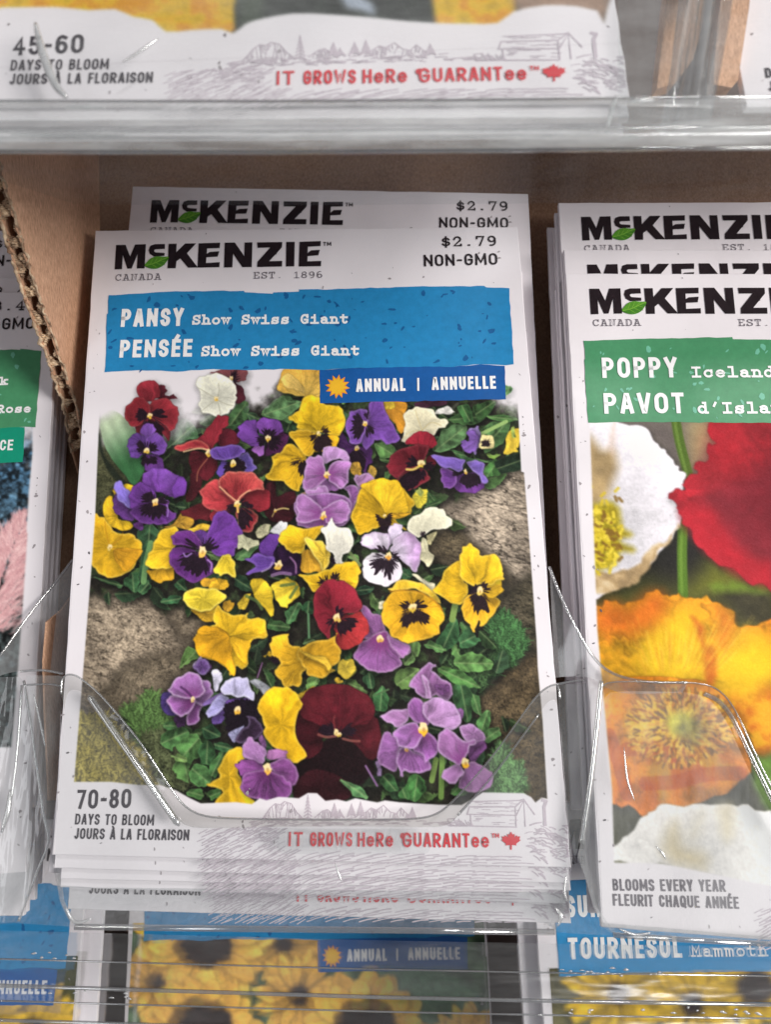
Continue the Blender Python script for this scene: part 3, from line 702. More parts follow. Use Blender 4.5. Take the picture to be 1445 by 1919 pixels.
    for cr, pts, col in [('b', [(105, 460), (150, 400), (280, 300), (330, 340), (460, 350), (420, 420), (300, 500), (200, 500)], (86, 128, 76)),
        ('b', [(280, 520), (400, 450), (430, 590), (330, 640), (290, 600)], (50, 84, 50)), ('a', [(640, 470), (700, 370), (800, 490), (740, 520), (620, 560), (580, 600)], (58, 100, 58)), ('a', [(960, 370), (1040, 310), (1100, 250), (1140, 290), (1120, 380), (1040, 450), (980, 430)], (62, 106, 58)), ('a', [(1230, 350), (1290, 280), (1360, 230), (1445, 260), (1440, 400), (1330, 380)], (84, 124, 72)),
        ('c', [(530, 790), (600, 640), (680, 580), (760, 552), (850, 590), (830, 680), (780, 740), (660, 800)], (96, 142, 84)), ('c', [(660, 520), (760, 470), (900, 440), (1020, 480), (900, 560), (760, 545)], (70, 116, 58)),
        ('c', [(960, 640), (1060, 540), (1220, 520), (1220, 620), (1150, 720), (1060, 800), (980, 790)], (88, 140, 74)), ('c', [(760, 400), (860, 380), (900, 520), (820, 520)], (60, 110, 54)), ('c', [(900, 400), (1060, 350), (1110, 370), (960, 520)], (48, 84, 40)), ('c', [(1190, 215), (1250, 212), (1240, 270), (1190, 305)], (82, 132, 74)), ('c', [(1010, 480), (1200, 470), (1300, 520), (1160, 530)], (72, 120, 58)),
        ('c', [(680, 790), (760, 800), (900, 860), (1080, 880), (980, 900), (800, 870)], (58, 100, 54)), ('c', [(1000, 980), (1040, 910), (1090, 865), (1140, 910), (1155, 990), (1090, 1032), (1020, 1020)], (80, 142, 66)), ('c', [(1010, 820), (1080, 830), (1140, 820), (1080, 870)], (120, 160, 60)),
        ('c', [(1100, 200 + 700), (1320, 820), (1330, 960), (1160, 1000)], (28, 46, 30)), ('c', [(0, 740), (90, 715), (190, 760), (180, 850), (80, 860)], (92, 140, 70)), ('c', [(60, 860), (180, 860), (200, 900), (90, 900)], (60, 100, 50)), ('c', [(480, 1140), (560, 1220), (540, 1240), (470, 1200)], (66, 112, 60)), ('c', [(460, 1290), (620, 1240), (590, 1280), (490, 1310)], (54, 96, 52)),
        ('d', [(440, 200), (520, 130), (610, 180), (590, 240), (560, 320), (470, 320)], (58, 100, 62)), ('d', [(460, 530), (490, 320), (540, 280), (540, 400), (490, 580)], (44, 86, 54)), ('d', [(330, 600), (380, 520), (450, 510), (460, 600), (420, 660)], (60, 112, 64)), ('d', [(450, 630), (510, 570), (545, 600), (530, 660), (470, 672)], (72, 128, 76)), ('d', [(630, 730), (680, 690), (770, 690), (740, 740), (670, 750)], (50, 98, 58)), ('d', [(730, 600), (800, 560), (820, 640), (760, 640)], (44, 84, 50)), ('d', [(80, 540), (200, 560), (330, 600), (300, 620), (160, 570)], (46, 82, 46)),
        ('d', [(770, 1240), (840, 1080), (920, 1150), (860, 1180), (800, 1230)], (110, 160, 74)), ('e', [(440, 900), (440, 800), (500, 760), (560, 760), (520, 860), (470, 915)], (80, 138, 78)), ('e', [(290, 930), (320, 870), (430, 900), (470, 940), (360, 960)], (66, 108, 56)), ('e', [(570, 770), (640, 720), (650, 820), (590, 810)], (44, 86, 50)), ('e', [(40, 590), (60, 530), (160, 570), (180, 640), (100, 640)], (34, 62, 40)), ('e', [(45, 370), (160, 290), (220, 300), (140, 400), (60, 410)], (96, 150, 84)), ('e', [(570, 1050), (610, 1005), (650, 1050), (600, 1070)], (70, 100, 56)), ('e', [(980, 620), (1100, 610), (1110, 660), (1000, 680)], (38, 72, 48)), ('e', [(1300, 480), (1370, 470), (1420, 540), (1340, 550)], (60, 116, 70)), ('e', [(840, 1230), (880, 1180), (950, 1180), (980, 1260), (900, 1330)], (150, 146, 44)),
        ('f', [(650, 1050), (700, 980), (760, 880), (800, 860), (835, 960), (800, 1060), (740, 1110), (690, 1100)], (54, 104, 58)), ('f', [(820, 1040), (860, 960), (920, 930), (960, 1010), (1000, 1030), (940, 1080), (860, 1090)], (62, 116, 66)), ('f', [(555, 1070), (620, 1035), (690, 1080), (730, 1110), (690, 1130), (620, 1105)], (86, 136, 70)), ('f', [(790, 1190), (880, 1130), (1000, 1140), (1095, 1220), (1000, 1270), (880, 1275), (810, 1235)], (98, 152, 74)), ('f', [(660, 1260), (780, 1250), (900, 1300), (1005, 1395), (920, 1402), (780, 1350)], (84, 140, 66)),
        ('f', [(330, 1290), (420, 1240), (510, 1260), (490, 1380), (400, 1410), (340, 1370)], (106, 146, 70)), ('f', [(380, 1190), (450, 1120), (485, 1180), (430, 1230)], (108, 150, 78)), ('f', [(90, 1330), (130, 1280), (165, 1330), (140, 1400)], (46, 84, 50)), ('f', [(370, 500), (420, 480), (460, 540), (400, 560)], (66, 120, 70)),
        ('h', [(560, 200), (610, 150), (642, 190), (632, 260), (580, 255)], (60, 116, 62)), ('h', [(730, 600), (770, 570), (820, 610), (812, 660), (770, 702), (730, 680)], (70, 134, 62)), ('h', [(410, 600), (460, 610), (520, 650), (535, 690), (470, 665)], (84, 132, 78)), ('h', [(950, 160), (1010, 140), (1050, 200), (1040, 310), (990, 300)], (58, 104, 58)), ('h', [(1065, 310), (1120, 258), (1135, 310), (1100, 372)], (92, 152, 78)), ('h', [(1040, 170), (1080, 210), (1085, 290), (1050, 250)], (70, 118, 60)), ('h', [(1100, 380), (1160, 340), (1180, 380), (1120, 420)], (96, 150, 80)), ('h', [(600, 600), (650, 560), (690, 640), (640, 650)], (56, 104, 54)), ('h', [(690, 680), (720, 630), (740, 690)], (60, 110, 54)), ('h', [(530, 90), (560, 80), (570, 140), (540, 150)], (50, 88, 52)),
        ('g', [(555, 520), (570, 460), (620, 420), (700, 430), (720, 480), (660, 530), (610, 570)], (84, 140, 72)), ('g', [(640, 545), (690, 490), (760, 475), (800, 520), (790, 590), (730, 640), (680, 600)], (92, 150, 74)), ('g', [(780, 560), (820, 500), (870, 540), (880, 600), (830, 650), (790, 630)], (56, 104, 56)), ('g', [(715, 715), (770, 650), (850, 690), (840, 770), (780, 780)], (94, 156, 80)), ('g', [(840, 680), (890, 590), (945, 570), (900, 700), (860, 730)], (68, 118, 60)), ('g', [(705, 820), (760, 795), (805, 830), (770, 870)], (82, 140, 68)), ('g', [(610, 600), (650, 583), (702, 608), (690, 638), (640, 625)], (118, 158, 80)), ('g', [(560, 410), (620, 390), (640, 430), (580, 440)], (64, 110, 58)), ('g', [(800, 430), (860, 410), (900, 480), (830, 500)], (44, 84, 50)), ('g', [(870, 520), (930, 520), (980, 560), (900, 570)], (50, 94, 54)), ('g', [(840, 820), (900, 800), (900, 850), (850, 860)], (76, 132, 62))]:
        c.leaf(cr, pts, C3(col) * .90)
    for cr, pts, w, col in [('d', [(490, 580), (510, 420), (545, 280)], 1.0, (96, 140, 80)), ('f', [(775, 870), (800, 750)], 1.1, (120, 150, 70)), ('h', [(850, 600), (870, 500)], .9, (110, 140, 64)), ('h', [(895, 680), (900, 490)], .9, (104, 140, 62)), ('e', [(920, 340), (1010, 450)], .6, (120, 140, 84)), ('e', [(610, 830), (615, 1010)], .4, (80, 120, 80)), ('g', [(1130, 130), (1160, 40)], .25, (110, 70, 110)), ('c', [(660, 460), (760, 370)], .5, (60, 62, 50)), ('c', [(980, 640), (1200, 530)], .7, (140, 176, 96))]:
        c.line(cr, pts, w, col)
    # --- the top of the picture fades to bare paper
    _, px_y = None, None
    q = MAIN.out(np.stack([X.ravel(), Y.ravel(), np.zeros(X.size)], 1)); PX = (CX + F * q[:, 0] / q[:, 2]).reshape(X.shape); PY = (CY + F * q[:, 1] / q[:, 2]).reshape(X.shape)
    y0 = np.interp(PX, [150, 200, 260, 330, 420, 480, 560, 700, 900, 935, 990], [765, 770, 790, 775, 745, 735, 690, 650, 690, 735, 745])
    y1 = y0 + np.interp(PX, [150, 260, 420, 520, 700, 930, 990], [95, 90, 60, 40, 30, 45, 60])
    fade = sstep(y0, y1, PY + (fbm(X, Y, .5, 4, 3) - .5) * 50)[..., None]
    c.a[:] = C3((219, 214, 218)) * (1 - fade) + c.a * fade
    # big pale hosta leaf by the left border
    P_ = c.outline('a', [(133, 420), (150, 350), (230, 320), (320, 400), (390, 480), (425, 600), (430, 730), (365, 828), (310, 770), (230, 670), (165, 560)], 5, .05); sl, x, y = c.win(P_, .5); q = c.sdf(P_, x, y)
    a0 = c.tr('a', [(140, 400)])[0]; a1 = c.tr('a', [(370, 820)])[0]; u = ((x - a0[0]) * (a1 - a0)[0] + (y - a0[1]) * (a1 - a0)[1]) / ((a1 - a0) @ (a1 - a0)); v = ((x - a0[0]) * (a1 - a0)[1] - (y - a0[1]) * (a1 - a0)[0]) / np.linalg.norm(a1 - a0)
    t = sstep(.0, .75, u)[..., None]; cc = C3((178, 196, 160)) * (1 - t) + C3((46, 98, 54)) * t; cc = cc * (1 + .06 * np.sin(v * 3.0 + u * 2))[..., None] * (.92 + .16 * fbm(x, y, .9, 3, 8))[..., None]
    c.put(sl, sstep(-.1, .1, q) * sstep(-.12, .08, u), cc)
    c.fill('a', [(128, 480), (170, 620), (300, 800), (350, 830), (300, 850), (180, 720), (128, 560)], (24, 30, 22), 4, .1, .3, .9, .3, 2)
    # top-edge leaves again over the fade
    for cr, pts, col in [('b', [(105, 460), (150, 400), (280, 300), (330, 340), (460, 350), (420, 420), (300, 500), (200, 500)], (92, 136, 82)), ('a', [(980, 400), (1050, 300), (1100, 250), (1142, 290), (1100, 320), (1130, 360), (1060, 430)], (70, 112, 62)), ('c', [(1190, 215), (1250, 212), (1240, 270), (1190, 305)], (82, 132, 74)), ('a', [(1130, 330), (1190, 350), (1230, 390), (1150, 390)], (54, 84, 54))]:
        c.leaf(cr, pts, col, sh=.15)
    p, bl, ey = c.petal, c.blotch, c.eye
    # --- flowers, back to front
    # dark flower behind the white one
    p('a', [(880, 68), (960, 45), (1120, 45), (1122, 100), (1080, 135), (1020, 112), (975, 80)], (134, 66, 70), (1025, 110)); bl('a', [(1030, 70), (1060, 60), (1065, 110), (1030, 120)], (1025, 110))
    p('a', [(1040, 130), (1085, 160), (1112, 212), (1105, 262), (1055, 272), (1040, 200)], (70, 22, 34), (1030, 120)); ey('a', (1022, 108), 0.49)
    p('a', [(770, 142), (830, 95), (900, 70), (980, 85), (1030, 130), (1060, 190), (1055, 250), (1035, 315), (985, 348), (910, 357), (830, 340), (795, 285), (815, 220)], (229, 228, 208), (925, 245), rim=(244, 243, 228), vein=.10, tex=.05)
    for q in [[(925, 245), (860, 205), (800, 170)], [(925, 245), (880, 280), (815, 330)], [(925, 245), (940, 300), (950, 350)], [(925, 240), (940, 190), (935, 140)], [(925, 250), (990, 280), (1035, 290)]]: c.line('a', q, .16, (150, 146, 120), .55)
    ey('a', (922, 243), 0.56)
    # yellow behind the tab, orange and cream
    p('b', [(235, 225), (262, 155), (322, 40), (620, 30), (625, 320), (500, 310), (400, 295), (290, 270)], (238, 190, 76), (500, 330), tip=(226, 168, 56), tex=.14)
    p('b', [(275, 150), (340, 90), (420, 140), (480, 220), (470, 280), (380, 240), (310, 220)], (240, 196, 92), (480, 300), sh=.15)
    p('b', [(1190, 350), (1410, 350), (1395, 480), (1400, 570), (1350, 645), (1290, 560), (1220, 440)], (214, 140, 30), (1250, 360))
    p('c', [(95, 340), (180, 350), (200, 400), (110, 420)], (206, 170, 40), None, sh=.1)
    p('c', [(380, 350), (640, 340), (600, 385), (400, 410)], (66, 28, 48), None)
    p('c', [(545, 450), (640, 385), (740, 440), (690, 460), (600, 470)], (236, 232, 224), None, sh=.2, vein=.05)
    p('c', [(247, 690), (290, 590), (268, 480), (320, 420), (400, 410), (530, 420), (560, 470), (660, 520), (672, 552), (600, 600), (550, 665), (440, 620), (370, 660), (290, 735)], (232, 222, 184), (440, 600), rim=(245, 238, 210), vein=.1, tex=.07)
    for q in [[(440, 610), (400, 500), (380, 430)], [(440, 610), (520, 540), (600, 560)], [(440, 610), (340, 620), (270, 680)]]: c.line('c', q, .18, (190, 170, 110), .6)
    # far right yellow, small purple
    p('c', [(1175, 760), (1222, 620), (1345, 585), (1345, 690), (1300, 760), (1290, 805), (1190, 832)], (234, 196, 48), (1250, 590)); c.leaf('c', [(1245, 600), (1270, 590), (1285, 660), (1265, 680)], (150, 170, 60), sh=0)
    p('c', [(850, 620), (900, 580), (962, 585), (968, 700), (940, 800), (910, 825), (890, 700)], (140, 116, 180), (960, 690)); p('c', [(785, 740), (800, 700), (860, 700), (845, 640), (900, 605), (955, 650), (945, 730), (910, 800), (870, 820), (820, 790)], (112, 74, 158), (950, 690))
    p('c', [(962, 695), (1000, 660), (1080, 655), (1085, 765), (985, 770)], (226, 208, 140), None, vein=.1); bl('c', [(982, 705), (1045, 695), (1055, 750), (990, 755)], None, feather=.2)
    # dark red top left
    p('a', [(520, 170), (560, 142), (588, 180), (580, 212), (630, 215), (662, 242), (620, 250), (540, 250)], (84, 22, 34), (520, 260))
    p('a', [(390, 160), (420, 125), (485, 112), (525, 150), (540, 215), (500, 255), (440, 260), (400, 235)], (142, 34, 46), (468, 355))
    p('a', [(440, 385), (500, 375), (560, 420), (607, 460), (600, 525), (560, 490), (480, 470), (390, 480), (370, 440)], (120, 28, 40), (468, 355))
    p('a', [(470, 300), (500, 250), (580, 240), (640, 290), (668, 350), (655, 420), (620, 458), (560, 420), (480, 375)], (138, 32, 42), (468, 355), rim=(160, 56, 60))
    p('a', [(395, 230), (440, 255), (480, 300), (465, 370), (430, 412), (350, 436), (312, 390), (308, 330), (335, 270)], (128, 28, 38), (468, 355), rim=(156, 52, 58))
    bl('a', [(392, 312), (440, 320), (462, 362), (430, 398), (387, 386)], (468, 355)); bl('a', [(485, 345), (535, 315), (570, 350), (550, 390), (495, 375)], (468, 355)); bl('a', [(450, 400), (520, 395), (560, 440), (555, 490), (500, 470), (440, 425)], (468, 355))
    ey('a', (470, 358), 0.66, (236, 190, 40))
    # small purple under it
    p('a', [(430, 610), (500, 620), (560, 650), (562, 712), (520, 732), (440, 725), (425, 670)], (92, 44, 124), (450, 595)); p('a', [(405, 460), (440, 412), (490, 412), (512, 450), (480, 505), (430, 505)], (112, 66, 158), (450, 595))
    p('a', [(325, 520), (370, 480), (430, 492), (455, 560), (440, 605), (400, 640), (340, 635), (318, 580)], (100, 56, 148), (450, 595)); p('a', [(445, 510), (510, 468), (560, 508), (587, 560), (570, 617), (520, 622), (465, 592)], (104, 58, 152), (450, 595), rim=(126, 84, 170))
    bl('a', [(390, 545), (430, 540), (455, 590), (420, 615), (395, 592)], (450, 595)); bl('a', [(455, 550), (500, 540), (515, 585), (470, 602)], (450, 595)); bl('a', [(435, 630), (505, 640), (515, 670), (480, 697), (440, 692), (425, 650)], (450, 595)); ey('a', (450, 595), 0.59)
    # folded red
    p('a', [(745, 610), (870, 610), (925, 650), (925, 745), (860, 795), (800, 790), (755, 740)], (86, 20, 30), (870, 610)); p('a', [(750, 745), (830, 790), (822, 850), (770, 932), (715, 930), (735, 850)], (70, 18, 26), None); c.line('a', [(790, 800), (800, 730), (860, 650)], .25, (170, 100, 70), .6)
    p('a', [(960, 460), (1030, 452), (1067, 490), (1062, 565), (960, 565), (925, 535)], (82, 18, 30), (890, 600)); p('a', [(905, 385), (940, 355), (1000, 370), (992, 430), (962, 460), (930, 525), (890, 585), (830, 570), (790, 525), (850, 465)], (138, 30, 42), (880, 600), tip=(124, 26, 38))
    p('a', [(640, 577), (700, 545), (790, 520), (850, 545), (875, 590), (800, 578), (700, 602)], (158, 38, 46), (870, 600), rim=(214, 110, 90)); c.line('a', [(700, 602), (800, 580), (875, 592)], .3, (222, 180, 130), .8); ey('a', (868, 612), 0.70)
    # purple right of it
    p('a', [(1310, 490), (1380, 468), (1412, 510), (1370, 602), (1310, 628), (1250, 632), (1255, 560)], (70, 24, 66), (1270, 510)); p('a', [(1185, 560), (1250, 555), (1242, 622), (1200, 625), (1165, 592)], (146, 84, 170), (1270, 510))
    p('a', [(1075, 430), (1130, 390), (1205, 395), (1200, 480), (1245, 502), (1200, 565), (1130, 545), (1075, 512), (1066, 470)], (104, 52, 144), (1270, 510)); p('a', [(1195, 398), (1260, 370), (1330, 385), (1372, 420), (1367, 472), (1300, 495), (1230, 482), (1195, 445)], (112, 56, 150), (1270, 510))
    bl('a', [(1245, 455), (1300, 450), (1308, 492), (1250, 492)], (1270, 510)); bl('a', [(1197, 505), (1250, 498), (1255, 550), (1212, 552)], (1270, 510)); bl('a', [(1290, 500), (1355, 495), (1350, 550), (1305, 592), (1262, 560)], (1270, 510)); ey('a', (1270, 510), 0.66)
    # blue-purple fold
    p('a', [(925, 725), (950, 670), (1010, 665), (1045, 700), (990, 745), (940, 772)], (92, 62, 160), (1035, 685)); p('a', [(1070, 640), (1130, 608), (1180, 655), (1187, 712), (1150, 748), (1105, 740), (1110, 690)], (92, 70, 160), (1035, 685), rim=(150, 130, 200))
    bl('a', [(985, 690), (1050, 645), (1115, 680), (1112, 725), (1040, 738), (975, 742)], (1035, 685), feather=.3); p('a', [(888, 602), (920, 570), (1000, 560), (1090, 570), (1112, 610), (1060, 642), (980, 658), (900, 652)], (96, 58, 156), (1035, 700), rim=(140, 110, 196)); ey('a', (1035, 682), 0.66)
    # yellows behind the big purple
    p('a', [(150, 965), (215, 905), (262, 1050), (350, 1085), (352, 1112), (260, 1132), (180, 1080)], YEL, None); p('a', [(222, 850), (290, 825), (362, 838), (330, 900), (240, 905)], YEL, None)
    p('a', [(215, 950), (240, 885), (300, 965), (350, 985), (362, 1065), (290, 1055), (235, 1010)], (92, 46, 124), (350, 960)); p('a', [(228, 832), (262, 797), (310, 850), (345, 900), (357, 960), (340, 992), (290, 960), (248, 910)], (116, 96, 190), (350, 990), rim=(150, 136, 210))
    p('a', [(365, 1080), (430, 1090), (412, 1132), (372, 1117)], (96, 44, 120), None); p('a', [(420, 800), (440, 740), (520, 710), (600, 720), (662, 768), (722, 810), (702, 892), (640, 908), (560, 890), (500, 872), (440, 835)], (106, 50, 146), (505, 945), tip=(112, 60, 156))
    p('a', [(660, 770), (722, 808), (702, 892), (640, 908), (620, 860)], (98, 46, 142), (505, 945), sh=.25)
    p('a', [(345, 990), (400, 925), (520, 915), (595, 925), (605, 1000), (652, 1020), (620, 1072), (540, 1097), (450, 1092), (370, 1062), (335, 1022)], (92, 40, 124), (505, 945), rim=(118, 66, 148)); p('a', [(338, 905), (375, 832), (440, 812), (505, 872), (495, 935), (420, 940), (345, 992)], (94, 44, 130), (505, 945))
    bl('a', [(420, 900), (470, 880), (500, 920), (470, 942), (430, 930)], (505, 945)); bl('a', [(530, 910), (570, 900), (585, 950), (535, 950)], (505, 945)); bl('a', [(405, 985), (480, 950), (560, 965), (577, 1012), (550, 1042), (480, 1047), (420, 1022)], (505, 945)); ey('a', (505, 945), 0.73, (236, 170, 60)); c.line('a', [(585, 960), (595, 1000), (590, 1040)], .2, (170, 140, 210), .6)
    # dark maroon right of the big red and below left
    p('a', [(1250, 840), (1320, 788), (1335, 900), (1450, 870), (1455, 1050), (1300, 1075), (1245, 960)], (58, 16, 24), (1320, 1000), tex=.3); c.line('a', [(1320, 1000), (1370, 985), (1410, 990)], .3, (214, 190, 110), .8); c.line('a', [(1320, 1000), (1300, 1040)], .25, (190, 160, 90), .7); ey('a', (1320, 1000), 0.32)
    p('a', [(690, 1002), (830, 950), (885, 1000), (885, 1062), (780, 1062), (700, 1032)], (92, 22, 30), (900, 980)); p('d', [(610, 152), (720, 130), (768, 48), (802, 80), (885, 108), (830, 172), (720, 162)], (206, 150, 38), None); p('d', [(840, 182), (880, 145), (1002, 138), (990, 182), (920, 200)], (228, 180, 40), None)
    # big red
    p('a', [(895, 1000), (990, 980), (1045, 1000), (1010, 1012), (940, 1052), (880, 1075)], (130, 30, 40), (1062, 955)); p('a', [(1060, 1000), (1130, 985), (1192, 1030), (1197, 1090), (1150, 1152), (1090, 1142), (1065, 1090)], (128, 30, 38), (1062, 955), rim=(196, 110, 90))
    p('a', [(1085, 925), (1150, 860), (1240, 858), (1292, 900), (1272, 992), (1205, 1005), (1130, 975)], (128, 28, 38), (1062, 955)); p('a', [(813, 872), (870, 810), (940, 775), (955, 850), (1050, 930), (1010, 985), (900, 1002), (828, 950)], (172, 44, 52), (1062, 955), rim=(214, 96, 90), tip=(186, 56, 60))
    p('a', [(938, 795), (990, 745), (1080, 732), (1180, 755), (1242, 810), (1242, 862), (1150, 862), (1090, 918), (1062, 932), (980, 882), (940, 842)], (168, 44, 50), (1062, 955), rim=(230, 130, 110), vein=.42, tip=(188, 68, 64))
    for q in [[(1062, 940), (1000, 890), (945, 840)], [(1062, 940), (1090, 900), (1150, 862)], [(1065, 960), (1072, 1020), (1070, 1090)]]: c.line('a', q, .28, (232, 170, 120), .75)
    bl('a', [(1000, 970), (1040, 962), (1055, 1000), (1015, 1012)], (1062, 955)); bl('a', [(1090, 940), (1140, 938), (1160, 968), (1100, 975)], (1062, 955)); bl('a', [(1075, 1000), (1130, 1000), (1155, 1050), (1125, 1110), (1082, 1100)], (1062, 955)); ey('a', (1064, 955), 0.63); c.line('a', [(1064, 965), (1068, 1010)], .4, (226, 170, 80))
    # --- upper middle
    p('b', [(780, 745), (830, 590), (870, 700), (980, 760), (1085, 760), (1107, 880), (1055, 942), (1040, 1005), (950, 930), (880, 880), (850, 790)], (72, 30, 92), (955, 770)); bl('b', [(880, 830), (960, 785), (1035, 850), (1022, 955), (950, 930), (895, 885)], (955, 770), feather=.3); ey('b', (955, 772), 0.49)
    p('b', [(888, 942), (950, 898), (1002, 940), (1002, 1012), (930, 1022)], (214, 160, 50), None); p('b', [(1050, 975), (1090, 928), (1137, 1000), (1112, 1042), (1070, 1010)], (220, 170, 60), None)
    p('b', [(345, 480), (430, 430), (475, 318), (620, 305), (655, 368), (770, 388), (832, 428), (848, 540), (800, 652), (720, 655), (600, 622), (430, 602), (418, 550), (370, 520)], (236, 186, 18), (615, 640), rim=(246, 206, 60))
    p('b', [(130, 1032), (180, 970), (187, 850), (260, 810), (345, 728), (430, 770), (505, 850), (475, 960), (465, 1050), (442, 1162), (340, 1112), (270, 1072)], (234, 178, 20), (470, 860), rim=(246, 206, 60)); bl('b', [(372, 892), (430, 870), (432, 912), (390, 922)], (470, 860)); bl('b', [(430, 960), (470, 890), (505, 900), (462, 1022)], (470, 860))
    p('b', [(590, 700), (760, 640), (785, 745), (690, 795), (600, 805), (545, 790)], (226, 166, 18), (615, 640)); p('b', [(343, 652), (420, 604), (530, 608), (605, 650), (590, 770), (505, 852), (430, 772)], (232, 174, 20), (615, 640), rim=(244, 200, 60))
    bl('b', [(572, 700), (620, 648), (690, 655), (742, 742), (680, 760), (620, 800), (570, 780)], (615, 640), feather=.3); bl('b', [(638, 590), (692, 588), (692, 638), (660, 635)], (615, 640)); bl('b', [(532, 652), (585, 648), (580, 682), (550, 690)], (615, 640)); ey('b', (612, 640), 0.52, (220, 190, 60))
    p('b', [(1050, 480), (1085, 350), (1195, 350), (1222, 460), (1292, 560), (1342, 682), (1250, 732), (1150, 702), (1100, 722), (1042, 792), (1008, 690)], (106, 58, 152), (1030, 545), rim=(134, 92, 176)); p('b', [(858, 600), (880, 470), (950, 428), (1045, 425), (1065, 520), (1005, 690), (970, 742), (895, 712)], (110, 62, 156), (1030, 545), rim=(146, 108, 184))
    bl('b', [(910, 620), (920, 510), (970, 470), (1012, 520), (1000, 640), (950, 682)], (1030, 545)); bl('b', [(1042, 590), (1080, 580), (1092, 622), (1042, 655)], (1030, 545)); bl('b', [(1012, 465), (1060, 450), (1052, 505)], (1030, 545)); ey('b', (1030, 545), 0.59)
    # red beside cream
    p('c', [(288, 722), (370, 640), (450, 613), (530, 650), (572, 732), (520, 775), (400, 745)], (160, 28, 46), (430, 900)); p('c', [(470, 875), (530, 828), (565, 900), (500, 970)], (104, 22, 36), (430, 920))
    p('c', [(208, 1105), (208, 1040), (330, 955), (460, 965), (517, 1020), (475, 1082), (390, 1125), (300, 1150)], (110, 24, 36), (430, 920), rim=(150, 60, 66)); bl('c', [(230, 1070), (330, 975), (450, 972), (455, 1050), (360, 1130), (250, 1140)], (430, 920), feather=.3)
    p('c', [(118, 912), (180, 828), (260, 760), (400, 733), (502, 758), (485, 842), (385, 945), (300, 965), (212, 1042), (150, 992)], (112, 24, 36), (430, 920), rim=(142, 48, 58)); bl('c', [(310, 925), (350, 848), (402, 888), (385, 932)], (430, 920)); bl('c', [(460, 915), (520, 900), (530, 950), (480, 960)], (430, 920)); c.line('c', [(300, 962), (360, 962), (420, 930)], .45, (230, 196, 90), .9); ey('c', (430, 915), 0.91, (236, 190, 40))
    # purple on rock
    p('c', [(720, 1072), (780, 1000), (900, 995), (1000, 1080), (962, 1162), (880, 1184), (760, 1162)], (104, 48, 136), (835, 985)); p('c', [(603, 1022), (620, 940), (720, 975), (755, 1080), (680, 1132), (630, 1112)], (112, 54, 150), (835, 985), rim=(160, 110, 186)); bl('c', [(780, 1060), (830, 1000), (930, 1005), (982, 1062), (930, 1112), (850, 1132)], (835, 985), feather=.3)
    bl('c', [(720, 990), (790, 960), (800, 1000), (750, 1020)], (835, 985)); p('c', [(838, 900), (920, 878), (992, 898), (1002, 980), (1032, 1062), (1000, 1085), (930, 1000)], (112, 84, 176), (850, 960), rim=(158, 136, 206)); p('c', [(523, 842), (700, 858), (832, 878), (805, 940), (770, 982), (690, 952), (610, 932)], (112, 82, 176), (835, 960), rim=(150, 126, 204)); ey('c', (832, 985), 0.49)
    # lilac pair and their side petals
    p('b', [(928, 1030), (980, 1010), (1060, 998), (1142, 1090), (1120, 1130), (1060, 1182), (990, 1172), (950, 1100)], (170, 118, 170), (900, 1130), rim=LRIM); p('b', [(815, 1122), (920, 1098), (992, 1170), (942, 1290), (912, 1402), (878, 1300), (882, 1180)], (148, 86, 158), None, rim=LRIM)
    p('b', [(638, 800), (700, 752), (780, 758), (862, 810), (885, 885), (800, 872), (700, 905), (655, 880)], (176, 128, 186), (685, 1010), rim=LRIM)
    p('b', [(575, 1132), (655, 1055), (720, 1055), (805, 1122), (740, 1152), (690, 1165)], (150, 92, 162), (685, 1010)); p('b', [(458, 1102), (488, 960), (498, 880), (560, 838), (645, 860), (690, 980), (670, 1062), (560, 1152), (480, 1145)], LIL, (685, 1010), rim=LRIM, dark=MAGE); p('b', [(690, 985), (755, 880), (882, 888), (892, 1002), (872, 1102), (790, 1132), (700, 1065)], LIL, (685, 1010), rim=LRIM, dark=MAGE)
    ey('b', (685, 1012), 0.66, (232, 160, 40)); p('b', [(435, 1215), (450, 1180), (500, 1170), (490, 1240)], (228, 170, 120), None, sh=.1)
    p('b', [(488, 1152), (580, 1132), (665, 1098), (702, 1170), (722, 1212), (655, 1285), (540, 1235)], (164, 112, 172), (655, 1375), rim=LRIM); p('e', [(515, -60), (700, -110), (930, -60), (935, 90), (860, 152), (780, 152), (720, 165), (560, 162), (530, 100)], (150, 90, 160), (735, 65), rim=LRIM, dark=MAGE)
    p('b', [(403, 1250), (440, 1188), (540, 1215), (645, 1325), (645, 1400), (540, 1442), (430, 1447), (420, 1350)], LIL, (655, 1375), rim=LRIM, dark=MAGE); p('b', [(655, 1305), (770, 1248), (842, 1238), (892, 1300), (882, 1402), (830, 1447), (700, 1447), (668, 1385)], LIL, (655, 1375), rim=LRIM, dark=MAGE); ey('b', (655, 1378), 0.73, (232, 170, 40))
    # yellow right of the lilacs
    p('c', [(350, 1232), (370, 1160), (432, 1138), (482, 1160), (452, 1280), (405, 1312)], (220, 200, 50), None); c.leaf('c', [(385, 1170), (420, 1130), (450, 1165), (420, 1210)], (150, 160, 70), sh=0)
    p('f', [(8, 110), (22, -40), (120, -200), (300, -215), (400, -140), (470, -60), (470, 0), (440, 55), (340, 95), (425, 180), (325, 152), (240, 150), (180, 172), (100, 197), (30, 197)], (236, 180, 18), (250, 75), rim=(246, 204, 60)); p('f', [(60, -160), (180, -215), (300, -215), (380, -160), (440, 20), (330, 60), (250, 40), (180, -60)], (238, 186, 24), (250, 90), sh=.2); p('f', [(250, 60), (420, 40), (445, 60), (340, 98)], (232, 170, 24), None, sh=.2)
    bl('f', [(190, 60), (245, 85), (300, 55), (302, 130), (240, 190), (205, 150)], (250, 75), feather=.3); ey('f', (250, 72), 0.39, (220, 190, 60))
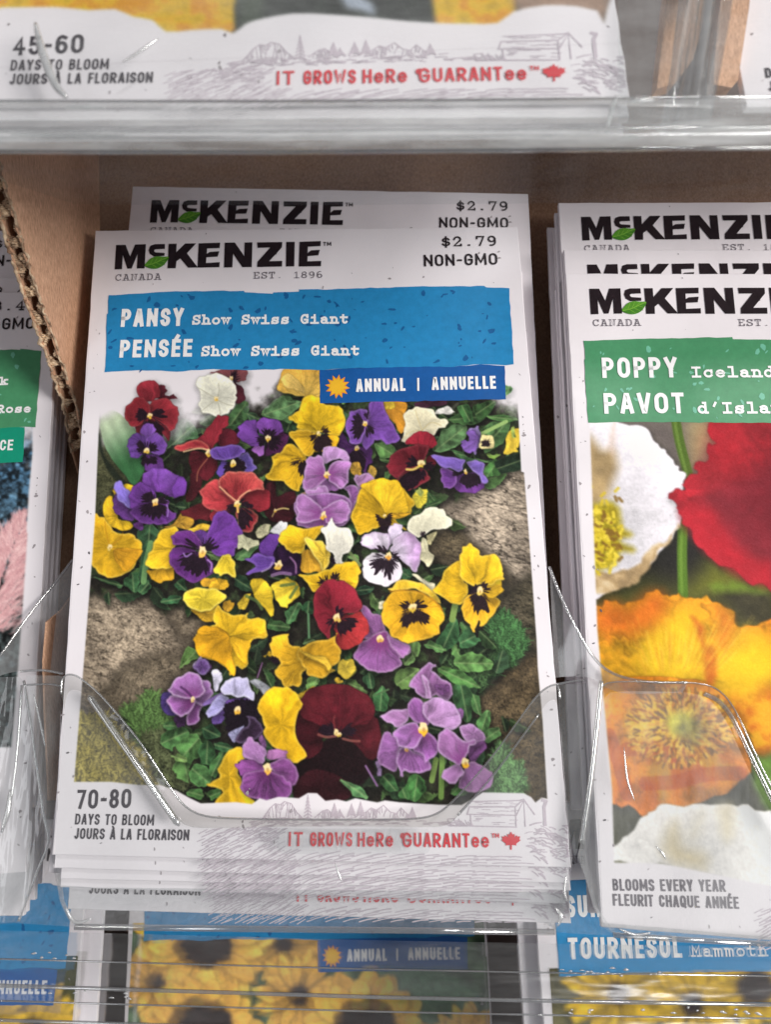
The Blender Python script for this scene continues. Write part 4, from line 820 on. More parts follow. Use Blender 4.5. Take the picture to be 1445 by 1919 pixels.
    # --- middle band
    p('d', [(95, 55), (140, 65), (195, 105), (290, 190), (400, 212), (462, 265), (472, 325), (442, 422), (352, 512), (212, 547), (120, 502), (80, 412), (90, 250)], (236, 178, 20), (228, 310), tip=(232, 170, 18), rim=(246, 206, 70), vein=.16)
    p('d', [(255, 330), (470, 322), (442, 420), (352, 510), (300, 440)], (224, 156, 20), (228, 310), sh=.12)
    for q in [[(228, 310), (300, 250), (330, 200)], [(228, 310), (340, 340), (465, 330)], [(228, 300), (200, 200), (190, 110)]]: c.line('d', q, .2, (180, 116, 10), .55)
    ey('d', (228, 312), 0.59, (222, 190, 90))
    p('d', [(512, 490), (600, 478), (720, 458), (733, 510), (680, 572), (610, 592), (550, 560)], (224, 164, 24), (640, 400)); p('d', [(592, 240), (680, 158), (765, 175), (725, 230), (742, 290), (695, 370), (722, 450), (640, 487), (560, 477), (500, 457), (520, 380), (560, 320)], (238, 186, 22), (740, 330), rim=(248, 214, 70))
    p('d', [(888, 190), (980, 188), (985, 265), (940, 285)], (96, 50, 140), (945, 340)); p('d', [(690, 402), (720, 320), (790, 298), (900, 335), (1012, 415), (1022, 505), (950, 562), (852, 577), (760, 522), (708, 462)], (88, 34, 112), (945, 340), rim=(124, 66, 142)); p('d', [(978, 242), (1010, 120), (1040, 58), (1110, 28), (1182, 70), (1242, 160), (1257, 280), (1202, 322), (1190, 372), (1080, 385), (1000, 315)], (98, 44, 140), (945, 340), rim=(122, 76, 164))
    p('d', [(703, 242), (740, 198), (832, 176), (902, 218), (945, 295), (900, 325), (800, 295), (728, 295)], (94, 36, 118), (945, 340), rim=(128, 70, 146)); bl('d', [(770, 425), (830, 372), (920, 360), (992, 420), (1002, 482), (920, 522), (850, 512), (790, 472)], (945, 340), feather=.7); bl('d', [(800, 275), (880, 262), (935, 315), (880, 335)], (945, 340), feather=.7); bl('d', [(968, 268), (1000, 250), (1045, 310), (1002, 352), (960, 335)], (945, 340), feather=.7)
    ey('d', (945, 345), 0.91, (240, 186, 70)); c.line('d', [(985, 410), (1015, 440), (1010, 500)], .3, (170, 120, 200), .8); c.line('d', [(800, 360), (820, 385), (860, 360)], .3, (150, 110, 190), .8)
    p('d', [(928, 572), (1010, 540), (1062, 562), (1002, 622), (940, 612)], (216, 156, 30), None); p('d', [(998, 612), (1060, 560), (1132, 572), (1132, 632), (1060, 645)], (226, 170, 26), None); p('d', [(1043, 502), (1070, 420), (1120, 372), (1182, 385), (1202, 470), (1197, 547), (1140, 522), (1080, 532)], (238, 202, 34), (1120, 380), rim=(250, 226, 90))
    p('d', [(848, 790), (950, 800), (1052, 770), (1032, 842), (1002, 892), (920, 862)], (222, 166, 28), None); p('d', [(1100, 752), (1150, 712), (1197, 740), (1150, 812), (1110, 790)], (206, 150, 30), None); p('d', [(798, 702), (820, 660), (842, 638), (920, 628), (1050, 638), (1127, 680), (1080, 752), (980, 802), (900, 802), (830, 762)], (240, 208, 40), (960, 720), rim=(250, 228, 100), vein=.1)
    p('e', [(58, 742), (140, 670), (162, 700), (120, 792), (78, 792)], (222, 182, 36), None); p('e', [(170, 572), (250, 558), (310, 610), (342, 680), (337, 770), (320, 842), (250, 770), (190, 700)], (236, 194, 30), (180, 680)); p('e', [(328, 602), (400, 560), (450, 543), (512, 570), (542, 640), (530, 702), (470, 752), (430, 782), (370, 732), (340, 672)], (236, 200, 40), (520, 600))
    for q in [[(130, 690), (210, 730), (250, 790)], [(470, 700), (520, 620)], [(400, 610), (500, 595)]]: c.line('e', q, .55, (74, 98, 48), .8)
    # whites
    p('e', [(313, 192), (370, 125), (432, 118), (442, 165), (390, 222), (340, 207)], (232, 232, 232), None, vein=.06, tex=.06); p('e', [(200, 200), (260, 140), (320, 140), (290, 220), (230, 240)], (172, 166, 130), None); p('e', [(60, 330), (110, 220), (210, 260), (140, 340)], (190, 188, 150), None, ruffle=.4)
    # purple-black centre
    p('e', [(230, 302), (290, 220), (342, 203), (392, 240), (382, 290), (355, 355), (335, 405), (250, 372)], (92, 46, 140), (375, 450)); p('e', [(350, 352), (400, 298), (455, 310), (552, 380), (558, 502), (450, 532), (340, 522), (300, 480)], (34, 14, 42), (375, 450), tex=.3); p('e', [(118, 405), (220, 368), (335, 388), (335, 440), (250, 502), (130, 517), (200, 462)], (98, 58, 156), (375, 450), rim=(126, 92, 178)); c.line('e', [(250, 500), (310, 470), (330, 430)], .3, (160, 130, 190), .8); c.line('e', [(470, 390), (510, 440), (515, 510)], .35, (150, 100, 150), .8); c.line('e', [(330, 530), (400, 512), (470, 520)], .6, (150, 110, 160), .7); ey('e', (375, 452), 0.88, (226, 176, 50))
    # yellow centre with fold
    p('e', [(383, 250), (430, 160), (500, 142), (572, 165), (722, 153), (692, 230), (640, 262), (590, 300), (560, 358), (470, 352), (420, 302)], (236, 182, 18), (590, 300), rim=(248, 210, 70)); p('e', [(553, 370), (600, 328), (692, 430), (722, 482), (650, 512), (565, 492)], (216, 156, 32), (600, 330)); p('e', [(578, 240), (700, 260), (747, 300), (772, 400), (732, 492), (690, 420), (620, 340)], (240, 196, 48), (740, 400), rim=(250, 224, 110))
    p('e', [(708, 182), (760, 135), (790, 92), (822, 140), (922, 165), (962, 260), (932, 330), (872, 382), (902, 430), (832, 452), (810, 380), (740, 312), (752, 250)], (234, 229, 212), (800, 400), rim=(246, 242, 230), vein=.08, tex=.06); bl('e', [(780, 380), (800, 385), (822, 440), (800, 440)], None, feather=.2)
    # white-lilac with black
    p('f', [(285, 182), (310, 133), (372, 138), (392, 190), (335, 262), (280, 295)], (206, 190, 216), (275, 385), vein=.12); p('f', [(68, 252), (110, 203), (200, 188), (285, 218), (298, 300), (255, 345), (170, 332), (80, 292)], (216, 202, 222), (275, 385), rim=(188, 158, 200), vein=.14); p('f', [(310, 270), (380, 198), (472, 198), (542, 280), (533, 372), (502, 498), (440, 472), (380, 402), (298, 352)], (206, 188, 214), (275, 385), tip=(170, 130, 178), rim=(214, 194, 220), vein=.16)
    p('f', [(78, 482), (100, 400), (180, 358), (262, 368), (335, 390), (387, 480), (372, 562), (280, 612), (205, 607), (110, 562)], (224, 214, 224), (275, 385), rim=(240, 234, 238), vein=.1); bl('f', [(150, 430), (200, 390), (270, 398), (322, 420), (332, 490), (282, 542), (240, 492), (180, 497)], (275, 385), feather=.7); bl('f', [(182, 332), (230, 318), (262, 348), (205, 358)], (275, 385)); bl('f', [(305, 360), (350, 358), (362, 402), (320, 402)], (275, 385)); ey('f', (277, 378), 0.70, (230, 150, 40))
    # cream on the rock
    p('f', [(540, 262), (570, 250), (602, 340), (637, 390), (592, 462), (540, 402)], (228, 220, 176), None, vein=.08); p('f', [(580, 222), (660, 188), (622, 282), (588, 285)], (220, 208, 150), None); p('f', [(423, 152), (500, 60), (570, 20), (640, 3), (702, 20), (772, 100), (772, 150), (700, 172), (610, 182), (530, 232), (470, 212)], (234, 228, 196), (540, 210), rim=(246, 242, 220), vein=.08, tex=.06); bl('f', [(530, 200), (570, 190), (555, 230), (535, 230)], None, feather=.2)
    # yellow with blotch, red, lilac
    p('e', [(533, 530), (640, 520), (770, 468), (870, 438), (962, 425), (1017, 482), (1002, 552), (962, 642), (890, 582), (800, 562), (740, 592), (650, 662), (602, 592)], (236, 182, 18), (740, 600), rim=(248, 208, 60)); bl('e', [(695, 562), (750, 548), (745, 592), (702, 592)], (760, 600)); bl('e', [(780, 532), (832, 520), (842, 565), (790, 565)], (800, 600))
    p('e', [(1020, 782), (1060, 768), (1112, 830), (1182, 850), (1210, 950), (1172, 1012), (1030, 1022), (1040, 940)], (146, 86, 150), (1165, 1020), rim=(190, 150, 190)); p('e', [(958, 1142), (1000, 1060), (1080, 1005), (1200, 955), (1262, 1010), (1342, 1048), (1402, 1080), (1387, 1132), (1332, 1162), (1322, 1222), (1232, 1277), (1150, 1277), (1050, 1252), (988, 1202)], (142, 80, 148), (1165, 1020), rim=(196, 160, 198), dark=(120, 48, 112), vein=.35); p('e', [(1230, 990), (1342, 1048), (1402, 1080), (1387, 1132), (1332, 1162), (1270, 1100)], (150, 92, 156), (1165, 1020), sh=.15, rim=(190, 150, 190)); ey('e', (1165, 1022), 0.70, (220, 160, 60))
    p('e', [(845, 855), (920, 828), (1015, 798), (1052, 860), (1082, 940), (1042, 1022), (950, 1092), (850, 1097), (818, 1050), (828, 970), (790, 935)], (168, 36, 40), (825, 855), tip=(178, 42, 44)); p('e', [(645, 722), (680, 640), (760, 578), (860, 568), (952, 620), (1002, 700), (1012, 792), (940, 822), (865, 840), (840, 870), (790, 910), (775, 1012), (718, 962), (658, 870)], (136, 26, 42), (825, 855), rim=(150, 40, 52)); bl('e', [(810, 792), (850, 772), (895, 832), (850, 852)], (825, 855)); bl('e', [(770, 872), (812, 870), (812, 932), (780, 935)], (825, 855)); bl('e', [(850, 882), (930, 858), (992, 892), (962, 942), (880, 982), (830, 950)], (825, 855)); ey('e', (830, 858), 0.77, (222, 180, 70))
    # yellow faces on the right
    p('f', [(468, 532), (510, 525), (560, 558), (632, 600), (625, 662), (560, 622)], (230, 222, 184), None, vein=.08); p('f', [(205, 745), (260, 735), (270, 780), (220, 785)], (222, 214, 180), None)
    p('f', [(288, 622), (370, 578), (480, 573), (582, 610), (652, 670), (685, 760), (640, 720), (520, 655), (400, 642), (298, 655)], (238, 190, 34), (465, 780), rim=(250, 214, 90)); p('f', [(228, 852), (240, 758), (290, 678), (380, 638), (520, 652), (622, 702), (692, 780), (717, 852), (682, 952), (622, 1012), (530, 1032), (430, 1053), (350, 1022), (280, 952)], (230, 166, 18), (465, 780), rim=(244, 196, 50)); c.line('f', [(295, 655), (400, 645), (520, 660), (640, 730), (700, 800)], .35, (176, 110, 10), .6)
    bl('f', [(372, 762), (430, 738), (452, 790), (400, 802)], (465, 780)); bl('f', [(482, 745), (540, 738), (562, 772), (500, 792)], (465, 780)); bl('f', [(380, 862), (430, 820), (490, 800), (560, 818), (602, 880), (560, 912), (490, 882), (430, 932), (385, 902)], (465, 780), feather=.4); ey('f', (470, 780), 0.80, (214, 176, 40))
    p('f', [(623, 642), (700, 560), (720, 498), (842, 413), (860, 560), (905, 622), (875, 702), (832, 757), (740, 722)], (236, 182, 18), (985, 650), rim=(248, 208, 60)); p('f', [(858, 742), (880, 680), (980, 668), (1062, 678), (1137, 730), (1082, 842), (1000, 925), (980, 880), (950, 965), (910, 912), (845, 832)], (232, 170, 22), (985, 650), rim=(246, 200, 60)); p('f', [(1000, 600), (1132, 560), (1167, 640), (1112, 702), (1030, 692)], (234, 178, 22), (985, 650)); p('f', [(833, 402), (860, 310), (910, 283), (970, 320), (1012, 370), (1102, 368), (1152, 420), (1162, 500), (1177, 552), (1100, 582), (1000, 602), (920, 612), (850, 562)], (238, 186, 18), (985, 650), rim=(248, 212, 70))
    bl('f', [(910, 662), (960, 608), (955, 672)], (985, 650)); bl('f', [(1005, 600), (1050, 588), (1062, 642), (1020, 667)], (985, 650)); bl('f', [(923, 702), (1000, 678), (1047, 722), (1052, 802), (1020, 790), (1000, 800), (960, 817)], (985, 650), feather=.4); ey('f', (988, 652), 0.70, (230, 200, 90))
    # big yellow lower-left, yellow lower-centre
    p('d', [(1020, 862), (1060, 763), (1112, 810), (1190, 835), (1292, 813), (1302, 850), (1402, 850), (1437, 900), (1442, 992), (1402, 1022), (1332, 1022), (1302, 1102), (1302, 1192), (1270, 1252), (1210, 1232), (1200, 1292), (1160, 1305), (1140, 1262), (1060, 1202), (940, 1152), (890, 1082), (888, 1010), (950, 940), (1042, 912)], (238, 184, 20), (1150, 1000), rim=(248, 210, 70)); p('d', [(888, 1010), (960, 930), (1060, 925), (1150, 1000), (1175, 1090), (1200, 1292), (1160, 1305), (1140, 1262), (1060, 1202), (940, 1152), (890, 1082)], (234, 164, 16), (1150, 1000), sh=.2); p('d', [(1160, 1010), (1300, 1040), (1332, 1022), (1302, 1102), (1302, 1192), (1250, 1200)], (238, 178, 20), (1150, 1000), sh=.2)
    p('d', [(870, 1230), (900, 1180), (940, 1155), (930, 1220), (890, 1245)], (176, 156, 196), None); p('d', [(870, 1250), (940, 1180), (1000, 1190), (1010, 1260), (940, 1300)], (84, 50, 100), None)
    p('e', [(268, 1162), (310, 1120), (330, 1150), (290, 1150)], (228, 176, 30), None); p('e', [(310, 1060), (340, 1000), (430, 978), (465, 1000), (472, 1060), (560, 1090), (545, 1170), (590, 1212), (552, 1300), (547, 1382), (470, 1392), (390, 1352), (348, 1262), (402, 1205), (330, 1152)], (230, 170, 22), (570, 1190), rim=(246, 200, 60)); p('e', [(528, 1100), (640, 1048), (792, 1013), (832, 978), (820, 1050), (872, 1112), (850, 1192), (788, 1232), (822, 1272), (720, 1322), (620, 1292), (560, 1222)], (228, 166, 24), (570, 1190), rim=(244, 196, 60)); p('e', [(528, 1100), (640, 1148), (732, 1163), (782, 1220), (772, 1267), (700, 1205), (600, 1162)], (238, 188, 44), (560, 1130), sh=.4); bl('e', [(300, 1170), (360, 1160), (395, 1200), (350, 1215)], None, feather=.2)
    p('e', [(842, 1232), (880, 1180), (952, 1182), (975, 1262), (900, 1332), (850, 1290)], (200, 170, 44), None); p('e', [(820, 1340), (850, 1325), (870, 1350), (840, 1365)], (226, 180, 40), None, sh=.1)
    # --- bottom band
    p('g', [(745, 62), (790, 12), (842, 30), (832, 100), (780, 107)], (84, 54, 112), None, rim=(140, 120, 170)); p('g', [(545, 262), (580, 210), (625, 240), (645, 352), (580, 332)], (74, 52, 130), None); p('g', [(628, 360), (700, 368), (692, 422), (640, 422)], (52, 26, 62), None)
    p('g', [(700, 362), (745, 265), (795, 290), (785, 350), (770, 392), (700, 417)], (132, 68, 140), (745, 260), rim=LRIM); p('g', [(718, 232), (800, 145), (852, 158), (862, 222), (800, 305)], (148, 96, 164), (745, 260), rim=(210, 184, 220)); p('g', [(593, 250), (640, 238), (745, 245), (755, 300), (700, 362), (640, 352), (600, 302)], (146, 84, 156), (745, 260), rim=(214, 190, 222), dark=(116, 48, 116)); p('g', [(588, 202), (640, 130), (700, 108), (772, 110), (805, 160), (805, 222), (750, 255), (640, 245)], (154, 96, 166), (745, 260), rim=(214, 190, 222), dark=(126, 58, 126)); c.line('g', [(670, 185), (710, 215), (745, 255)], .4, (70, 30, 80), .8); ey('g', (742, 260), 0.49, (220, 190, 110))
    p('g', [(853, 100), (900, 83), (922, 110), (912, 170), (868, 212)], (206, 202, 224), None, vein=.1); p('g', [(790, 300), (900, 220), (930, 230), (860, 290)], (128, 96, 172), None); p('g', [(858, 372), (930, 275), (962, 290), (912, 402), (858, 402)], (104, 72, 160), None); p('g', [(818, 322), (870, 258), (932, 228), (955, 280), (872, 362), (828, 362)], (156, 148, 206), (980, 290), rim=(190, 186, 226))
    p('g', [(935, 270), (1040, 250), (1080, 265), (1050, 300), (960, 300)], (100, 62, 150), None, sh=.2); bl('g', [(930, 300), (1000, 262), (1110, 270), (1150, 330), (1130, 390), (1060, 430), (1020, 520), (960, 500), (940, 400)], None, (18, 10, 20), .3); p('g', [(908, 212), (940, 150), (1010, 128), (1062, 133), (1102, 200), (1107, 267), (1050, 242), (970, 242)], (188, 182, 222), (1000, 300), rim=(222, 218, 240), vein=.14); p('g', [(1085, 150), (1130, 150), (1212, 185), (1180, 245), (1140, 200)], (150, 152, 160), None)
    p('g', [(958, 462), (1050, 418), (1020, 480), (1000, 515), (975, 500)], (150, 148, 190), None); p('g', [(1060, 362), (1120, 372), (1162, 420), (1142, 482), (1060, 512), (1000, 515), (1040, 440), (1080, 400)], (46, 28, 50), None, rim=(120, 100, 140)); ey('g', (1010, 325), 0.73, (240, 176, 40))
    p('h', [(195, 185), (285, 142), (225, 212)], (232, 188, 36), None, sh=.3); p('h', [(215, 262), (232, 245), (236, 258), (222, 268)], (236, 180, 40), None, sh=.1)
    # giant maroon
    bl('h', [(200, 500), (310, 420), (480, 420), (560, 500), (540, 600), (360, 640), (210, 600)], None, (20, 9, 12), .3)
    p('h', [(430, 372), (480, 310), (572, 288), (607, 390), (582, 492), (500, 472), (440, 412)], (70, 16, 24), (400, 370), tex=.25); p('h', [(193, 332), (218, 235), (330, 340), (345, 370), (320, 400), (340, 452), (300, 492), (220, 482)], (66, 16, 24), (400, 370), tex=.25); p('h', [(213, 212), (280, 148), (370, 126), (470, 148), (552, 200), (572, 292), (480, 342), (400, 365), (330, 345), (225, 300)], (98, 20, 32), (400, 370), tip=(84, 20, 28), tex=.25)
    bl('h', [(310, 340), (370, 330), (400, 380), (330, 385)], (400, 370)); bl('h', [(410, 360), (460, 335), (470, 380), (430, 395)], (400, 370)); bl('h', [(300, 470), (330, 410), (400, 385), (470, 415), (540, 520), (480, 575), (330, 565), (200, 525)], (400, 370), (22, 9, 12), .4); c.line('h', [(300, 378), (340, 390), (385, 385)], .4, (150, 80, 70), .7); c.line('h', [(420, 398), (460, 408), (500, 410)], .4, (150, 80, 70), .7); c.line('h', [(380, 350), (375, 310), (380, 290)], .35, (120, 40, 44), .7); ey('h', (388, 368), 0.57, (214, 190, 110)); ey('h', (402, 378), 0.42, (220, 180, 60))
    p('h', [(190, 600), (330, 545), (470, 640), (420, 700), (200, 700)], (48, 14, 20), None); c.leaf('h', [(408, 600), (460, 608), (522, 650), (540, 692), (470, 668)], (84, 136, 80)); c.line('h', [(530, 530), (585, 625)], .35, (120, 84, 130)); c.line('h', [(570, 190), (640, 160)], .3, (70, 100, 60))
    p('h', [(8, 252), (48, 170), (130, 146), (192, 170), (217, 230), (192, 310), (202, 420), (243, 482), (180, 518), (100, 452), (38, 372), (43, 330)], (238, 180, 12), (120, 330), rim=(248, 206, 60), vein=.1)
    # lilac lower-left with yellow behind
    p('g', [(827, 762), (900, 728), (900, 658), (960, 568), (1048, 543), (1060, 610), (1010, 655), (1040, 760), (1110, 870), (1110, 900), (868, 900), (920, 820), (850, 790)], (238, 182, 18), (960, 720), rim=(248, 206, 60), vein=.1)
    p('g', [(1140, 500), (1160, 460), (1180, 540), (1180, 580)], (140, 84, 150), None); p('g', [(1188, 582), (1250, 558), (1312, 580), (1300, 612), (1210, 630)], (168, 104, 164), (1190, 680)); p('g', [(1048, 612), (1050, 520), (1090, 483), (1132, 520), (1182, 570), (1160, 640)], (160, 108, 168), (1190, 680), rim=(190, 150, 196)); p('g', [(998, 662), (1030, 620), (1080, 628), (1185, 668), (1140, 722), (1030, 712)], (128, 62, 134), (1190, 680)); p('g', [(1195, 655), (1290, 608), (1352, 650), (1377, 720), (1342, 772), (1280, 745)], (132, 66, 136), (1190, 680), rim=(176, 130, 180)); p('g', [(1023, 772), (1080, 695), (1180, 685), (1290, 715), (1338, 760), (1322, 832), (1230, 862), (1130, 862), (1050, 832)], (124, 60, 130), (1190, 680), dark=(90, 34, 90), vein=.5, rim=(170, 120, 176)); ey('g', (1190, 680), 0.84, (244, 176, 60))
    # lilac cluster lower right
    p('h', [(570, 520), (600, 500), (612, 560), (590, 580)], (150, 120, 170), None); p('h', [(748, 132), (800, 60), (832, 28), (867, 40), (862, 80), (942, 130), (950, 182), (920, 215), (870, 195), (820, 205), (770, 172)], (146, 92, 150), (840, 190), rim=LRIM, vein=.4); p('h', [(800, 90), (840, 120), (855, 190), (825, 200), (810, 140)], (168, 116, 170), None, rim=LRIM); p('h', [(870, 130), (930, 140), (930, 180), (880, 185)], (110, 62, 118), None)
    p('h', [(588, 492), (610, 378), (662, 378), (695, 440), (680, 555), (610, 532)], (140, 84, 150), (730, 440), rim=(180, 140, 186)); p('h', [(678, 492), (700, 438), (765, 455), (840, 500), (842, 552), (770, 573), (720, 560), (705, 585), (690, 575)], (138, 80, 148), (730, 440), rim=LRIM, vein=.4); ey('h', (728, 448), 0.47, (232, 160, 80))
    p('h', [(598, 292), (660, 263), (740, 258), (735, 310), (690, 342), (650, 322)], (160, 108, 164), (800, 340), rim=LRIM); p('h', [(735, 215), (800, 205), (840, 320), (780, 325), (740, 290)], (144, 80, 154), (810, 350), rim=(190, 150, 196)); p('h', [(940, 250), (1000, 265), (985, 320), (950, 330)], (130, 80, 140), None)
    p('h', [(758, 452), (820, 365), (875, 400), (887, 450), (830, 512), (800, 480)], (142, 78, 154), (810, 350), rim=(190, 150, 200), dark=MAGE); p('h', [(798, 252), (840, 200), (900, 196), (972, 250), (992, 312), (952, 355), (860, 332)], (172, 122, 178), (810, 350), rim=LRIM, tip=(176, 130, 184)); p('h', [(663, 372), (700, 328), (780, 322), (815, 370), (765, 445), (690, 432)], (150, 92, 162), (810, 350), rim=LRIM, dark=MAGE); ey('h', (810, 352), 0.99, (246, 180, 30))
    p('h', [(978, 352), (1030, 328), (1102, 370), (1102, 412), (1030, 415)], (156, 106, 162), None, rim=LRIM); p('h', [(1020, 452), (1100, 408), (1114, 440), (1045, 515)], (120, 66, 130), (1010, 515)); p('h', [(983, 602), (1040, 515), (1112, 540), (1152, 590), (1120, 645), (1000, 645)], (152, 98, 158), (1010, 515), rim=(190, 150, 190)); p('h', [(893, 562), (970, 522), (1005, 560), (965, 618), (910, 602)], (158, 106, 164), (1010, 515), rim=LRIM); p('h', [(885, 382), (930, 343), (1000, 400), (1062, 400), (1045, 440), (1010, 485), (975, 525), (890, 462)], (158, 100, 162), (1010, 515), rim=LRIM, dark=MAGE); ey('h', (1012, 515), 0.78, (244, 176, 30))
    # --- trim to the picture's outline, bare paper elsewhere
    out = [(206, 660), (186, 766), (178, 965), (171, 1055), (155, 1262), (138, 1465), (208, 1465), (259, 1471), (300, 1471), (329, 1481), (354, 1495), (376, 1505), (441, 1503), (472, 1507), (486, 1496), (499, 1500), (522, 1493), (560, 1496), (577, 1486), (594, 1487), (610, 1501), (632, 1498), (649, 1502), (666, 1496), (707, 1504), (721, 1500), (750, 1503), (822, 1508), (866, 1508), (891, 1494), (905, 1485), (982, 1486), (996, 1494), (1004, 1504), (1016, 1495), (1026, 1497), (1017, 1350), (1008, 1250), (1006, 1200), (990, 985), (982, 885), (977, 884), (970, 740), (968, 660)]
    P_ = c.tr('p', out); P_ = P_ + RNG.normal(0, .03, P_.shape); q = c.sdf(P_, X, Y); m = sstep(-.1, .1, q)[..., None]
    c.a = C3((219, 214, 218)) * (1 - m) + c.a * m
    return c
def paint_poppies(fr):
    q = fr.trace([(1063, 513), (1125, 1738), (1500, 1000)])
    c = Canvas(fr, -42.5, 25.0, 8.0, 113.0, .17)
    X, Y = np.meshgrid(c.xs, c.ys); c.seed = 500
    f = fbm(X, Y, .12, 3, 60)
    py = sstep(26, 60, Y)[..., None]; c.a[:] = C3((112, 102, 92)) * (1 - py) + C3((26, 26, 20)) * py
    g = sstep(50, 70, Y)[..., None] * (.5 + f[..., None]); c.a[:] = c.a * (1 - np.clip(g, 0, 1)) + C3((84, 84, 26)) * np.clip(g, 0, 1)
    c.fill('q', [(900, 40), (1080, 40), (1060, 180), (960, 300), (900, 330)], (176, 152, 96), soft=3, alpha=.8)
    c.fill('q', [(500, 60), (760, 60), (820, 300), (700, 220)], (98, 88, 84), soft=2.5)
    c.fill('q', [(860, 800), (1060, 960), (1000, 1100), (700, 1060), (620, 980)], (24, 22, 20), soft=3)
    c.fill('q', [(1040, 1000), (1200, 1060), (1445, 1180), (1445, 1250), (1060, 1200), (900, 1190)], (120, 122, 24), soft=3.5, alpha=.8)
    c.fill('q', [(1080, 1190), (1445, 1160), (1500, 1500), (1280, 1420), (1180, 1320)], (50, 46, 28), soft=2.2, tex=.5, tscale=.5)
    for k in range(9): c.fill('q', [(1030 + k * 52, 1140 + 8 * (k % 3)), (1075 + k * 52, 1125), (1100 + k * 52, 1165), (1060 + k * 52, 1195)], (104, 132, 30), soft=.9, alpha=.75)
    c.line('q', [(803, 30), (830, 180), (890, 400)], 1.7, (70, 98, 26)); c.line('q', [(796, 30), (822, 180), (878, 400)], .5, (112, 144, 54), .6)
    c.line('q', [(850, 730), (845, 950), (852, 1210)], 1.7, (74, 110, 22)); c.line('q', [(844, 760), (838, 950), (844, 1210)], .5, (112, 150, 48), .6)
    # white poppy, its tan shade and stamens
    wp = [(150, 40), (490, 62), (620, 95), (660, 180), (720, 225), (760, 268), (805, 330), (840, 365), (867, 420), (842, 510), (780, 530), (832, 620), (832, 742), (790, 800), (715, 900), (640, 990), (540, 1100), (460, 1150), (350, 1190), (200, 1200), (150, 600)]
    c.petal('q', wp, (226, 222, 228), (240, 780), vein=.05, tex=.04, ruffle=.16)
    c.fill('q', [(832, 742), (790, 805), (715, 905), (640, 995), (540, 1105), (460, 1155), (350, 1192), (200, 1205), (200, 1080), (350, 1062), (450, 1052), (560, 985), (640, 880), (740, 835)], (190, 156, 106), ruffle=.22, soft=.35, tex=.35, tscale=.5, col2=(206, 182, 140))
    c.fill('q', [(180, 130), (300, 225), (385, 235), (402, 320), (380, 440), (322, 560), (240, 640), (160, 640)], (166, 138, 92), soft=1.4, tex=.25, tscale=.35)
    c.fill('q', [(350, 180), (375, 60), (395, 60), (385, 240), (360, 240)], (206, 178, 160), soft=.9, alpha=.7)
    c.fill('q', [(180, 610), (260, 590), (380, 580), (430, 680), (430, 740), (500, 800), (430, 840), (520, 905), (430, 925), (390, 1010), (320, 1045), (180, 1040)], (190, 168, 22), soft=.9, tex=.6, tscale=.8, col2=(142, 124, 12))
    r = np.random.default_rng(3)
    for k in range(150):
        a = r.normal(0, 1.2); x = 190 + 240 * r.random() ** 1.4; y = 800 + 190 * r.normal() * .6
        c.line('q', [(x, y), (x + 30 * math.cos(a), y + 30 * math.sin(a))], .55, [(232, 206, 50), (120, 84, 20), (206, 178, 26)][k % 3], .8, False)
    # red poppy
    c.petal('q', [(1062, 20), (1600, 20), (1600, 1240), (1445, 1172), (1330, 1140), (1180, 1052), (1080, 982), (960, 882), (870, 772), (832, 680), (822, 600), (775, 530), (848, 508), (852, 450), (922, 402), (930, 340), (1002, 280), (1010, 210), (1060, 182)], (164, 22, 34), (1500, 500), vein=.12, tex=.12, ruffle=.35)
    c.fill('q', [(1000, 560), (1062, 640), (1150, 800), (1250, 905), (1400, 985), (1600, 1000), (1600, 300), (1400, 330), (1250, 420), (1100, 480)], (126, 24, 36), soft=2.6, tex=.18, tscale=.3)
    c.fill('q', [(1080, 60), (1300, 60), (1200, 300), (1020, 420), (1010, 300)], (172, 26, 36), soft=4, alpha=.6)
    c.fill('q', [(840, 650), (1040, 640), (1150, 830), (1300, 960), (1445, 1000), (1445, 1150), (1180, 1040), (960, 870)], (178, 20, 34), soft=1.6, alpha=.85, tex=.1)
    # big orange poppy
    op = [(262, 190), (320, 118), (372, 95), (480, 125), (580, 80), (640, 30), (692, 30), (760, 55), (822, 36), (932, 80), (1010, 68), (1102, 120), (1192, 180), (1232, 252), (1290, 267), (1380, 240), (1600, 262), (1600, 1150), (1380, 1150), (1300, 1000), (1200, 1000), (240, 900)]
    c.petal('r', op, (226, 160, 14), (760, 700), tip=(216, 110, 20), vein=.28, tex=.2, ruffle=.3)
    c.fill('r', [(640, 290), (760, 220), (890, 190), (985, 400), (990, 620), (700, 620), (560, 520)], (232, 186, 16), soft=3, tex=.12, tscale=.6)
    c.fill('r', [(1080, 420), (1200, 360), (1400, 330), (1600, 420), (1445, 700), (1250, 740), (1080, 640)], (232, 182, 14), soft=3, tex=.12, tscale=.5)
    c.fill('r', [(262, 190), (372, 100), (480, 130), (640, 36), (740, 90), (680, 260), (480, 330), (300, 280)], (210, 92, 18), soft=2.2, alpha=.75, tex=.25, tscale=.5)
    c.fill('r', [(908, 200), (992, 270), (1002, 380), (1070, 430), (1072, 640), (1000, 640), (982, 400)], (198, 98, 16), soft=.7, tex=.15)
    c.fill('r', [(1080, 150), (1180, 200), (1160, 380), (1100, 380)], (210, 110, 18), soft=1.4, alpha=.8)
    c.fill('r', [(1150, 760), (1300, 740), (1445, 660), (1600, 760), (1600, 1100), (1380, 1140), (1300, 1000)], (216, 104, 16), soft=2, alpha=.85, tex=.3, tscale=.4, col2=(228, 160, 20))
    rv = np.random.default_rng(21)
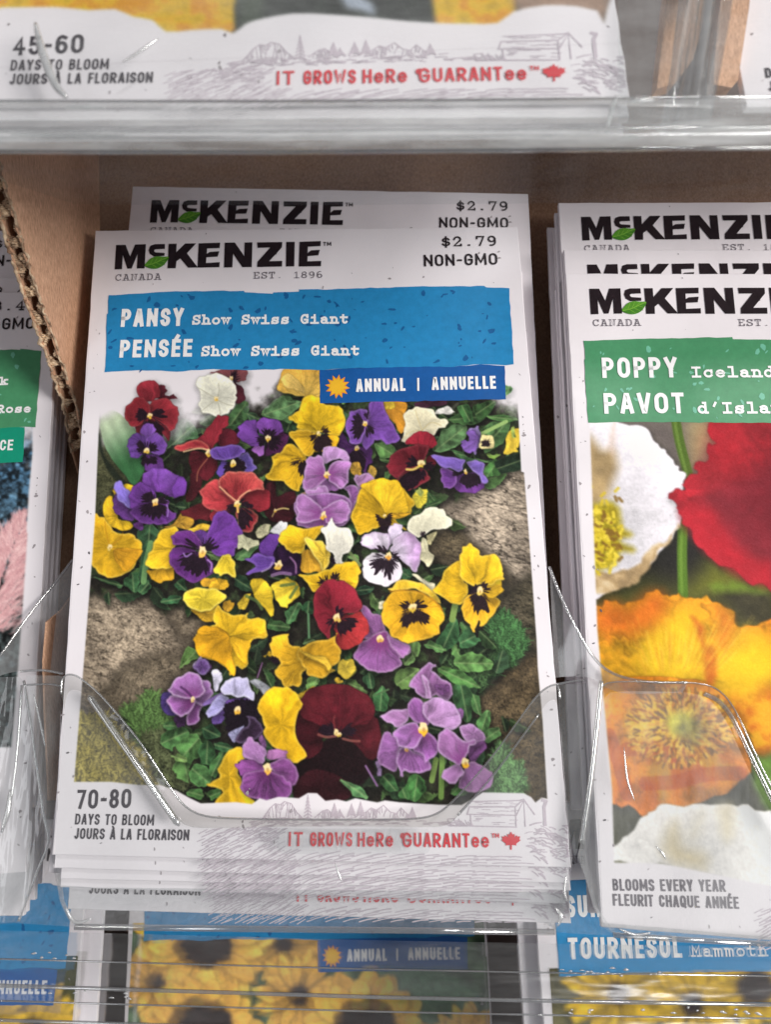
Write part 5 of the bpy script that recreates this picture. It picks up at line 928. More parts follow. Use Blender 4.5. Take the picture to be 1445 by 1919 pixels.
    for k in range(210):                                    # fine petal veins
        x0 = rv.uniform(420, 1400); t = rv.uniform(.15, .55); bx = 760 + (x0 - 760) * .35; y1 = 660; y0 = rv.uniform(90, 300)
        xa = bx + (x0 - bx) * t; ya = y1 + (y0 - y1) * t; xb = bx + (x0 - bx) * (t + .35); yb = y1 + (y0 - y1) * (t + .35)
        c.line('r', [(xa, ya), ((xa + xb) / 2 + rv.normal(0, 5), (ya + yb) / 2), (xb, yb)], .22, [(200, 112, 12), (244, 206, 60)][k % 2], .15)
    # dark green below
    c.fill('r', [(150, 1250), (480, 1250), (1300, 1150), (1600, 1150), (1600, 1700), (150, 1800)], (62, 62, 44), soft=2, tex=.2, tscale=.3)
    c.fill('r', [(1300, 1130), (1400, 1150), (1600, 1100), (1600, 1600), (1420, 1500), (1330, 1320)], (92, 128, 46), soft=.8, tex=.2)
    # nearer orange poppy with its ring of stamens
    lo = [(250, 760), (420, 640), (700, 600), (1000, 640), (1160, 760), (1260, 900), (1310, 1150), (1240, 1310), (1110, 1410), (940, 1500), (700, 1520), (560, 1520), (400, 1470), (300, 1440), (250, 1100)]
    c.petal('r', lo, (228, 136, 20), (840, 950), tip=(220, 112, 18), vein=.35, tex=.3, ruffle=.4, sh=.3)
    c.fill('r', [(480, 860), (560, 820), (700, 760), (760, 980), (620, 1080), (500, 1040)], (236, 190, 24), soft=1.2, tex=.2)
    c.fill('r', [(700, 1100), (1100, 1120), (1200, 1260), (860, 1380), (640, 1500), (560, 1300)], (226, 158, 28), soft=2.6, alpha=.8, tex=.3, tscale=.4, col2=(206, 98, 26))
    for q in ([(470, 1100), (700, 1090), (800, 1180)], [(600, 1330), (800, 1320), (1000, 1270), (1240, 1260)], [(350, 1000), (420, 1200), (470, 1400)]): c.line('r', q, 2.2, (176, 62, 20), .5)
    for k in range(700):
        a = r.random() * 6.283; rr = 70 + 250 * r.random() ** .8; x = 840 + rr * math.cos(a) * 1.1; y = 950 + rr * math.sin(a) * .8
        L = 26 + 26 * r.random(); a += r.normal(0, .35)
        c.line('r', [(x, y), (x + L * math.cos(a), y + L * math.sin(a) * .8)], .34, [(242, 196, 60), (170, 96, 20), (226, 158, 30), (120, 80, 30)][k % 4], .85, False)
    c.fill('r', [(760, 870), (860, 830), (930, 900), (900, 1000), (800, 1010), (740, 950)], (206, 196, 60), soft=1.0, tex=.4)
    c.fill('r', [(850, 900), (960, 880), (1000, 980), (940, 1080), (850, 1040), (810, 960)], (104, 98, 52), soft=1.2, tex=.9, tscale=.9, alpha=.6)
    # white flower at the bottom
    c.petal('s', [(200, 560), (350, 490), (452, 440), (560, 300), (640, 250), (742, 205), (980, 202), (1180, 200), (1340, 235), (1600, 300), (1600, 760), (1000, 680), (700, 620), (350, 610), (200, 610)], (242, 238, 234), (900, 650), vein=.06, tex=.04, ruffle=.25, sh=.15)
    c.fill('s', [(720, 480), (800, 330), (850, 480), (1000, 550), (1000, 650), (860, 620), (750, 580)], (188, 170, 126), soft=1.8, alpha=.8, tex=.2)
    c.fill('s', [(1090, 230), (1170, 210), (1190, 380), (1150, 450), (1100, 330)], (206, 190, 150), soft=1.4, alpha=.7)
    c.fill('s', [(930, 320), (980, 260), (960, 420), (900, 440)], (212, 202, 178), soft=1.6, alpha=.7)
    out = c.tr('p', [(1105, 770), (1120, 1180), (1135, 1340), (1148, 1480), (1152, 1616), (1240, 1618), (1320, 1634), (1445, 1660), (1800, 1660), (1800, 770)]); m = sstep(-.15, .15, c.sdf(out, X, Y))[..., None]
    c.a = C3((219, 214, 218)) * (1 - m) + c.a * m
    return c

def paint_plume(fr):
    c = Canvas(fr, 8, 22, 42.5, 96, .2); X, Y = np.meshgrid(c.xs, c.ys); c.seed = 900
    f = fbm(X, Y, 1.3, 5, 71); f2 = fbm(X, Y, .5, 4, 72)
    t = sstep(34, 66, Y)[..., None]
    c.a[:] = (C3((44, 74, 98)) * (1 - t) + C3((46, 54, 54)) * t) * (.25 + 1.5 * sstep(.3, .75, f)[..., None]) + C3((60, 80, 90)) * sstep(.62, .8, f2)[..., None] * .6
    k = sstep(27, 38, Y + (f2 - .5) * 12)[..., None]; c.a[:] = C3((219, 214, 218)) * (1 - k) + c.a * k
    spine = spline(c.tr('l', [(-120, 1250), (-20, 1000), (60, 760), (110, 620), (185, 490)]), 20); r = np.random.default_rng(5)
    for k in range(3400):
        i = int(r.random() ** .9 * (len(spine) - 2)); p = spine[i]; d = spine[i + 1] - p; d = d / (np.linalg.norm(d) + 1e-9)
        wd = 6.0 * (1 - (i / len(spine)) ** 1.6) + .8; off = r.normal(0, .42) * wd
        nrm = np.array([-d[1], d[0]]); a = p + nrm * off; b_ = a + (d * (.8 + r.random() * 1.8) + nrm * np.sign(off) * (.4 + 1.4 * r.random()))
        ii = [(v[0], v[1]) for v in (a, b_)]
        ww = c.win(np.array(ii), .4)
        if ww is None: continue
        sl, x, y = ww; e = b_ - a; tt = np.clip(((x - a[0]) * e[0] + (y - a[1]) * e[1]) / (e @ e), 0, 1); dd = np.sqrt((x - a[0] - tt * e[0]) ** 2 + (y - a[1] - tt * e[1]) ** 2)
        c.put(sl, sstep(.14, .03, dd) * .6, C3([(214, 160, 162), (232, 192, 190), (186, 128, 134), (204, 144, 146)][k % 4]))
    out = c.tr('p', [(-250, 600), (62, 600), (60, 850), (53, 925), (49, 995), (51, 1000), (39, 1175), (20, 1400), (-250, 1400)]); m = sstep(-.15, .15, c.sdf(out, X, Y))[..., None]
    c.a = C3((219, 214, 218)) * (1 - m) + c.a * m
    return c

def paint_sunflowers(fr, heads, px_box, green, d=.3, seed=0, leafs=(), yel=(246, 178, 62)):
    q = fr.trace(px_box)[:, :2]; lo = q.min(0); hi = q.max(0)
    c = Canvas(fr, max(lo[0], -41), lo[1], min(hi[0], 41), min(hi[1], 112), d); X, Y = np.meshgrid(c.xs, c.ys); c.seed = 1200 + seed
    c.a[:] = C3(green) * (.35 + 1.3 * fbm(X, Y, .35, 4, 80 + seed)[..., None])
    for pts in leafs: c.fill('p', pts, (86, 124, 92), soft=1.2, tex=.25)
    r = np.random.default_rng(seed + 1)
    for (x, y, R, rc) in heads:
        for ring in range(2):
            n = 13
            for k in range(n):
                a = 6.283 * (k + .5 * ring) / n + r.normal(0, .06); w = .24; RR = R * (1.12 - .14 * ring + r.normal(0, .05))
                pt = lambda rr, da: (x + rr * math.cos(a + da), y + rr * math.sin(a + da))
                c.petal('p', [pt(rc * .7, -.2), pt((rc + RR) / 2, -w), pt(RR, 0), pt((rc + RR) / 2, w), pt(rc * .7, .2)], C3(yel) * (.88 + .2 * r.random()), (x, y), vein=.2, sh=.25, tip=C3(yel) * 1.04, tex=.10)
    for (x, y, R, rc) in heads:
        c.fill('p', [(x + rc * math.cos(t) * (1 + .06 * r.normal()), y + rc * math.sin(t) * (1 + .06 * r.normal())) for t in np.linspace(0, 6.283, 22, endpoint=False)], (30, 15, 14), soft=.8, tex=.7, tscale=1.6)
    return c

# ------------------------------------------------------------------ packets
def place(R0, pairs, lo=-4, hi=4, yaw=0):
    """pose that brings local points of the paper onto their traced picture points (small roll, optionally yaw, and the shift)"""
    best = None
    for yw in (np.linspace(R_(-yaw), R_(yaw), 41) if yaw else (0.0,)):
        for roll in np.linspace(R_(lo), R_(hi), 65):
            R = R0 @ rot(0, yw, roll); A = []; b_ = []
            for (l, p) in pairs:
                q = R @ np.array([l[0], l[1], 0.0]); u = (p[0] - CX) / F; v = (p[1] - CY) / F
                A += [[1, 0, -u], [0, 1, -v]]; b_ += [u * q[2] - q[0], v * q[2] - q[1]]
            A = np.array(A); b_ = np.array(b_); t, *_ = np.linalg.lstsq(A, b_, rcond=None); e = np.abs(A @ t - b_).sum()
            if best is None or e < best[0]: best = (e, R, t)
    f = Frame(0, 0, 0, 0, 0, 0); f.R = best[1]; f.t = best[2]; return f
def proj(fr, l):
    q = fr.out([[l[0], l[1], 0.0]])[0]; return CX + F * q[0] / q[2], CY + F * q[1] / q[2]
TLc, TRc, BRc, BLc = QUAD
def behind(fr, dz, corner, p, roll=0.0):
    """a packet dz mm behind another, slid so that one corner meets its traced point"""
    dx = dy = 0.0
    for _ in range(20):
        x, y = proj(fr.moved(dx, dy, dz, roll), corner); dx += (p[0] - x) * .09; dy += (p[1] - y) * .09
    return fr.moved(dx, dy, dz, roll)

def slab(name, parent, thick=1.4, mat=PAPER, seed=1, bow=0.0):
    """the paper envelope: cut edges a little rough, lightly rounded"""
    r = np.random.default_rng(seed); ring = []
    cs = [TLc, TRc, BRc, BLc]
    for i in range(4):
        a, b_ = cs[i], cs[(i + 1) % 4]; n = 40 if i % 2 else 26
        for k in range(n):
            t = k / n; ring.append(a * (1 - t) + b_ * t + (r.normal(0, .035, 2) if k else 0))
    ring = np.array(ring); n = len(ring); cen = ring.mean(0); V = []
    for z, ins in ((0, .10), (.10, 0), (thick - .25, 0), (thick, .8)):
        d = ring - cen; rr = ring - np.sign(d) * ins
        V += [(p[0], p[1], z) for p in rr]
    Fc = [tuple(range(n))]
    for j in range(3):
        for k in range(n): Fc.append((j * n + k, (j + 1) * n + k, (j + 1) * n + (k + 1) % n, j * n + (k + 1) % n))
    Fc.append(tuple(range(3 * n, 4 * n))[::-1])
    Fc[0] = Fc[0][::-1] if False else Fc[0]
    o = mesh_obj(name, base(V), Fc, mat, parent)
    return o
def packet(fr, label, group, cat='seed packet'):
    o = bpy.data.objects.new('seed_packet', None); COL.objects.link(o); o.empty_display_size = .05
    o.matrix_world = fr.matrix(); tag(o, label, cat, group); return o
def inst(src, parent):
    c = src.copy(); COL.objects.link(c); c.parent = parent
    for ch in list(src.children):
        d = ch.copy(); COL.objects.link(d); d.parent = c
    return c

def px(crop, pts):
    ox, oy, k = crop; return [(ox + x / k, oy + y / k) for x, y in pts]
LG = (200, 430, 3.284)
def print_logo(parent):
    sh = Sheet(3)
    for pts in ([(48, 248), (57, 97), (115, 96), (143, 168), (174, 94), (240, 92), (232, 241), (184, 242), (190, 150), (152, 242), (126, 243), (98, 158), (93, 246)],
                [(358, 91), (357, 121), (300, 124), (291, 129), (292, 138), (300, 143), (356, 146), (354, 164), (290, 168), (264, 152), (257, 128), (268, 102), (296, 92)],
                [(380, 90), (430, 89), (427, 142), (482, 88), (550, 87), (493, 148), (560, 236), (500, 237), (452, 180), (428, 198), (424, 240), (373, 241), (376, 200)],
                [(565, 87), (698, 83), (694, 116), (617, 119), (615, 152), (634, 140), (692, 136), (682, 169), (613, 173), (610, 208), (695, 203), (693, 234), (558, 237)],
                [(726, 83), (788, 82), (846, 166), (848, 82), (896, 81), (892, 233), (834, 234), (777, 150), (773, 235), (721, 236)],
                [(926, 81), (1080, 79), (1078, 112), (1000, 197), (1080, 195), (1078, 230), (925, 233), (928, 200), (1006, 113), (928, 115)],
                [(1105, 78), (1157, 78), (1154, 229), (1103, 230)],
                [(1187, 78), (1318, 73), (1316, 104), (1238, 108), (1236, 148), (1258, 130), (1312, 127), (1302, 161), (1236, 166), (1235, 198), (1320, 195), (1318, 228), (1182, 230)]):
        sh.poly(MAIN.trace(px(LG, pts)))
    text(sh, 'TM', MAIN, px(LG, [(1332, 103)])[0], px(LG, [(1382, 102)])[0], 8.5, 'C', .2)
    lo = sh.build('brand_lettering', BLACK, parent)
    lf = Sheet(5); lf.poly(spline(MAIN.trace(px(LG, [(233, 226), (250, 200), (275, 178), (310, 168), (345, 170), (381, 172), (368, 200), (345, 226), (310, 243), (270, 243)])), 4, True)); leaf = lf.build('leaf_emblem', LEAFM, parent)
    lv = Sheet(6); lv.ribbon(spline(MAIN.trace(px(LG, [(238, 225), (290, 212), (340, 190), (378, 174)])), 4), .10)
    for (a, b_) in (((268, 216), (285, 180)), ((292, 210), (315, 174)), ((318, 200), (342, 176)), ((275, 216), (310, 238)), ((302, 208), (338, 224)), ((330, 196), (358, 204))): lv.ribbon(MAIN.trace(px(LG, [a, b_])), .07)
    lv.build('leaf_vein', LEAFV, leaf)
    ld = Sheet(5.4); ld.poly(spline(MAIN.trace(px(LG, [(238, 228), (262, 222), (310, 208), (350, 188), (376, 178), (364, 203), (343, 226), (310, 242), (270, 242)])), 4, True)[:, :2]); ld.build('leaf_shadow_half', LEAFG2, leaf)
    oc = Sheet(4); text(oc, 'CANADA', MAIN, px(LG, [(52, 318)])[0], px(LG, [(332, 312)])[0], 13.5, 'T', .105); text(oc, 'EST.', MAIN, px(LG, [(904, 305)])[0], px(LG, [(1082, 302)])[0], 13.8, 'T', .105); text(oc, '1896', MAIN, px(LG, [(1150, 302)])[0], px(LG, [(1328, 300)])[0], 13.8, 'T', .105)
    return [lo, leaf, oc.build('origin_lettering', GREY, parent)]
LEAFG2 = print_mat('leaf_shade_ink', (62, 118, 34), 0.2)
def print_price(parent, price):
    s = Sheet(4); text(s, price, MAIN, (828, 463), (931, 461), 21.5, 'T', .15); text(s, 'NON-GMO', MAIN, (795, 500), (933, 496.5), 24.5, 'C', .16)
    return s.build('price_lettering', BLACK, parent)
def flecks(parent, n, boxes, seed, mat, name, layer=2, smin=.16, smax=.62):
    r = random.Random(seed); s = Sheet(layer)
    for k in range(n):
        bx = boxes[k % len(boxes)]; x = r.uniform(bx[0], bx[2]); y = r.uniform(bx[1], bx[3]); a = r.uniform(0, 6.3); L = r.uniform(smin, smax); w = L * r.uniform(.3, .75)
        pts = []
        for i in range(7):
            t = 6.283 * i / 7; q = 1 + r.uniform(-.35, .35); pts.append((x + L * q * math.cos(t) * math.cos(a) - w * q * math.sin(t) * math.sin(a), y + L * q * math.cos(t) * math.sin(a) + w * q * math.sin(t) * math.cos(a)))
        s.poly(pts)
    return s.build(name, mat, parent)
def local_boxes(fr, bs): return [tuple(np.concatenate([fr.trace([(b_[0], b_[1])])[0, :2], fr.trace([(b_[2], b_[3])])[0, :2]])) for b_ in bs]
MARG = local_boxes(MAIN, [(190, 440, 960, 535), (190, 440, 960, 535), (182, 520, 192, 760), (150, 800, 166, 1100), (122, 1250, 136, 1560), (1000, 900, 1010, 1200), (975, 700, 985, 860), (1030, 1250, 1040, 1500), (120, 1470, 480, 1590), (400, 1520, 560, 1590)])

def maple(c, R):
    h = [(0, -1), (.16, -.66), (.38, -.76), (.32, -.38), (.6, -.62), (.66, -.46), (.96, -.5), (.86, -.2), (1.0, -.08), (.52, .28), (.58, .46), (.08, .4), (.08, .9)]
    return [(c[0] + x * R, c[1] + y * R) for x, y in h] + [(c[0] - x * R, c[1] + y * R) for x, y in h[::-1][:-1]]
def print_guarantee(parent):
    s = Sheet(5)
    y = lambda x: 1586 + (x - 540) * .0062
    for st, a, b_ in (('IT', 540, 567), ('GROWS', 581, 660), ('HeRe', 670, 737), ('§UARANTee', 750, 917)): text(s, st, MAIN, (a, y(a)), (b_, y(b_)), 25, 'C', .165)
    text(s, 'TM', MAIN, (922, 1570), (936, 1570), 8, 'C', .22)
    o = s.build('guarantee_lettering', REDI, parent)
    m = Sheet(5); m.poly(MAIN.trace(maple((958, 1576), 18))); return [o, m.build('maple_leaf_emblem', REDI, parent)]
def print_days(parent, num):
    s = Sheet(4); text(s, num, MAIN, (143, 1516), (245, 1514), 34, 'C', .17); a = s.build('days_number', DGREY, parent)
    s = Sheet(4); text(s, 'DAYS TO BLOOM', MAIN, (140, 1545), (288, 1547), 19, 'C', .16); text(s, 'JOURS À LA FLORAISON', MAIN, (139, 1572), (354, 1575), 19, 'C', .16)
    return [a, s.build('days_lettering', DGREY, parent)]
def print_drawing(parent):
    """engraved mountains, firs, barn and furrows"""
    r = random.Random(5); s = Sheet(2); T = lambda pts, w=.13: s.ribbon(MAIN.trace(pts), w)
    for pk in ([(492, 1534), (506, 1514), (516, 1506), (525, 1508), (533, 1502), (546, 1506), (556, 1522), (566, 1532)], [(590, 1532), (604, 1520), (614, 1517), (622, 1524), (632, 1530)], [(676, 1530), (696, 1514), (706, 1518), (719, 1509), (732, 1522), (742, 1524)], [(742, 1526), (752, 1514), (762, 1524), (772, 1532)]):
        T(pk, .15)
        for i in range(len(pk) * 5):
            t = r.random() * (len(pk) - 1); k = int(t); x = pk[k][0] + (pk[k + 1][0] - pk[k][0]) * (t - k); y = pk[k][1] + (pk[k + 1][1] - pk[k][1]) * (t - k); L = r.uniform(4, max(5, 1536 - y))
            dx = r.uniform(-6, 6); T([(x, y + 1), (x + dx * .5, y + L * .5), (x + dx, y + L)], .10)
    for x, y0, y1 in ((577, 1490, 1536), (627, 1507, 1532), (659, 1508, 1530), (676, 1504, 1530), (773, 1515, 1534), (697 - 60, 1520, 1532)):
        T([(x, y0), (x, y1)], .14)
        for k in range(7):
            t = (k + 1) / 7; w = 8 * t; yy = y0 + (y1 - y0) * t; T([(x - w, yy), (x, yy - 5), (x + w, yy)], .2)
    for k in range(120):
        x = r.uniform(500, 860); y = r.uniform(1533, 1547); T([(x, y), (x + r.uniform(5, 16), y + r.uniform(-2, 2))], .13)
    for k in range(40):
        x = r.uniform(465, 530); y = r.uniform(1538, 1556); T([(x, y), (x + r.uniform(6, 14), y - r.uniform(2, 6))], .13)
    T([(876, 1526), (880, 1512), (966, 1512), (982, 1498), (1002, 1526)], .22); T([(884, 1502), (974, 1500), (982, 1498)], .18); T([(876, 1526), (968, 1528), (982, 1500), (985, 1548)], .2); T([(966, 1512), (968, 1550), (884, 1548), (882, 1528)], .18)
    for k in range(46):
        x = r.uniform(884, 960); y = r.uniform(1501, 1546); T([(x, y), (x + r.uniform(6, 16), y + .3)], .10)
    for k in range(16): T([(836 + k * 3, 1546 - r.uniform(0, 12)), (842 + k * 3, 1548)], .16)
    T([(1018, 1500), (1024, 1502), (1020, 1512), (1022, 1545)], .5)
    # furrows
    for row in range(9):
        y = 1562 + row * 8.2
        for k in range(17):
            x = 372 + k * 10.5 + r.uniform(-3, 3) + (row % 2) * 5
            if (x > 525 and y < 1600) or x > 560 or r.random() < .12: continue
            L = r.uniform(14, 24); T([(x, y + r.uniform(-2, 2)), (x + L, y - L * .5 + r.uniform(-1, 1))], r.uniform(.09, .17))
    for row in range(4):
        y = 1606 + row * 6
        for k in range(13):
            x = 565 + k * 32 + r.uniform(-8, 8); L = r.uniform(22, 44); sl = .30 - .026 * k
            T([(x, y), (x + L * .5, y - L * sl * .5 - 1), (x + L, y - L * sl)], r.uniform(.12, .2))
    for k in range(80):
        x = r.uniform(985, 1058); y = r.uniform(1545, 1608); L = r.uniform(8, 22); a = r.uniform(-.3, .8); T([(x, y), (x + L * .5 * math.cos(a), y + L * .5 * math.sin(a) - 1), (min(x + L * math.cos(a), 1064), y + L * math.sin(a))], r.uniform(.1, .22))
    for k in range(60):
        x = r.uniform(400, 520); y = r.uniform(1553, 1580); T([(x, y), (x + r.uniform(5, 12), y - r.uniform(1, 4))], .12)
    return s.build('line_drawing', LINE, parent)
def banner(parent, fr, pts, mat, name='title_banner', layer=3, rough=.05):
    P_ = fr.trace(pts)[:, :2]; out = []; r = random.Random(3)
    for i in range(len(P_)):
        a, b_ = P_[i], P_[(i + 1) % len(P_)]; n = max(1, int(np.linalg.norm(b_ - a) / 1.2))
        for k in range(n):
            t = k / n; out.append(a * (1 - t) + b_ * t + (np.array([r.gauss(0, rough), r.gauss(0, rough)]) if k else 0))
    s = Sheet(layer); s.poly(out); return s.build(name, mat, parent)

# ---- front pansy packet
G_P = 'pansy seed packets in the middle pocket'
main = packet(MAIN, 'pansy seed packet with blue title banner, foremost in its stack, whole front showing', G_P)
body = slab('paper_envelope', main)
pic = paint_pansies().build('printed_picture', main)
logo = print_logo(main); price = print_price(main, '$2.79')
ban = banner(main, MAIN, [(203.4, 553.7), (317, 547), (457, 545.4), (458, 548), (511, 551), (512, 548.6), (561, 546.6), (560, 543), (608, 543.5), (755, 538), (907, 536), (912, 539), (955, 540.5), (955, 553), (959, 610), (963, 683), (948, 685), (900, 683), (850, 688), (800, 687), (720, 689), (660, 690), (596, 694), (540, 692), (470, 694), (400, 692), (330, 697), (260, 694), (195.5, 698), (199, 640), (200, 589), (202, 588)], BLUEB)
flecks(ban, 95, local_boxes(MAIN, [(206, 556, 948, 680)]), 9, BLUEF, 'banner_fleck', 4, .2, .75)
s = Sheet(6); text(s, 'PANSY', MAIN, (226, 613.5), (343, 611.5), 37, 'C', .2); text(s, 'PENSÉE', MAIN, (223.5, 671), (359.5, 669), 36, 'C', .2)
text(s, 'Show Swiss Giant', MAIN, (360.5, 609.5), (652, 607.5), 20.5, 'T', .2); text(s, 'Show Swiss Giant', MAIN, (377.5, 668.5), (673, 667), 21, 'T', .2)
s.build('title_lettering', WHITEI, ban)
tab = banner(main, MAIN, [(599, 694), (660, 690), (720, 689), (800, 687), (850, 688), (900, 683), (946, 686), (947.5, 722), (948.5, 748.5), (860, 751), (720, 753), (600, 756), (599.5, 720)], BLUET, 'annual_tab', 2.5)
s = Sheet(4); sc = (632.5, 725)
s.poly(MAIN.trace([(sc[0] + (23.5 if k % 2 == 0 else 15) * math.cos(6.283 * k / 24 + .13), sc[1] + (23.5 if k % 2 == 0 else 15) * .97 * math.sin(6.283 * k / 24 + .13)) for k in range(24)])); sun = s.build('sun_emblem', SUNO, tab)
s = Sheet(5); s.poly(MAIN.trace([(sc[0] - 1 + 13.5 * math.cos(t), sc[1] + 13.5 * math.sin(t)) for t in np.linspace(0, 6.283, 26, endpoint=False)])); s.poly(MAIN.trace([(sc[0] + (20 if k % 2 == 0 else 12) * math.cos(6.283 * k / 24 + .13), sc[1] + (20 if k % 2 == 0 else 12) * .97 * math.sin(6.283 * k / 24 + .13)) for k in range(24)])); s.build('sun_disc', SUNI, tab)
s = Sheet(5); text(s, 'ANNUAL', MAIN, (667.6, 735), (760, 733), 26, 'C', .2); text(s, '|', MAIN, (782, 733), (786, 733), 26, 'C', .14); text(s, 'ANNUELLE', MAIN, (809.6, 731.5), (930, 729), 26, 'C', .2); s.build('tab_lettering', WHITEI, tab)
guar = print_guarantee(main); days = print_days(main, '70-80'); draw = print_drawing(main)
fl1 = flecks(main, 60, MARG, 1, FLECK, 'pale_fleck', 2, .09, .38); fl2 = flecks(main, 14, MARG, 2, FLECKD, 'dark_fleck', 2.6, .08, .26)

# ---- pansy packets behind: four slide lower, one stands tall at the back
def lower_to(fr, dx, dz, ty, roll=0):
    dy = 0
    for _ in range(12):
        f = fr.moved(dx, dy, dz, roll); dy += (ty - proj(f, ((BLc + BRc) / 2))[1]) * .085
    return fr.moved(dx, dy, dz, roll)
for k, (dx, dz, ty, lab, roll) in enumerate([(.3, 1.55, 1641, 'pansy packet whose bottom shows as the first thin strip below the foremost pansy packet', .002), (.1, 3.1, 1658, 'pansy packet whose bottom shows as the second thin strip below the foremost pansy packet', -.001),
        (.5, 4.7, 1678, 'pansy packet whose bottom shows as the third thin strip below the foremost pansy packet', .003), (.9, 6.3, 1717, 'pansy packet sunk lowest in the middle pocket, cut red guarantee line showing', .001)]):
    o = packet(lower_to(MAIN, dx, dz, ty, roll * 2.2), lab, G_P)
    for src in [body] + guar + days + [draw, fl1]: inst(src, o)
SECOND = place(MAIN.R, [(TLc, (248, 349)), (TRc, (990, 363))])
o = packet(SECOND, 'pansy packet standing tallest behind the foremost one, brand line and price showing', G_P)
for src in [body] + logo + [price, fl1, fl2]: inst(src, o)
o = packet(SECOND.moved(-2.0, 19, -1.7, .004), 'pansy packet showing only a narrow grey edge beside the foremost pansy packet', G_P)
for src in (body, fl1): inst(src, o)

# ---- poppy stack
G_Q = 'poppy seed packets in their pocket'
POP = place(MAIN.R, [(TLc, (1063, 513)), (TRc, (1908, 513)), (BLc, (1125, 1738))], yaw=8)
pop = packet(POP, 'poppy seed packet with green title banner, white and red and orange poppies pictured', G_Q)
for src in [body] + logo + [price, fl1, fl2, draw]: inst(src, pop)
paint_poppies(POP).build('printed_picture', pop)
gb = banner(pop, POP, [(1094, 639), (1180, 636), (1300, 634), (1373, 632), (1374, 636), (1445, 637), (1800, 634), (1812, 790), (1600, 793), (1445, 793), (1300, 792), (1200, 791), (1103, 792.5), (1097, 700), (1095.5, 676), (1097, 672)], GREENB)
flecks(gb, 60, local_boxes(POP, [(1100, 640, 1800, 785)]), 4, GREENF, 'banner_fleck', 4, .2, .7)
s = Sheet(6); text(s, 'POPPY', POP, (1129.5, 709), (1270.5, 708), 42, 'C', .19); text(s, 'PAVOT', POP, (1133, 776), (1284, 775), 42, 'C', .19); text(s, 'Iceland', POP, (1297, 708.5), (1451, 708), 23, 'T', .19); text(s, "d'Islande", POP, (1309, 776), (1512, 775.5), 23.5, 'T', .19); s.build('title_lettering', WHITEI, gb)
s = Sheet(4); text(s, 'BLOOMS EVERY YEAR', POP, (1150, 1669), (1361, 1671), 21, 'C', .16); text(s, 'FLEURIT CHAQUE ANNÉE', POP, (1150, 1697), (1386, 1703), 21, 'C', .16); s.build('bloom_lettering', GREY, pop)
P2 = behind(POP, 1.7, TLc, (1057, 468)); P3 = behind(POP, 3.4, TLc, (1047, 380))
for fr, lab in ((P2, 'poppy packet second from the front, only the upper halves of its brand letters showing'), (P3, 'poppy packet third from the front, raised so that its full brand line shows')):
    o = packet(fr, lab, G_Q)
    for src in [body] + logo + [price, fl1, fl2]: inst(src, o)
for k, lab in enumerate(['poppy packet fourth from the front, a pale edge strip showing beside the stack', 'poppy packet fifth from the front, a pale edge strip showing beside the stack', 'poppy packet sixth from the front, hindmost edge strip beside the dark gap']):
    o = packet(P3.moved([-.5, -.6, -1.5][k], [1.2, 3.4, 2.2][k], 1.8 * (k + 1), [.004, -.003, .007][k]), lab, G_Q); inst(body, o); inst(fl1, o)
# slid-down copies under the poppy front
for k, (dz, dx) in enumerate([(5.2, -.5), (6.8, -.9)]):
    o = packet(POP.moved(dx, -1.5 + k, dz, -.003), ['poppy packet close behind the green bannered one, white edge strip beside its picture', 'poppy packet further behind the green bannered one, grey edge strip beside the pocket wall'][k], G_Q); inst(body, o); inst(fl2, o)

# ---- left stack
G_L = 'grass seed packets in the pocket past the cardboard'
LEF = place(MAIN.R, [(TLc, (-673, 556)), (TRc, (117, 546)), (BRc, (33, 1715))], yaw=8)
lef = packet(LEF, 'seed packet picturing a fluffy pink plume, green banner, beside the cardboard divider', G_L)
pr349 = print_price(lef, '$3.49')
for src in [body, fl1, fl2]: inst(src, lef)
paint_plume(LEF).build('printed_picture', lef)
gb = banner(lef, LEF, [(-560, 664), (-200, 660), (20, 655), (37, 656), (38, 654), (77, 658), (74, 700), (66, 801), (47, 800), (0, 803), (-580, 812)], GREENB)
flecks(gb, 40, local_boxes(LEF, [(-200, 664, 66, 795)]), 5, GREENF, 'banner_fleck', 4, .2, .7)
s = Sheet(6); text(s, 'k', LEF, (0, 722.5), (13, 722), 16.5, 'T', .21); text(s, 'Rose', LEF, (-6, 775), (57, 774), 17, 'T', .21); s.build('title_lettering', WHITEI, gb)
tb = banner(lef, LEF, [(-300, 803), (0, 801.5), (45.6, 801), (44, 835), (41.7, 866), (0, 868), (-300, 874)], TEALT, 'bloom_tab', 2.5)
s = Sheet(5); text(s, 'CE', LEF, (-1, 844.5), (23.5, 844), 21, 'C', .17); s.build('tab_lettering', WHITEI, tb)
for fr, lab in ((behind(LEF, 1.7, TRc, (108, 520)), 'plume packet second in its stack, cut price digits showing above the front one'), (behind(LEF, 3.6, TRc, (124, 431)), 'plume packet third in its stack, price and letters showing beside the torn cardboard')):
    o = packet(fr, lab, G_L)
    for src in [body, pr349, fl1, fl2]: inst(src, o)
for k, lab in enumerate(['plume packet with a shaded edge strip showing nearest the pink plume picture', 'plume packet with a shaded edge strip, the middle one of three beside the pansies', 'plume packet with a shaded edge strip showing nearest the pansy stack']):
    o = packet(behind(LEF, [5.2, 6.8, 8.6][k], TRc, [(116, 575), (126, 570), (136, 560)][k], [0.004, .003, .006][k]), lab, G_L); inst(body, o)

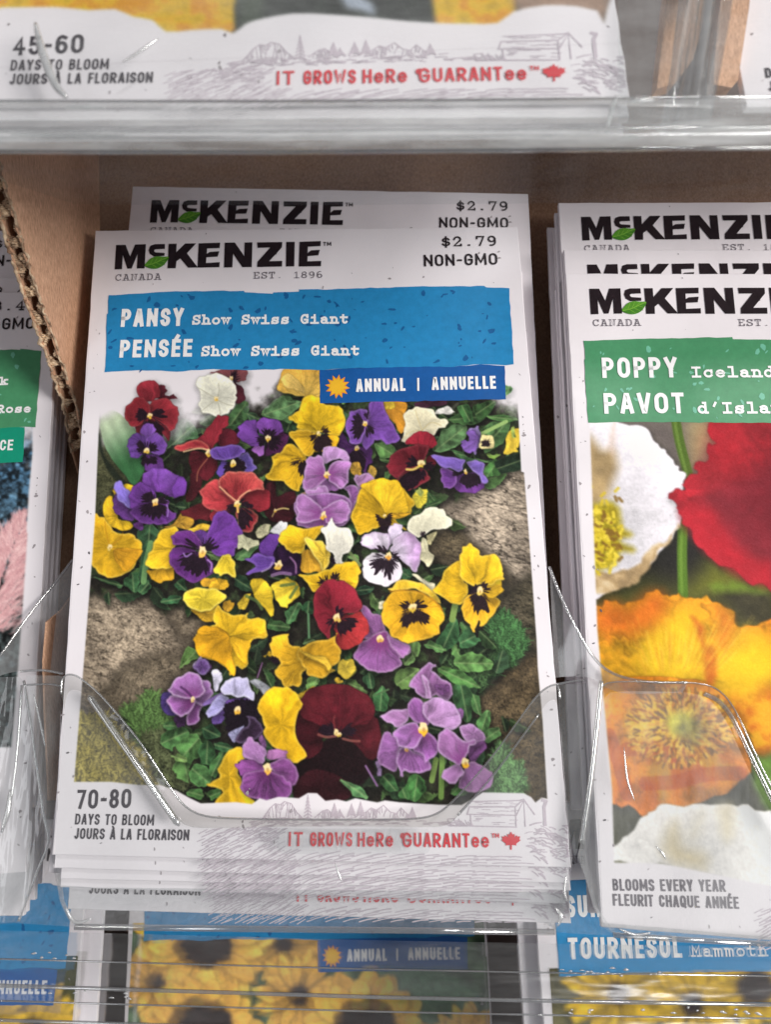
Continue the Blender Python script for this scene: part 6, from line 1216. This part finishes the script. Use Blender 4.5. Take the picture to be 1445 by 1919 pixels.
# ---- packet in the row above
G_T = 'seed packets in the row above'
TOP = place(MAIN.R, [(BLc, (-35, 190)), (BRc, (1181, 183))])
top = packet(TOP, 'large blurred packet in the row above, yellow flower picture cut by the top of view', G_T)
for src in [body] + guar + [days[1], draw, fl1]: inst(src, top)
s = Sheet(4); text(s, '45-60', MAIN, (143, 1516), (250, 1514), 34, 'C', .17); s.build('days_number', DGREY, top)
def paint_top(fr):
    c = Canvas(fr, -42, 84, 42, 108, .25); X, Y = np.meshgrid(c.xs, c.ys); c.seed = 2000
    c.a[:] = C3((34, 38, 34)) * (.5 + fbm(X, Y, .4, 3, 90)[..., None])
    c.fill('t', [(-100, -400), (880, -400), (880, 30), (860, 125), (600, 140), (-100, 140)], (232, 182, 14), soft=.5, tex=.25, tscale=.5, col2=(214, 140, 16))
    c.fill('t', [(1620, -400), (1900, -400), (1930, 100), (1800, 110), (1640, 110)], (232, 182, 14), soft=.6, tex=.25, tscale=.5, col2=(214, 140, 16))
    c.fill('t', [(1930, -300), (2300, -300), (2250, 120), (1950, 60)], (150, 120, 100), soft=1.5)
    c.fill('t', [(1250, -60), (1380, 0), (1400, 50), (1300, 30)], (150, 160, 176), soft=.8); c.fill('t', [(890, -200), (1000, -200), (980, 60), (900, 80)], (56, 66, 52), soft=1)
    out = [(-60, -400), (-60, 14), (0, 14), (104, 13), (166, 19), (215, 17), (249, 31), (287, 38), (311, 59), (360, 56), (415, 54), (436, 62), (460, 45), (490, 35), (550, 25), (620, 27), (700, 33), (760, 39), (822, 43), (880, 44), (932, 43), (962, 22), (1022, 10), (1082, 12), (1120, 20), (1140, 10), (1140, -400)]
    P_ = spline(c.tr('p', out), 2, True); m = sstep(-.25, .25, c.sdf(P_, X, Y))[..., None]; c.a = C3((219, 214, 218)) * (1 - m) + c.a * m
    return c
paint_top(TOP).build('printed_picture', top)
for k, (ty, lab) in enumerate([(222, 'white packet added to stand in for the reflection on the tray bottom, first strip'), (252, 'white packet added to stand in for the reflection on the tray bottom, deepest strip')]):
    o = packet(lower_to(TOP, .4 - .3 * k, 2.0 + 2 * k, ty), lab, G_T); inst(body, o); inst(fl1, o)  # added packets imitate the white reflection on the tray bottom
TOP2 = place(MAIN.R, [(BLc, (1400, 200)), (BRc, (2560, 196))])
o = packet(TOP2, 'unseen packet added in the row above for shade, past the brown cardboard flaps', G_T)
for src in [body] + [draw, fl1, days[1]]: inst(src, o)

# ---- row below
G_B = 'sunflower seed packets in the row below'
def at_row(pts): return place(MAIN.R, pts, -1, 1)
LOW = at_row([(MAIN.trace([(599, 720)])[0, :2], (595, 1787)), (MAIN.trace([(948, 718)])[0, :2], (877, 1787))])
low = packet(LOW, 'sunflower packet under the middle pocket, dark blue tab and yellow blooms behind ribbed plastic', G_B)
for src in [body] + logo + [price, fl1]: inst(src, low)
paint_sunflowers(LOW, [(530, 1770, 80, 16), (290, 1840, 70, 16), (560, 1865, 80, 18), (880, 1960, 80, 25), (378, 1762, 118, 55), (375, 1928, 104, 60), (685, 1935, 112, 64)], [(240, 1730), (930, 2050)], (70, 96, 66), .3, 1, [[(720, 1830), (780, 1810), (850, 1830), (900, 1870), (720, 1880)]]).build('printed_picture', low)
o = inst(ban, low); inst(tab, low)
for ch in list(o.children):
    if ch.name.startswith('title_lettering'): bpy.data.objects.remove(ch, do_unlink=True)
LOWR = at_row([(MAIN.trace([(204, 553)])[0, :2], (1046, 1664)), (MAIN.trace([(196, 697)])[0, :2], (1036, 1815)), (MAIN.trace([(963, 683)])[0, :2], (1836, 1812))])
lowr = packet(LOWR, 'sunflower packet below the poppies, large white title letters on blue', G_B)
for src in [body] + logo + [price, fl1]: inst(src, lowr)
paint_sunflowers(LOWR, [(1160, 1860, 100, 18), (1300, 1880, 80, 20), (1420, 1850, 70, 34)], [(1030, 1815), (1600, 2040)], (86, 80, 40), .35, 3, yel=(228, 178, 20)).build('printed_picture', lowr)
o = banner(lowr, MAIN, [(203.4, 553.7), (317, 547), (560, 543), (755, 538), (955, 540.5), (963, 683), (720, 689), (400, 692), (195.5, 698), (199, 640)], BLUEB)
s = Sheet(6); text(s, 'SUNFLOWER', MAIN, (222, 608), (420, 605), 37, 'C', .2); text(s, 'TOURNESOL', MAIN, (216, 672), (424, 669), 36, 'C', .2); text(s, 'Mammoth', MAIN, (442, 668), (580, 667), 20, 'T', .16); s.build('title_lettering', WHITEI, o)
LOWL = at_row([(MAIN.trace([(955, 540)])[0, :2], (131, 1692)), (MAIN.trace([(963, 683)])[0, :2], (133, 1792)), (MAIN.trace([(195, 697)])[0, :2], (-560, 1800))])
lowl = packet(LOWL, 'yellow flowered packet below the plume stack, price showing in the gap between pockets', G_B)
for src in [body, pr349, fl1]: inst(src, lowl)
paint_sunflowers(LOWL, [(60, 1930, 100, 22), (-40, 1900, 90, 20)], [(-400, 1790), (150, 2040)], (60, 62, 24), .35, 4, yel=(214, 166, 22)).build('printed_picture', lowl)
o = inst(ban, lowl)
for ch in list(o.children):
    if ch.name.startswith('title_lettering'): bpy.data.objects.remove(ch, do_unlink=True)
inst(tab, lowl)
o = packet(LOWL.moved(3.6, 1.5, 2.2), 'white packet whose edge shows behind the yellow flowered one, next to the dark gap', G_B); inst(body, o)
o = packet(LOWR.moved(-3.2, 1.5, 2.6), 'white packet whose edge shows behind the blue bannered sunflower one', G_B); inst(body, o)
for bc in ((-60, 195), (-1300, 205)):  # unseen packets added to keep side light off the back board
    f = place(MAIN.R, [(BRc, bc), (BLc, (bc[0] - 1216, bc[1] + 6))])
    o = packet(f, 'unseen packet added in the row above to shade the back board, beyond the lettering', G_T); inst(body, o)
o = packet(TOP2.moved(88, 0, 0), 'unseen packet added in the row above for shade, past the brown cardboard flaps', G_T); inst(body, o)  # unseen too, added to block light from the right
# ------------------------------------------------------------------ cardboard
def plate(name, outline_pts, nrm, thick, mat, parent=None, origin=None):
    """flat board from a view-frame outline, given thickness along nrm"""
    P_ = [np.asarray(p, float) for p in outline_pts]; n = len(P_); nrm = np.asarray(nrm, float)
    V = P_ + [p + nrm * thick for p in P_]; Fc = [tuple(range(n)), tuple(range(2 * n - 1, n - 1, -1))]
    for k in range(n): Fc.append((k, k + n, (k + 1) % n + n, (k + 1) % n))
    return world_obj(name, V, Fc, mat, parent, origin=origin)
def ray(px_, py_, z): return np.array([(px_ - CX) / F * z, (py_ - CY) / F * z, z])
# back board of the middle row, leaning like the packets
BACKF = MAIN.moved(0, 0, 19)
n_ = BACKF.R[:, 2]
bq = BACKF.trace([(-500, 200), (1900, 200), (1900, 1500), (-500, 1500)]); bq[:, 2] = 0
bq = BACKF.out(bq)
o = plate('back_board', bq, n_, 3.0, SHADED_CARD); tag(o, 'brown cardboard back panel behind the middle row of packets', 'cardboard panel')
BACK2 = LOW.moved(0, 0, 12); bq = BACK2.trace([(-500, 1500), (1900, 1500), (1900, 2300), (-500, 2300)]); bq[:, 2] = 0
DARKCARD = print_mat('dark_board', (92, 80, 76), .15, .8)
o = plate('back_board', BACK2.out(bq), n_, 3.0, DARKCARD); tag(o, 'dark board at the back of the bottom row of packets', 'cardboard panel')

# corrugated divider between the plume stack and the pansy stack: a plane of constant x
XD = -60.0
def on_x(px_, py_, x=XD):
    z = x * F / (px_ - CX); return np.array([x, (py_ - CY) / F * z, z])
div = empty('cardboard_divider', on_x(100, 1250)); tag(div, 'torn corrugated cardboard divider standing between the plume stack and pansy stack', 'cardboard divider')
edge = spline([on_x(-8, 270), on_x(4, 330), on_x(28, 410), on_x(52, 490), on_x(76, 565), on_x(100, 635), on_x(122, 700), on_x(146, 772), on_x(158, 850)], 8)
low_e = [on_x(172, 900), on_x(176, 990), on_x(152, 1092), on_x(116, 1142), on_x(88, 1166), on_x(82, 1240), on_x(84, 1330), on_x(92, 1500)]
back_e = [on_x(150, 1500), on_x(176, 1000), on_x(186, 700), on_x(187, 430), on_x(184, 240)]
rg = np.random.default_rng(8)
TH = 2.6
face = list(edge) + low_e + back_e
def jag(pts, amt): return [p + np.array([0, *rg.normal(0, amt, 2)]) for p in pts]
fr_ = [p + np.array([0, 0, 0]) for p in jag(edge, .10)] + low_e + back_e
for nm, x0 in (('liner_sheet', 0.0), ('liner_sheet', -TH)):
    P_ = [p + np.array([x0, 0, 0]) for p in (jag(edge, .16) + (low_e if x0 == 0 else [on_x(172, 900), on_x(176, 990), on_x(170, 1200)]) + back_e)]
    V = P_ + [p + np.array([-.35 if x0 == 0 else .35, 0, 0]) for p in P_]; n = len(P_)
    Fc = [tuple(range(n)), tuple(range(2 * n - 1, n - 1, -1))] + [(k, k + n, (k + 1) % n + n, (k + 1) % n) for k in range(n)]
    world_obj(nm, V, Fc, CARD, div)
# rims of torn liner along the edge
for x0, rad in ((-.05, .22), (-TH + .05, .30)):
    path = spline([p + np.array([x0, 0, 0]) + rg.normal(0, .15, 3) for p in edge], 3)
    V, Fc = sweep(path, [rad * (.45 + 1.0 * rg.random()) for _ in path], 7); world_obj('torn_rim', V, Fc, TORN, div, True)
# the torn flutes, seen end on: a ragged pulp strip with open, dark channels
V = []; Fc = []; L = 0; fine = spline(edge, 9); prev = fine[0]; NC = 9; keep = []
inw = np.array([0, -.22, .97])
for i, p in enumerate(fine):
    L += np.linalg.norm(p - prev); prev = p
    ph = (L / 4.6 + .16 * math.sin(L * .8) + .1 * math.sin(L * 2.3)) % 1.0
    op = max(0.0, math.sin(math.pi * (ph - .30) / .62)) if ph > .30 else 0.0
    xc = .5 + .22 * math.sin(L * 1.37); row = []
    for j in range(NC):
        u = j / (NC - 1); V.append(np.array([XD - TH + TH * u + rg.normal(0, .06), p[1], p[2]]) + inw * (rg.normal(.12, .16) + (.5 if abs(u - xc) < .34 * op + .1 else 0)))
        row.append(abs(u + .06 - xc) < .36 * op ** .7 + rg.normal(0, .02))
    keep.append(row)
for i in range(len(fine) - 1):
    for j in range(NC - 1):
        if not keep[i][j]: Fc.append((i * NC + j, i * NC + j + 1, (i + 1) * NC + j + 1, (i + 1) * NC + j))
world_obj('corrugated_sheet', V, Fc, TORN, div)
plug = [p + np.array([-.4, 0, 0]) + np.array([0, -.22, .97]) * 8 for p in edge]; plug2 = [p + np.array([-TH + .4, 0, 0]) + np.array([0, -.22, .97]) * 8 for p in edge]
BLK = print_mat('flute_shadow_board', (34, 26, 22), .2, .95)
world_obj('flute_shade_strip', plug + plug2, [(k, k + 1, k + 1 + len(edge), k + len(edge)) for k in range(len(edge) - 1)], BLK, div)  # dark sheet painted in as the shade deep inside the flutes

# cardboard flaps in the row above
for pts, z, lab in (([(1262, -120), (1322, -120), (1318, 40), (1300, 110), (1262, 158), (1232, 166), (1244, 60)], 104, 'narrow brown cardboard flap in the row above, nearer the blurred guarantee line'),
                    ([(1368, -120), (1420, -120), (1404, 20), (1384, 150), (1372, 164), (1338, 158), (1344, 60)], 106, 'narrow brown cardboard flap in the row above, beside the pale packet')):
    o = plate('cardboard_flap', [ray(x, y, z) for x, y in pts], (0, 0, 1), 2.4, CARD); tag(o, lab, 'cardboard flap', 'cardboard flaps in the row above')

# ------------------------------------------------------------------ clear plastic trays
PN = -MAIN.R[:, 2]
def sheet_on(name, fr, dz, pts, mat, parent, thick=.0):
    P_ = fr.view(pts, dz); V2 = [Vector((x, y, 0)) for x, y in pts]
    tris = tessellate_polygon([V2]); Fc = [tuple(t) for t in tris]
    return world_obj(name, list(P_), Fc, mat, parent)
def tube_on(name, fr, dz, pts, rad, mat, parent, sub=5, n=8):
    P_ = spline(fr.view(pts, dz), sub); V, Fc = sweep(P_, rad, n); return world_obj(name, V, Fc, mat, parent, True)
def band(name, A, Bq, mat, parent, smooth=True, rows=1):
    A = np.asarray(A); Bq = np.asarray(Bq); n = len(A); V = []; Fc = []
    for j in range(rows + 1):
        t = j / rows; V += list(A * (1 - t) + Bq * t)
    for j in range(rows):
        for k in range(n - 1): Fc.append((j * n + k, j * n + k + 1, (j + 1) * n + k + 1, (j + 1) * n + k))
    return world_obj(name, V, Fc, mat, parent, smooth)

tray = empty('plastic_tray', MAIN.view([(590, 1745)], -3)[0]); tag(tray, 'clear plastic tray with cut-out pockets holding the middle row of packets', 'plastic tray', 'clear plastic trays')
DZ = -2.6
up_l = [(114, 1300), (115, 1278), (122, 1266), (138, 1265), (158, 1277), (185, 1300), (225, 1345), (265, 1395), (300, 1447), (330, 1492), (352, 1515), (380, 1528), (420, 1533)]
up_r = [(500, 1535), (600, 1536), (700, 1536), (780, 1534), (820, 1524), (850, 1500), (885, 1462), (925, 1415), (965, 1360), (1000, 1312), (1022, 1291), (1040, 1283), (1047, 1288), (1050, 1310)]
top_e = up_l + up_r
in_l = [(120, 1330), (124, 1306), (132, 1294), (146, 1294), (160, 1303), (172, 1318), (200, 1355), (235, 1405), (270, 1455), (300, 1497), (325, 1528), (352, 1548), (400, 1552)]
in_r = [(500, 1550), (600, 1549), (700, 1549), (790, 1550), (838, 1546), (866, 1520), (900, 1482), (938, 1436), (975, 1386), (1005, 1346), (1022, 1322), (1034, 1312), (1042, 1314), (1046, 1330)]
inn = in_l + in_r
A = spline(MAIN.view(top_e, DZ - 1.0), 4); Bi = spline(MAIN.view(inn, DZ), 4)
front = sheet_on('front_panel', MAIN, DZ, inn + [(1062, 1600), (1066, 1660), (1058, 1712), (1040, 1742), (800, 1741), (500, 1739), (150, 1735), (128, 1722), (112, 1690), (102, 1600)], CLEAR, tray)
band('rolled_lip', A, Bi, RIM, tray, rows=1)
RIPPLE = plastic_mat('rippled_plastic', .06, .06, rough=.06, wave=1.0, wscale=3.5, stretch=(1, 1, 2), refr=.40)
sheet_on('rippled_strip', MAIN, DZ - .4, [(528, 1552), (660, 1553), (800, 1553), (822, 1570), (800, 1600), (660, 1602), (528, 1600), (510, 1576)], RIPPLE, tray)
V, Fc = sweep(A, .16, 8); world_obj('lip_edge', V, Fc, FOLD, tray, True)
for seg, rad in (([(166, 1303), (185, 1330), (220, 1381), (260, 1438), (300, 1497), (336, 1548)], .55), ([(1010, 1338), (975, 1386), (938, 1436), (900, 1482), (858, 1528)], .2)):
    tube_on('fold_ridge', MAIN, DZ - .25, seg, [rad * .35] + [rad] * 24 + [rad * .3], FOLD, tray) if len(spline(seg, 5)) == 26 else tube_on('fold_ridge', MAIN, DZ - .25, seg, rad, FOLD, tray)
# tapering web between the pockets, a little further back, with side walls
def web(pts, dz, mat, name='web_panel'): return sheet_on(name, MAIN, dz, pts, mat, tray)
web([(48, 1266), (116, 1266), (112, 1400), (102, 1520), (90, 1580), (80, 1540), (62, 1420)], 1.5, HAZY)
web([(1046, 1284), (1126, 1277), (1118, 1380), (1102, 1490), (1084, 1590), (1078, 1606), (1066, 1560), (1054, 1400)], 1.0, HAZY)
tube_on('web_lip', MAIN, 1.2, [(38, 1258), (80, 1256), (118, 1263)], .22, FOLD, tray)
tube_on('web_lip', MAIN, .8, [(1042, 1283), (1085, 1275), (1130, 1274)], .22, FOLD, tray)
tube_on('web_ridge', MAIN, 1.2, [(44, 1284), (90, 1282), (114, 1286)], .18, FOLD, tray)
# side walls of the middle pocket
a = MAIN.view([(114, 1290), (110, 1420), (103, 1540), (96, 1610), (112, 1690), (128, 1724)], DZ); b_ = MAIN.view([(122, 1300), (120, 1420), (116, 1540), (110, 1610), (120, 1690), (140, 1724)], 14)
band('side_wall', a, b_, CLEARW, tray, rows=4)
a = MAIN.view([(1048, 1296), (1056, 1420), (1066, 1540), (1074, 1606), (1066, 1680), (1042, 1742)], DZ); b_ = MAIN.view([(1040, 1300), (1046, 1420), (1050, 1540), (1052, 1610), (1040, 1680), (1020, 1730)], 14)
band('side_wall', a, b_, CLEARW, tray, rows=4)
# neighbour pockets
PD = -2.8
r_top = [(1127, 1290), (1140, 1280), (1180, 1277), (1240, 1279), (1290, 1279), (1322, 1283), (1345, 1292), (1366, 1312), (1386, 1345), (1410, 1398), (1446, 1472), (1500, 1570), (1560, 1640), (1650, 1650)]
r_in = [(1133, 1308), (1144, 1298), (1180, 1295), (1240, 1296), (1284, 1297), (1312, 1302), (1332, 1312), (1350, 1332), (1368, 1362), (1392, 1416), (1428, 1490), (1482, 1588), (1545, 1660), (1640, 1670)]
sheet_on('front_panel', POP, PD, r_in + [(1640, 1775), (1400, 1768), (1152, 1752), (1128, 1735), (1113, 1700), (1096, 1640), (1082, 1606), (1090, 1580), (1104, 1490), (1120, 1400)], HAZY, tray)
A2 = spline(POP.view(r_top, PD - .9), 4); band('rolled_lip', A2, spline(POP.view(r_in, PD), 4), RIM, tray)
V, Fc = sweep(A2, .14, 8); world_obj('lip_edge', V, Fc, FOLD, tray, True)
tube_on('fold_ridge', POP, PD - .3, [(1320, 1300), (1345, 1312), (1366, 1334), (1384, 1366), (1410, 1420), (1446, 1494), (1480, 1560)], .42, FOLD, tray)
tube_on('fold_ridge', POP, PD + .4, [(1128, 1276), (1124, 1310), (1119, 1360), (1110, 1440), (1099, 1520), (1090, 1580)], .40, FOLD, tray)
a = POP.view([(1127, 1276), (1119, 1390), (1104, 1490), (1084, 1600), (1096, 1640), (1113, 1700), (1150, 1750)], PD); b_ = POP.view([(1126, 1300), (1132, 1390), (1136, 1490), (1130, 1600), (1130, 1640), (1140, 1700), (1160, 1740)], 9)
band('side_wall', a, b_, CLEARW, tray, rows=4)
# curved shoulder webs rising to the back between the stacks
def on(fr, pts, dz0, dz1):
    n = len(pts); return spline([fr.view([p], dz0 + (dz1 - dz0) * i / (n - 1))[0] for i, p in enumerate(pts)], 5)
WEBM = plastic_mat('shoulder_film', .17, .12, .6, rough=.12, tint=(.93, .92, .92), wave=.5, stretch=(2, 1, .5))
w1 = on(POP, [(1030, 1062), (1052, 1118), (1078, 1172), (1112, 1230), (1150, 1262), (1210, 1277), (1290, 1279)], 1.2, -3.7); w2 = on(POP, [(1040, 1270), (1062, 1268), (1085, 1268), (1110, 1272), (1140, 1290), (1180, 1300), (1280, 1298)], 1.6, -2.8)
band('shoulder_web', w1, w2, WEBM, tray, rows=4); V, Fc = sweep(w1, .26, 8); world_obj('shoulder_edge', V, Fc, FOLD, tray, True)
w1 = on(LEF, [(136, 1048), (104, 1090), (72, 1128), (38, 1174), (4, 1222), (-30, 1262)], .5, -3.6); w2 = on(LEF, [(122, 1262), (100, 1260), (76, 1258), (44, 1257), (6, 1264), (-28, 1280)], .5, -2.8)
band('shoulder_web', w1, w2, WEBM, tray, rows=4); V, Fc = sweep(w1, .24, 8); world_obj('shoulder_edge', V, Fc, FOLD, tray, True)
sheet_on('front_panel', LEF, PD, [(-300, 1300), (-40, 1270), (36, 1268), (52, 1290), (70, 1440), (88, 1571), (60, 1650), (46, 1692), (32, 1728), (-300, 1740)], CLEARW, tray)
tube_on('fold_ridge', LEF, PD - .2, [(44, 1275), (60, 1380), (80, 1520), (90, 1575), (70, 1630), (48, 1690), (34, 1726)], .22, FOLD, tray)
tube_on('fold_ridge', LEF, PD + 1, [(40, 1284), (30, 1420), (16, 1520), (2, 1560)], .2, FOLD, tray)
# little creases and scratches, whitened in colour to stand in for glints
for fr, dz, pts, rad in ((MAIN, DZ - .1, [(628, 1618), (634, 1636), (640, 1652)], .2), (POP, PD - .1, [(1230, 1586), (1240, 1596), (1249, 1610)], .22), (MAIN, DZ - .2, [(1040, 1700), (1052, 1716), (1046, 1736)], .3), (MAIN, DZ - .2, [(1062, 1640), (1058, 1668), (1064, 1690)], .22),
                         (LEF, PD - .2, [(18, 1480), (14, 1520), (2, 1556)], .5), (LEF, PD - .2, [(62, 1300), (76, 1360), (84, 1400)], .2), (POP, PD - .2, [(1160, 1740), (1190, 1752), (1220, 1748)], .25), (MAIN, DZ - .2, [(122, 1700), (140, 1728), (170, 1722)], .28), (POP, PD, [(1170, 1400), (1176, 1460), (1190, 1500)], .16)):
    k = 5 * (len(pts) - 1) + 1; tube_on('glint_crease', fr, dz, pts, [rad * (.25 + .75 * math.sin(math.pi * i / (k - 1))) for i in range(k)], GLINT_CREASE, tray)
# tray floor and the bottom bead
E0 = MAIN.view([(-260, 1745), (32, 1730), (140, 1737), (500, 1741), (800, 1744), (1040, 1747), (1150, 1754), (1500, 1772)], DZ)
bk = np.array([0, -.268, 1.0])
band('tray_floor', E0, E0 + bk * 46, CLEARW, tray)
V, Fc = sweep(E0[2:6], .45, 8); world_obj('bottom_bead', V, Fc, FOLD, tray, True)
V, Fc = sweep(POP.view([(1150, 1752), (1300, 1762), (1500, 1772)], PD), .4, 8); world_obj('bottom_bead', V, Fc, FOLD, tray, True)

# ribbed clear rail below, in front of the bottom row
rail = empty('ribbed_rail', MAIN.view([(700, 1830)], 8)[0]); tag(rail, 'ribbed clear plastic rail running across in front of the bottom row', 'plastic rail')
RZ = 16
def rl(y0, y1, dz): return MAIN.view([(-300, y0), (300, y0 + (y1 - y0) * .37), (700, y0 + (y1 - y0) * .62), (1100, y0 + (y1 - y0) * .8), (1750, y1)], dz)
rows_ = [(1736, 1778, 16), (1788, 1832, 15.2), (1790, 1834, 16.6), (1836, 1884, 15.4), (1842, 1890, 16.8), (1866, 1912, 15.6), (1869, 1915, 16.8), (1902, 1950, 15.4), (1905, 1953, 16.8), (1980, 2030, 16)]
RAILM = plastic_mat('ribbed_clear_plastic', .05, .06, .4, rough=.2, wave=.5, wscale=5, stretch=(.6, 1, 4), refr=.26, frost=.2)
band_prev = rl(*rows_[0]); V = list(band_prev); m = len(band_prev); Fc = []
for i, rr in enumerate(rows_[1:]):
    V += list(rl(*rr)); Fc += [(i * m + k, i * m + k + 1, (i + 1) * m + k + 1, (i + 1) * m + k) for k in range(m - 1)]
world_obj('ribbed_sheet', V, Fc, RAILM, rail)
for (y0, y1, rad) in ((1789, 1833, .16), (1838, 1887, .34), (1867, 1913, .16), (1903, 1951, .3)):
    V, Fc = sweep(rl(y0, y1, 15.0), rad, 8); world_obj('rib', V, Fc, FOLD, rail, True)

rn = np.random.default_rng(6)  # whitened tubes added as glints along the ribs
for (x0, x1, y, n) in ((1046, 1260, 1822, 16), (990, 1420, 1898, 20), (20, 140, 1790, 6), (60, 240, 1866, 7)):
    for k in range(n):
        x = rn.uniform(x0, x1); yy = y + rn.normal(0, 4); L = rn.uniform(4, 13)
        V, Fc = sweep(MAIN.view([(x, yy), (x + L * .5, yy - .8), (x + L, yy + rn.normal(0, 1.2))], 14.6), [.05, rn.uniform(.12, .26), .05], 6); world_obj('glint_streak', V, Fc, GLINT_CREASE, rail, True)

# tray of the row above
tt = empty('plastic_tray', TOP.view([(600, 285)], -4)[0]); tag(tt, 'clear plastic tray of the row above, its blurred bottom lip crossing the view', 'plastic tray', 'clear plastic trays')
TD = -3.2
def tl(y, dz, y1=None): return TOP.view([(-400, y - 3), (0, y), (500, y + 1), (900, y - 2), (1200, y - 5), (1900, y - 12)], dz)
prof = [(-200, -3.2), (120, -3.2), (186, -3.2), (196, -3.9), (240, -3.8), (250, -4.3), (262, -4.2), (276, -3.6), (286, -1.5), (289, 1.5)]
TOPP = plastic_mat('lip_plastic', .09, .06, .5, rough=.08, wave=.5, wscale=5, stretch=(.7, 1, 3))
V = []; Fc = []; m = 6
for i, (y, dz) in enumerate(prof):
    V += list(tl(y, dz))
    if i: Fc += [((i - 1) * m + k, (i - 1) * m + k + 1, i * m + k + 1, i * m + k) for k in range(m - 1)]
world_obj('front_panel', V, Fc, TOPP, tt, True)
e1 = tl(289, 1.5); band('tray_floor', e1, e1 + bk * 50, plastic_mat('tray_floor_plastic', .05, .02, .05, rough=.2, wave=.5), tt)
for (y, dz, rad) in ((189, -3.5, .18), (246, -4.1, .22), (258, -4.3, .14), (284, -2.2, .3)):
    V, Fc = sweep(tl(y, dz), rad, 8); world_obj('lip_ridge', V, Fc, FOLD, tt, True)
for pts, rad in (([(66, 44), (74, 80), (86, 120), (104, 160), (124, 182)], .62), ([(230, 116), (262, 96), (296, 72)], .2), ([(1155, 180), (1146, 210), (1136, 248)], .35), ([(1176, 192), (1200, 190), (1226, 188)], .3), ([(1160, 262), (1186, 258), (1208, 257)], .28), ([(120, 202), (160, 201), (196, 202)], .22), ([(20, 252), (120, 255), (240, 254)], .26)):
    tube_on('glint_crease', TOP, TD - .3, pts, [rad * (.35 + .65 * math.sin(math.pi * i / (5 * (len(pts) - 1)))) for i in range(5 * (len(pts) - 1) + 1)], GLINT_CREASE, tt)  # bright streaks on the lip, their glint whitened into the colour
# crumpled film between the upper pockets
CRUMP = plastic_mat('crumpled_film', .26, .42, .9, rough=.10, wave=.8, wscale=5, stretch=(1, 1, .4))
rc = np.random.default_rng(4); cols = 22; rows2 = 14; V = []
ph = rc.random(cols) * 6.3; amp = rc.uniform(.2, 1.5, cols)
for j in range(rows2 + 1):
    t = j / rows2; y = -200 + 452 * t; xl = 1300 - 62 * t; xr = 1400 - 70 * t
    for i in range(cols):
        u = i / (cols - 1); dz = TD + .6 - amp[i] * (1 if i % 2 else -1) * (.4 + .6 * math.sin(ph[i] + t * 3)) * (1 - .5 * t)
        V += list(TOP.view([(xl + (xr - xl) * u + 5 * math.sin(ph[i] + 4 * t), y)], dz))
world_obj('crumpled_film', V, [(j * cols + i, j * cols + i + 1, (j + 1) * cols + i + 1, (j + 1) * cols + i) for j in range(rows2) for i in range(cols - 1)], CRUMP, tt, True)
sheet_on('pocket_web', TOP, -1, [(1160, -200), (1290, -200), (1262, 120), (1250, 240), (1158, 240)], CLEARW, tt)
LIPM = plastic_mat('milky_lip_plastic', .40, .08, .5, rough=.16, wave=.5, wscale=5, stretch=(.5, 1, 4))
V = []; Fc = []
for i, (y, dz) in enumerate([(192, -4.1), (240, -4.1), (250, -4.6), (264, -4.5), (280, -3.6)]):
    V += list(tl(y, dz))
    if i: Fc += [((i - 1) * m + k, (i - 1) * m + k + 1, i * m + k + 1, i * m + k) for k in range(m - 1)]
world_obj('shelf_lip', V, Fc, LIPM, tt, True)

# hanging board far behind, so that nothing beyond the rack shows
q = [np.array([-900, -900, 420.]), np.array([900, -900, 420.]), np.array([900, 900, 300.]), np.array([-900, 900, 300.])]
o = plate('rack_wall', q, (0, 0, 1), 6, DARKCARD); tag(o, kind='structure')
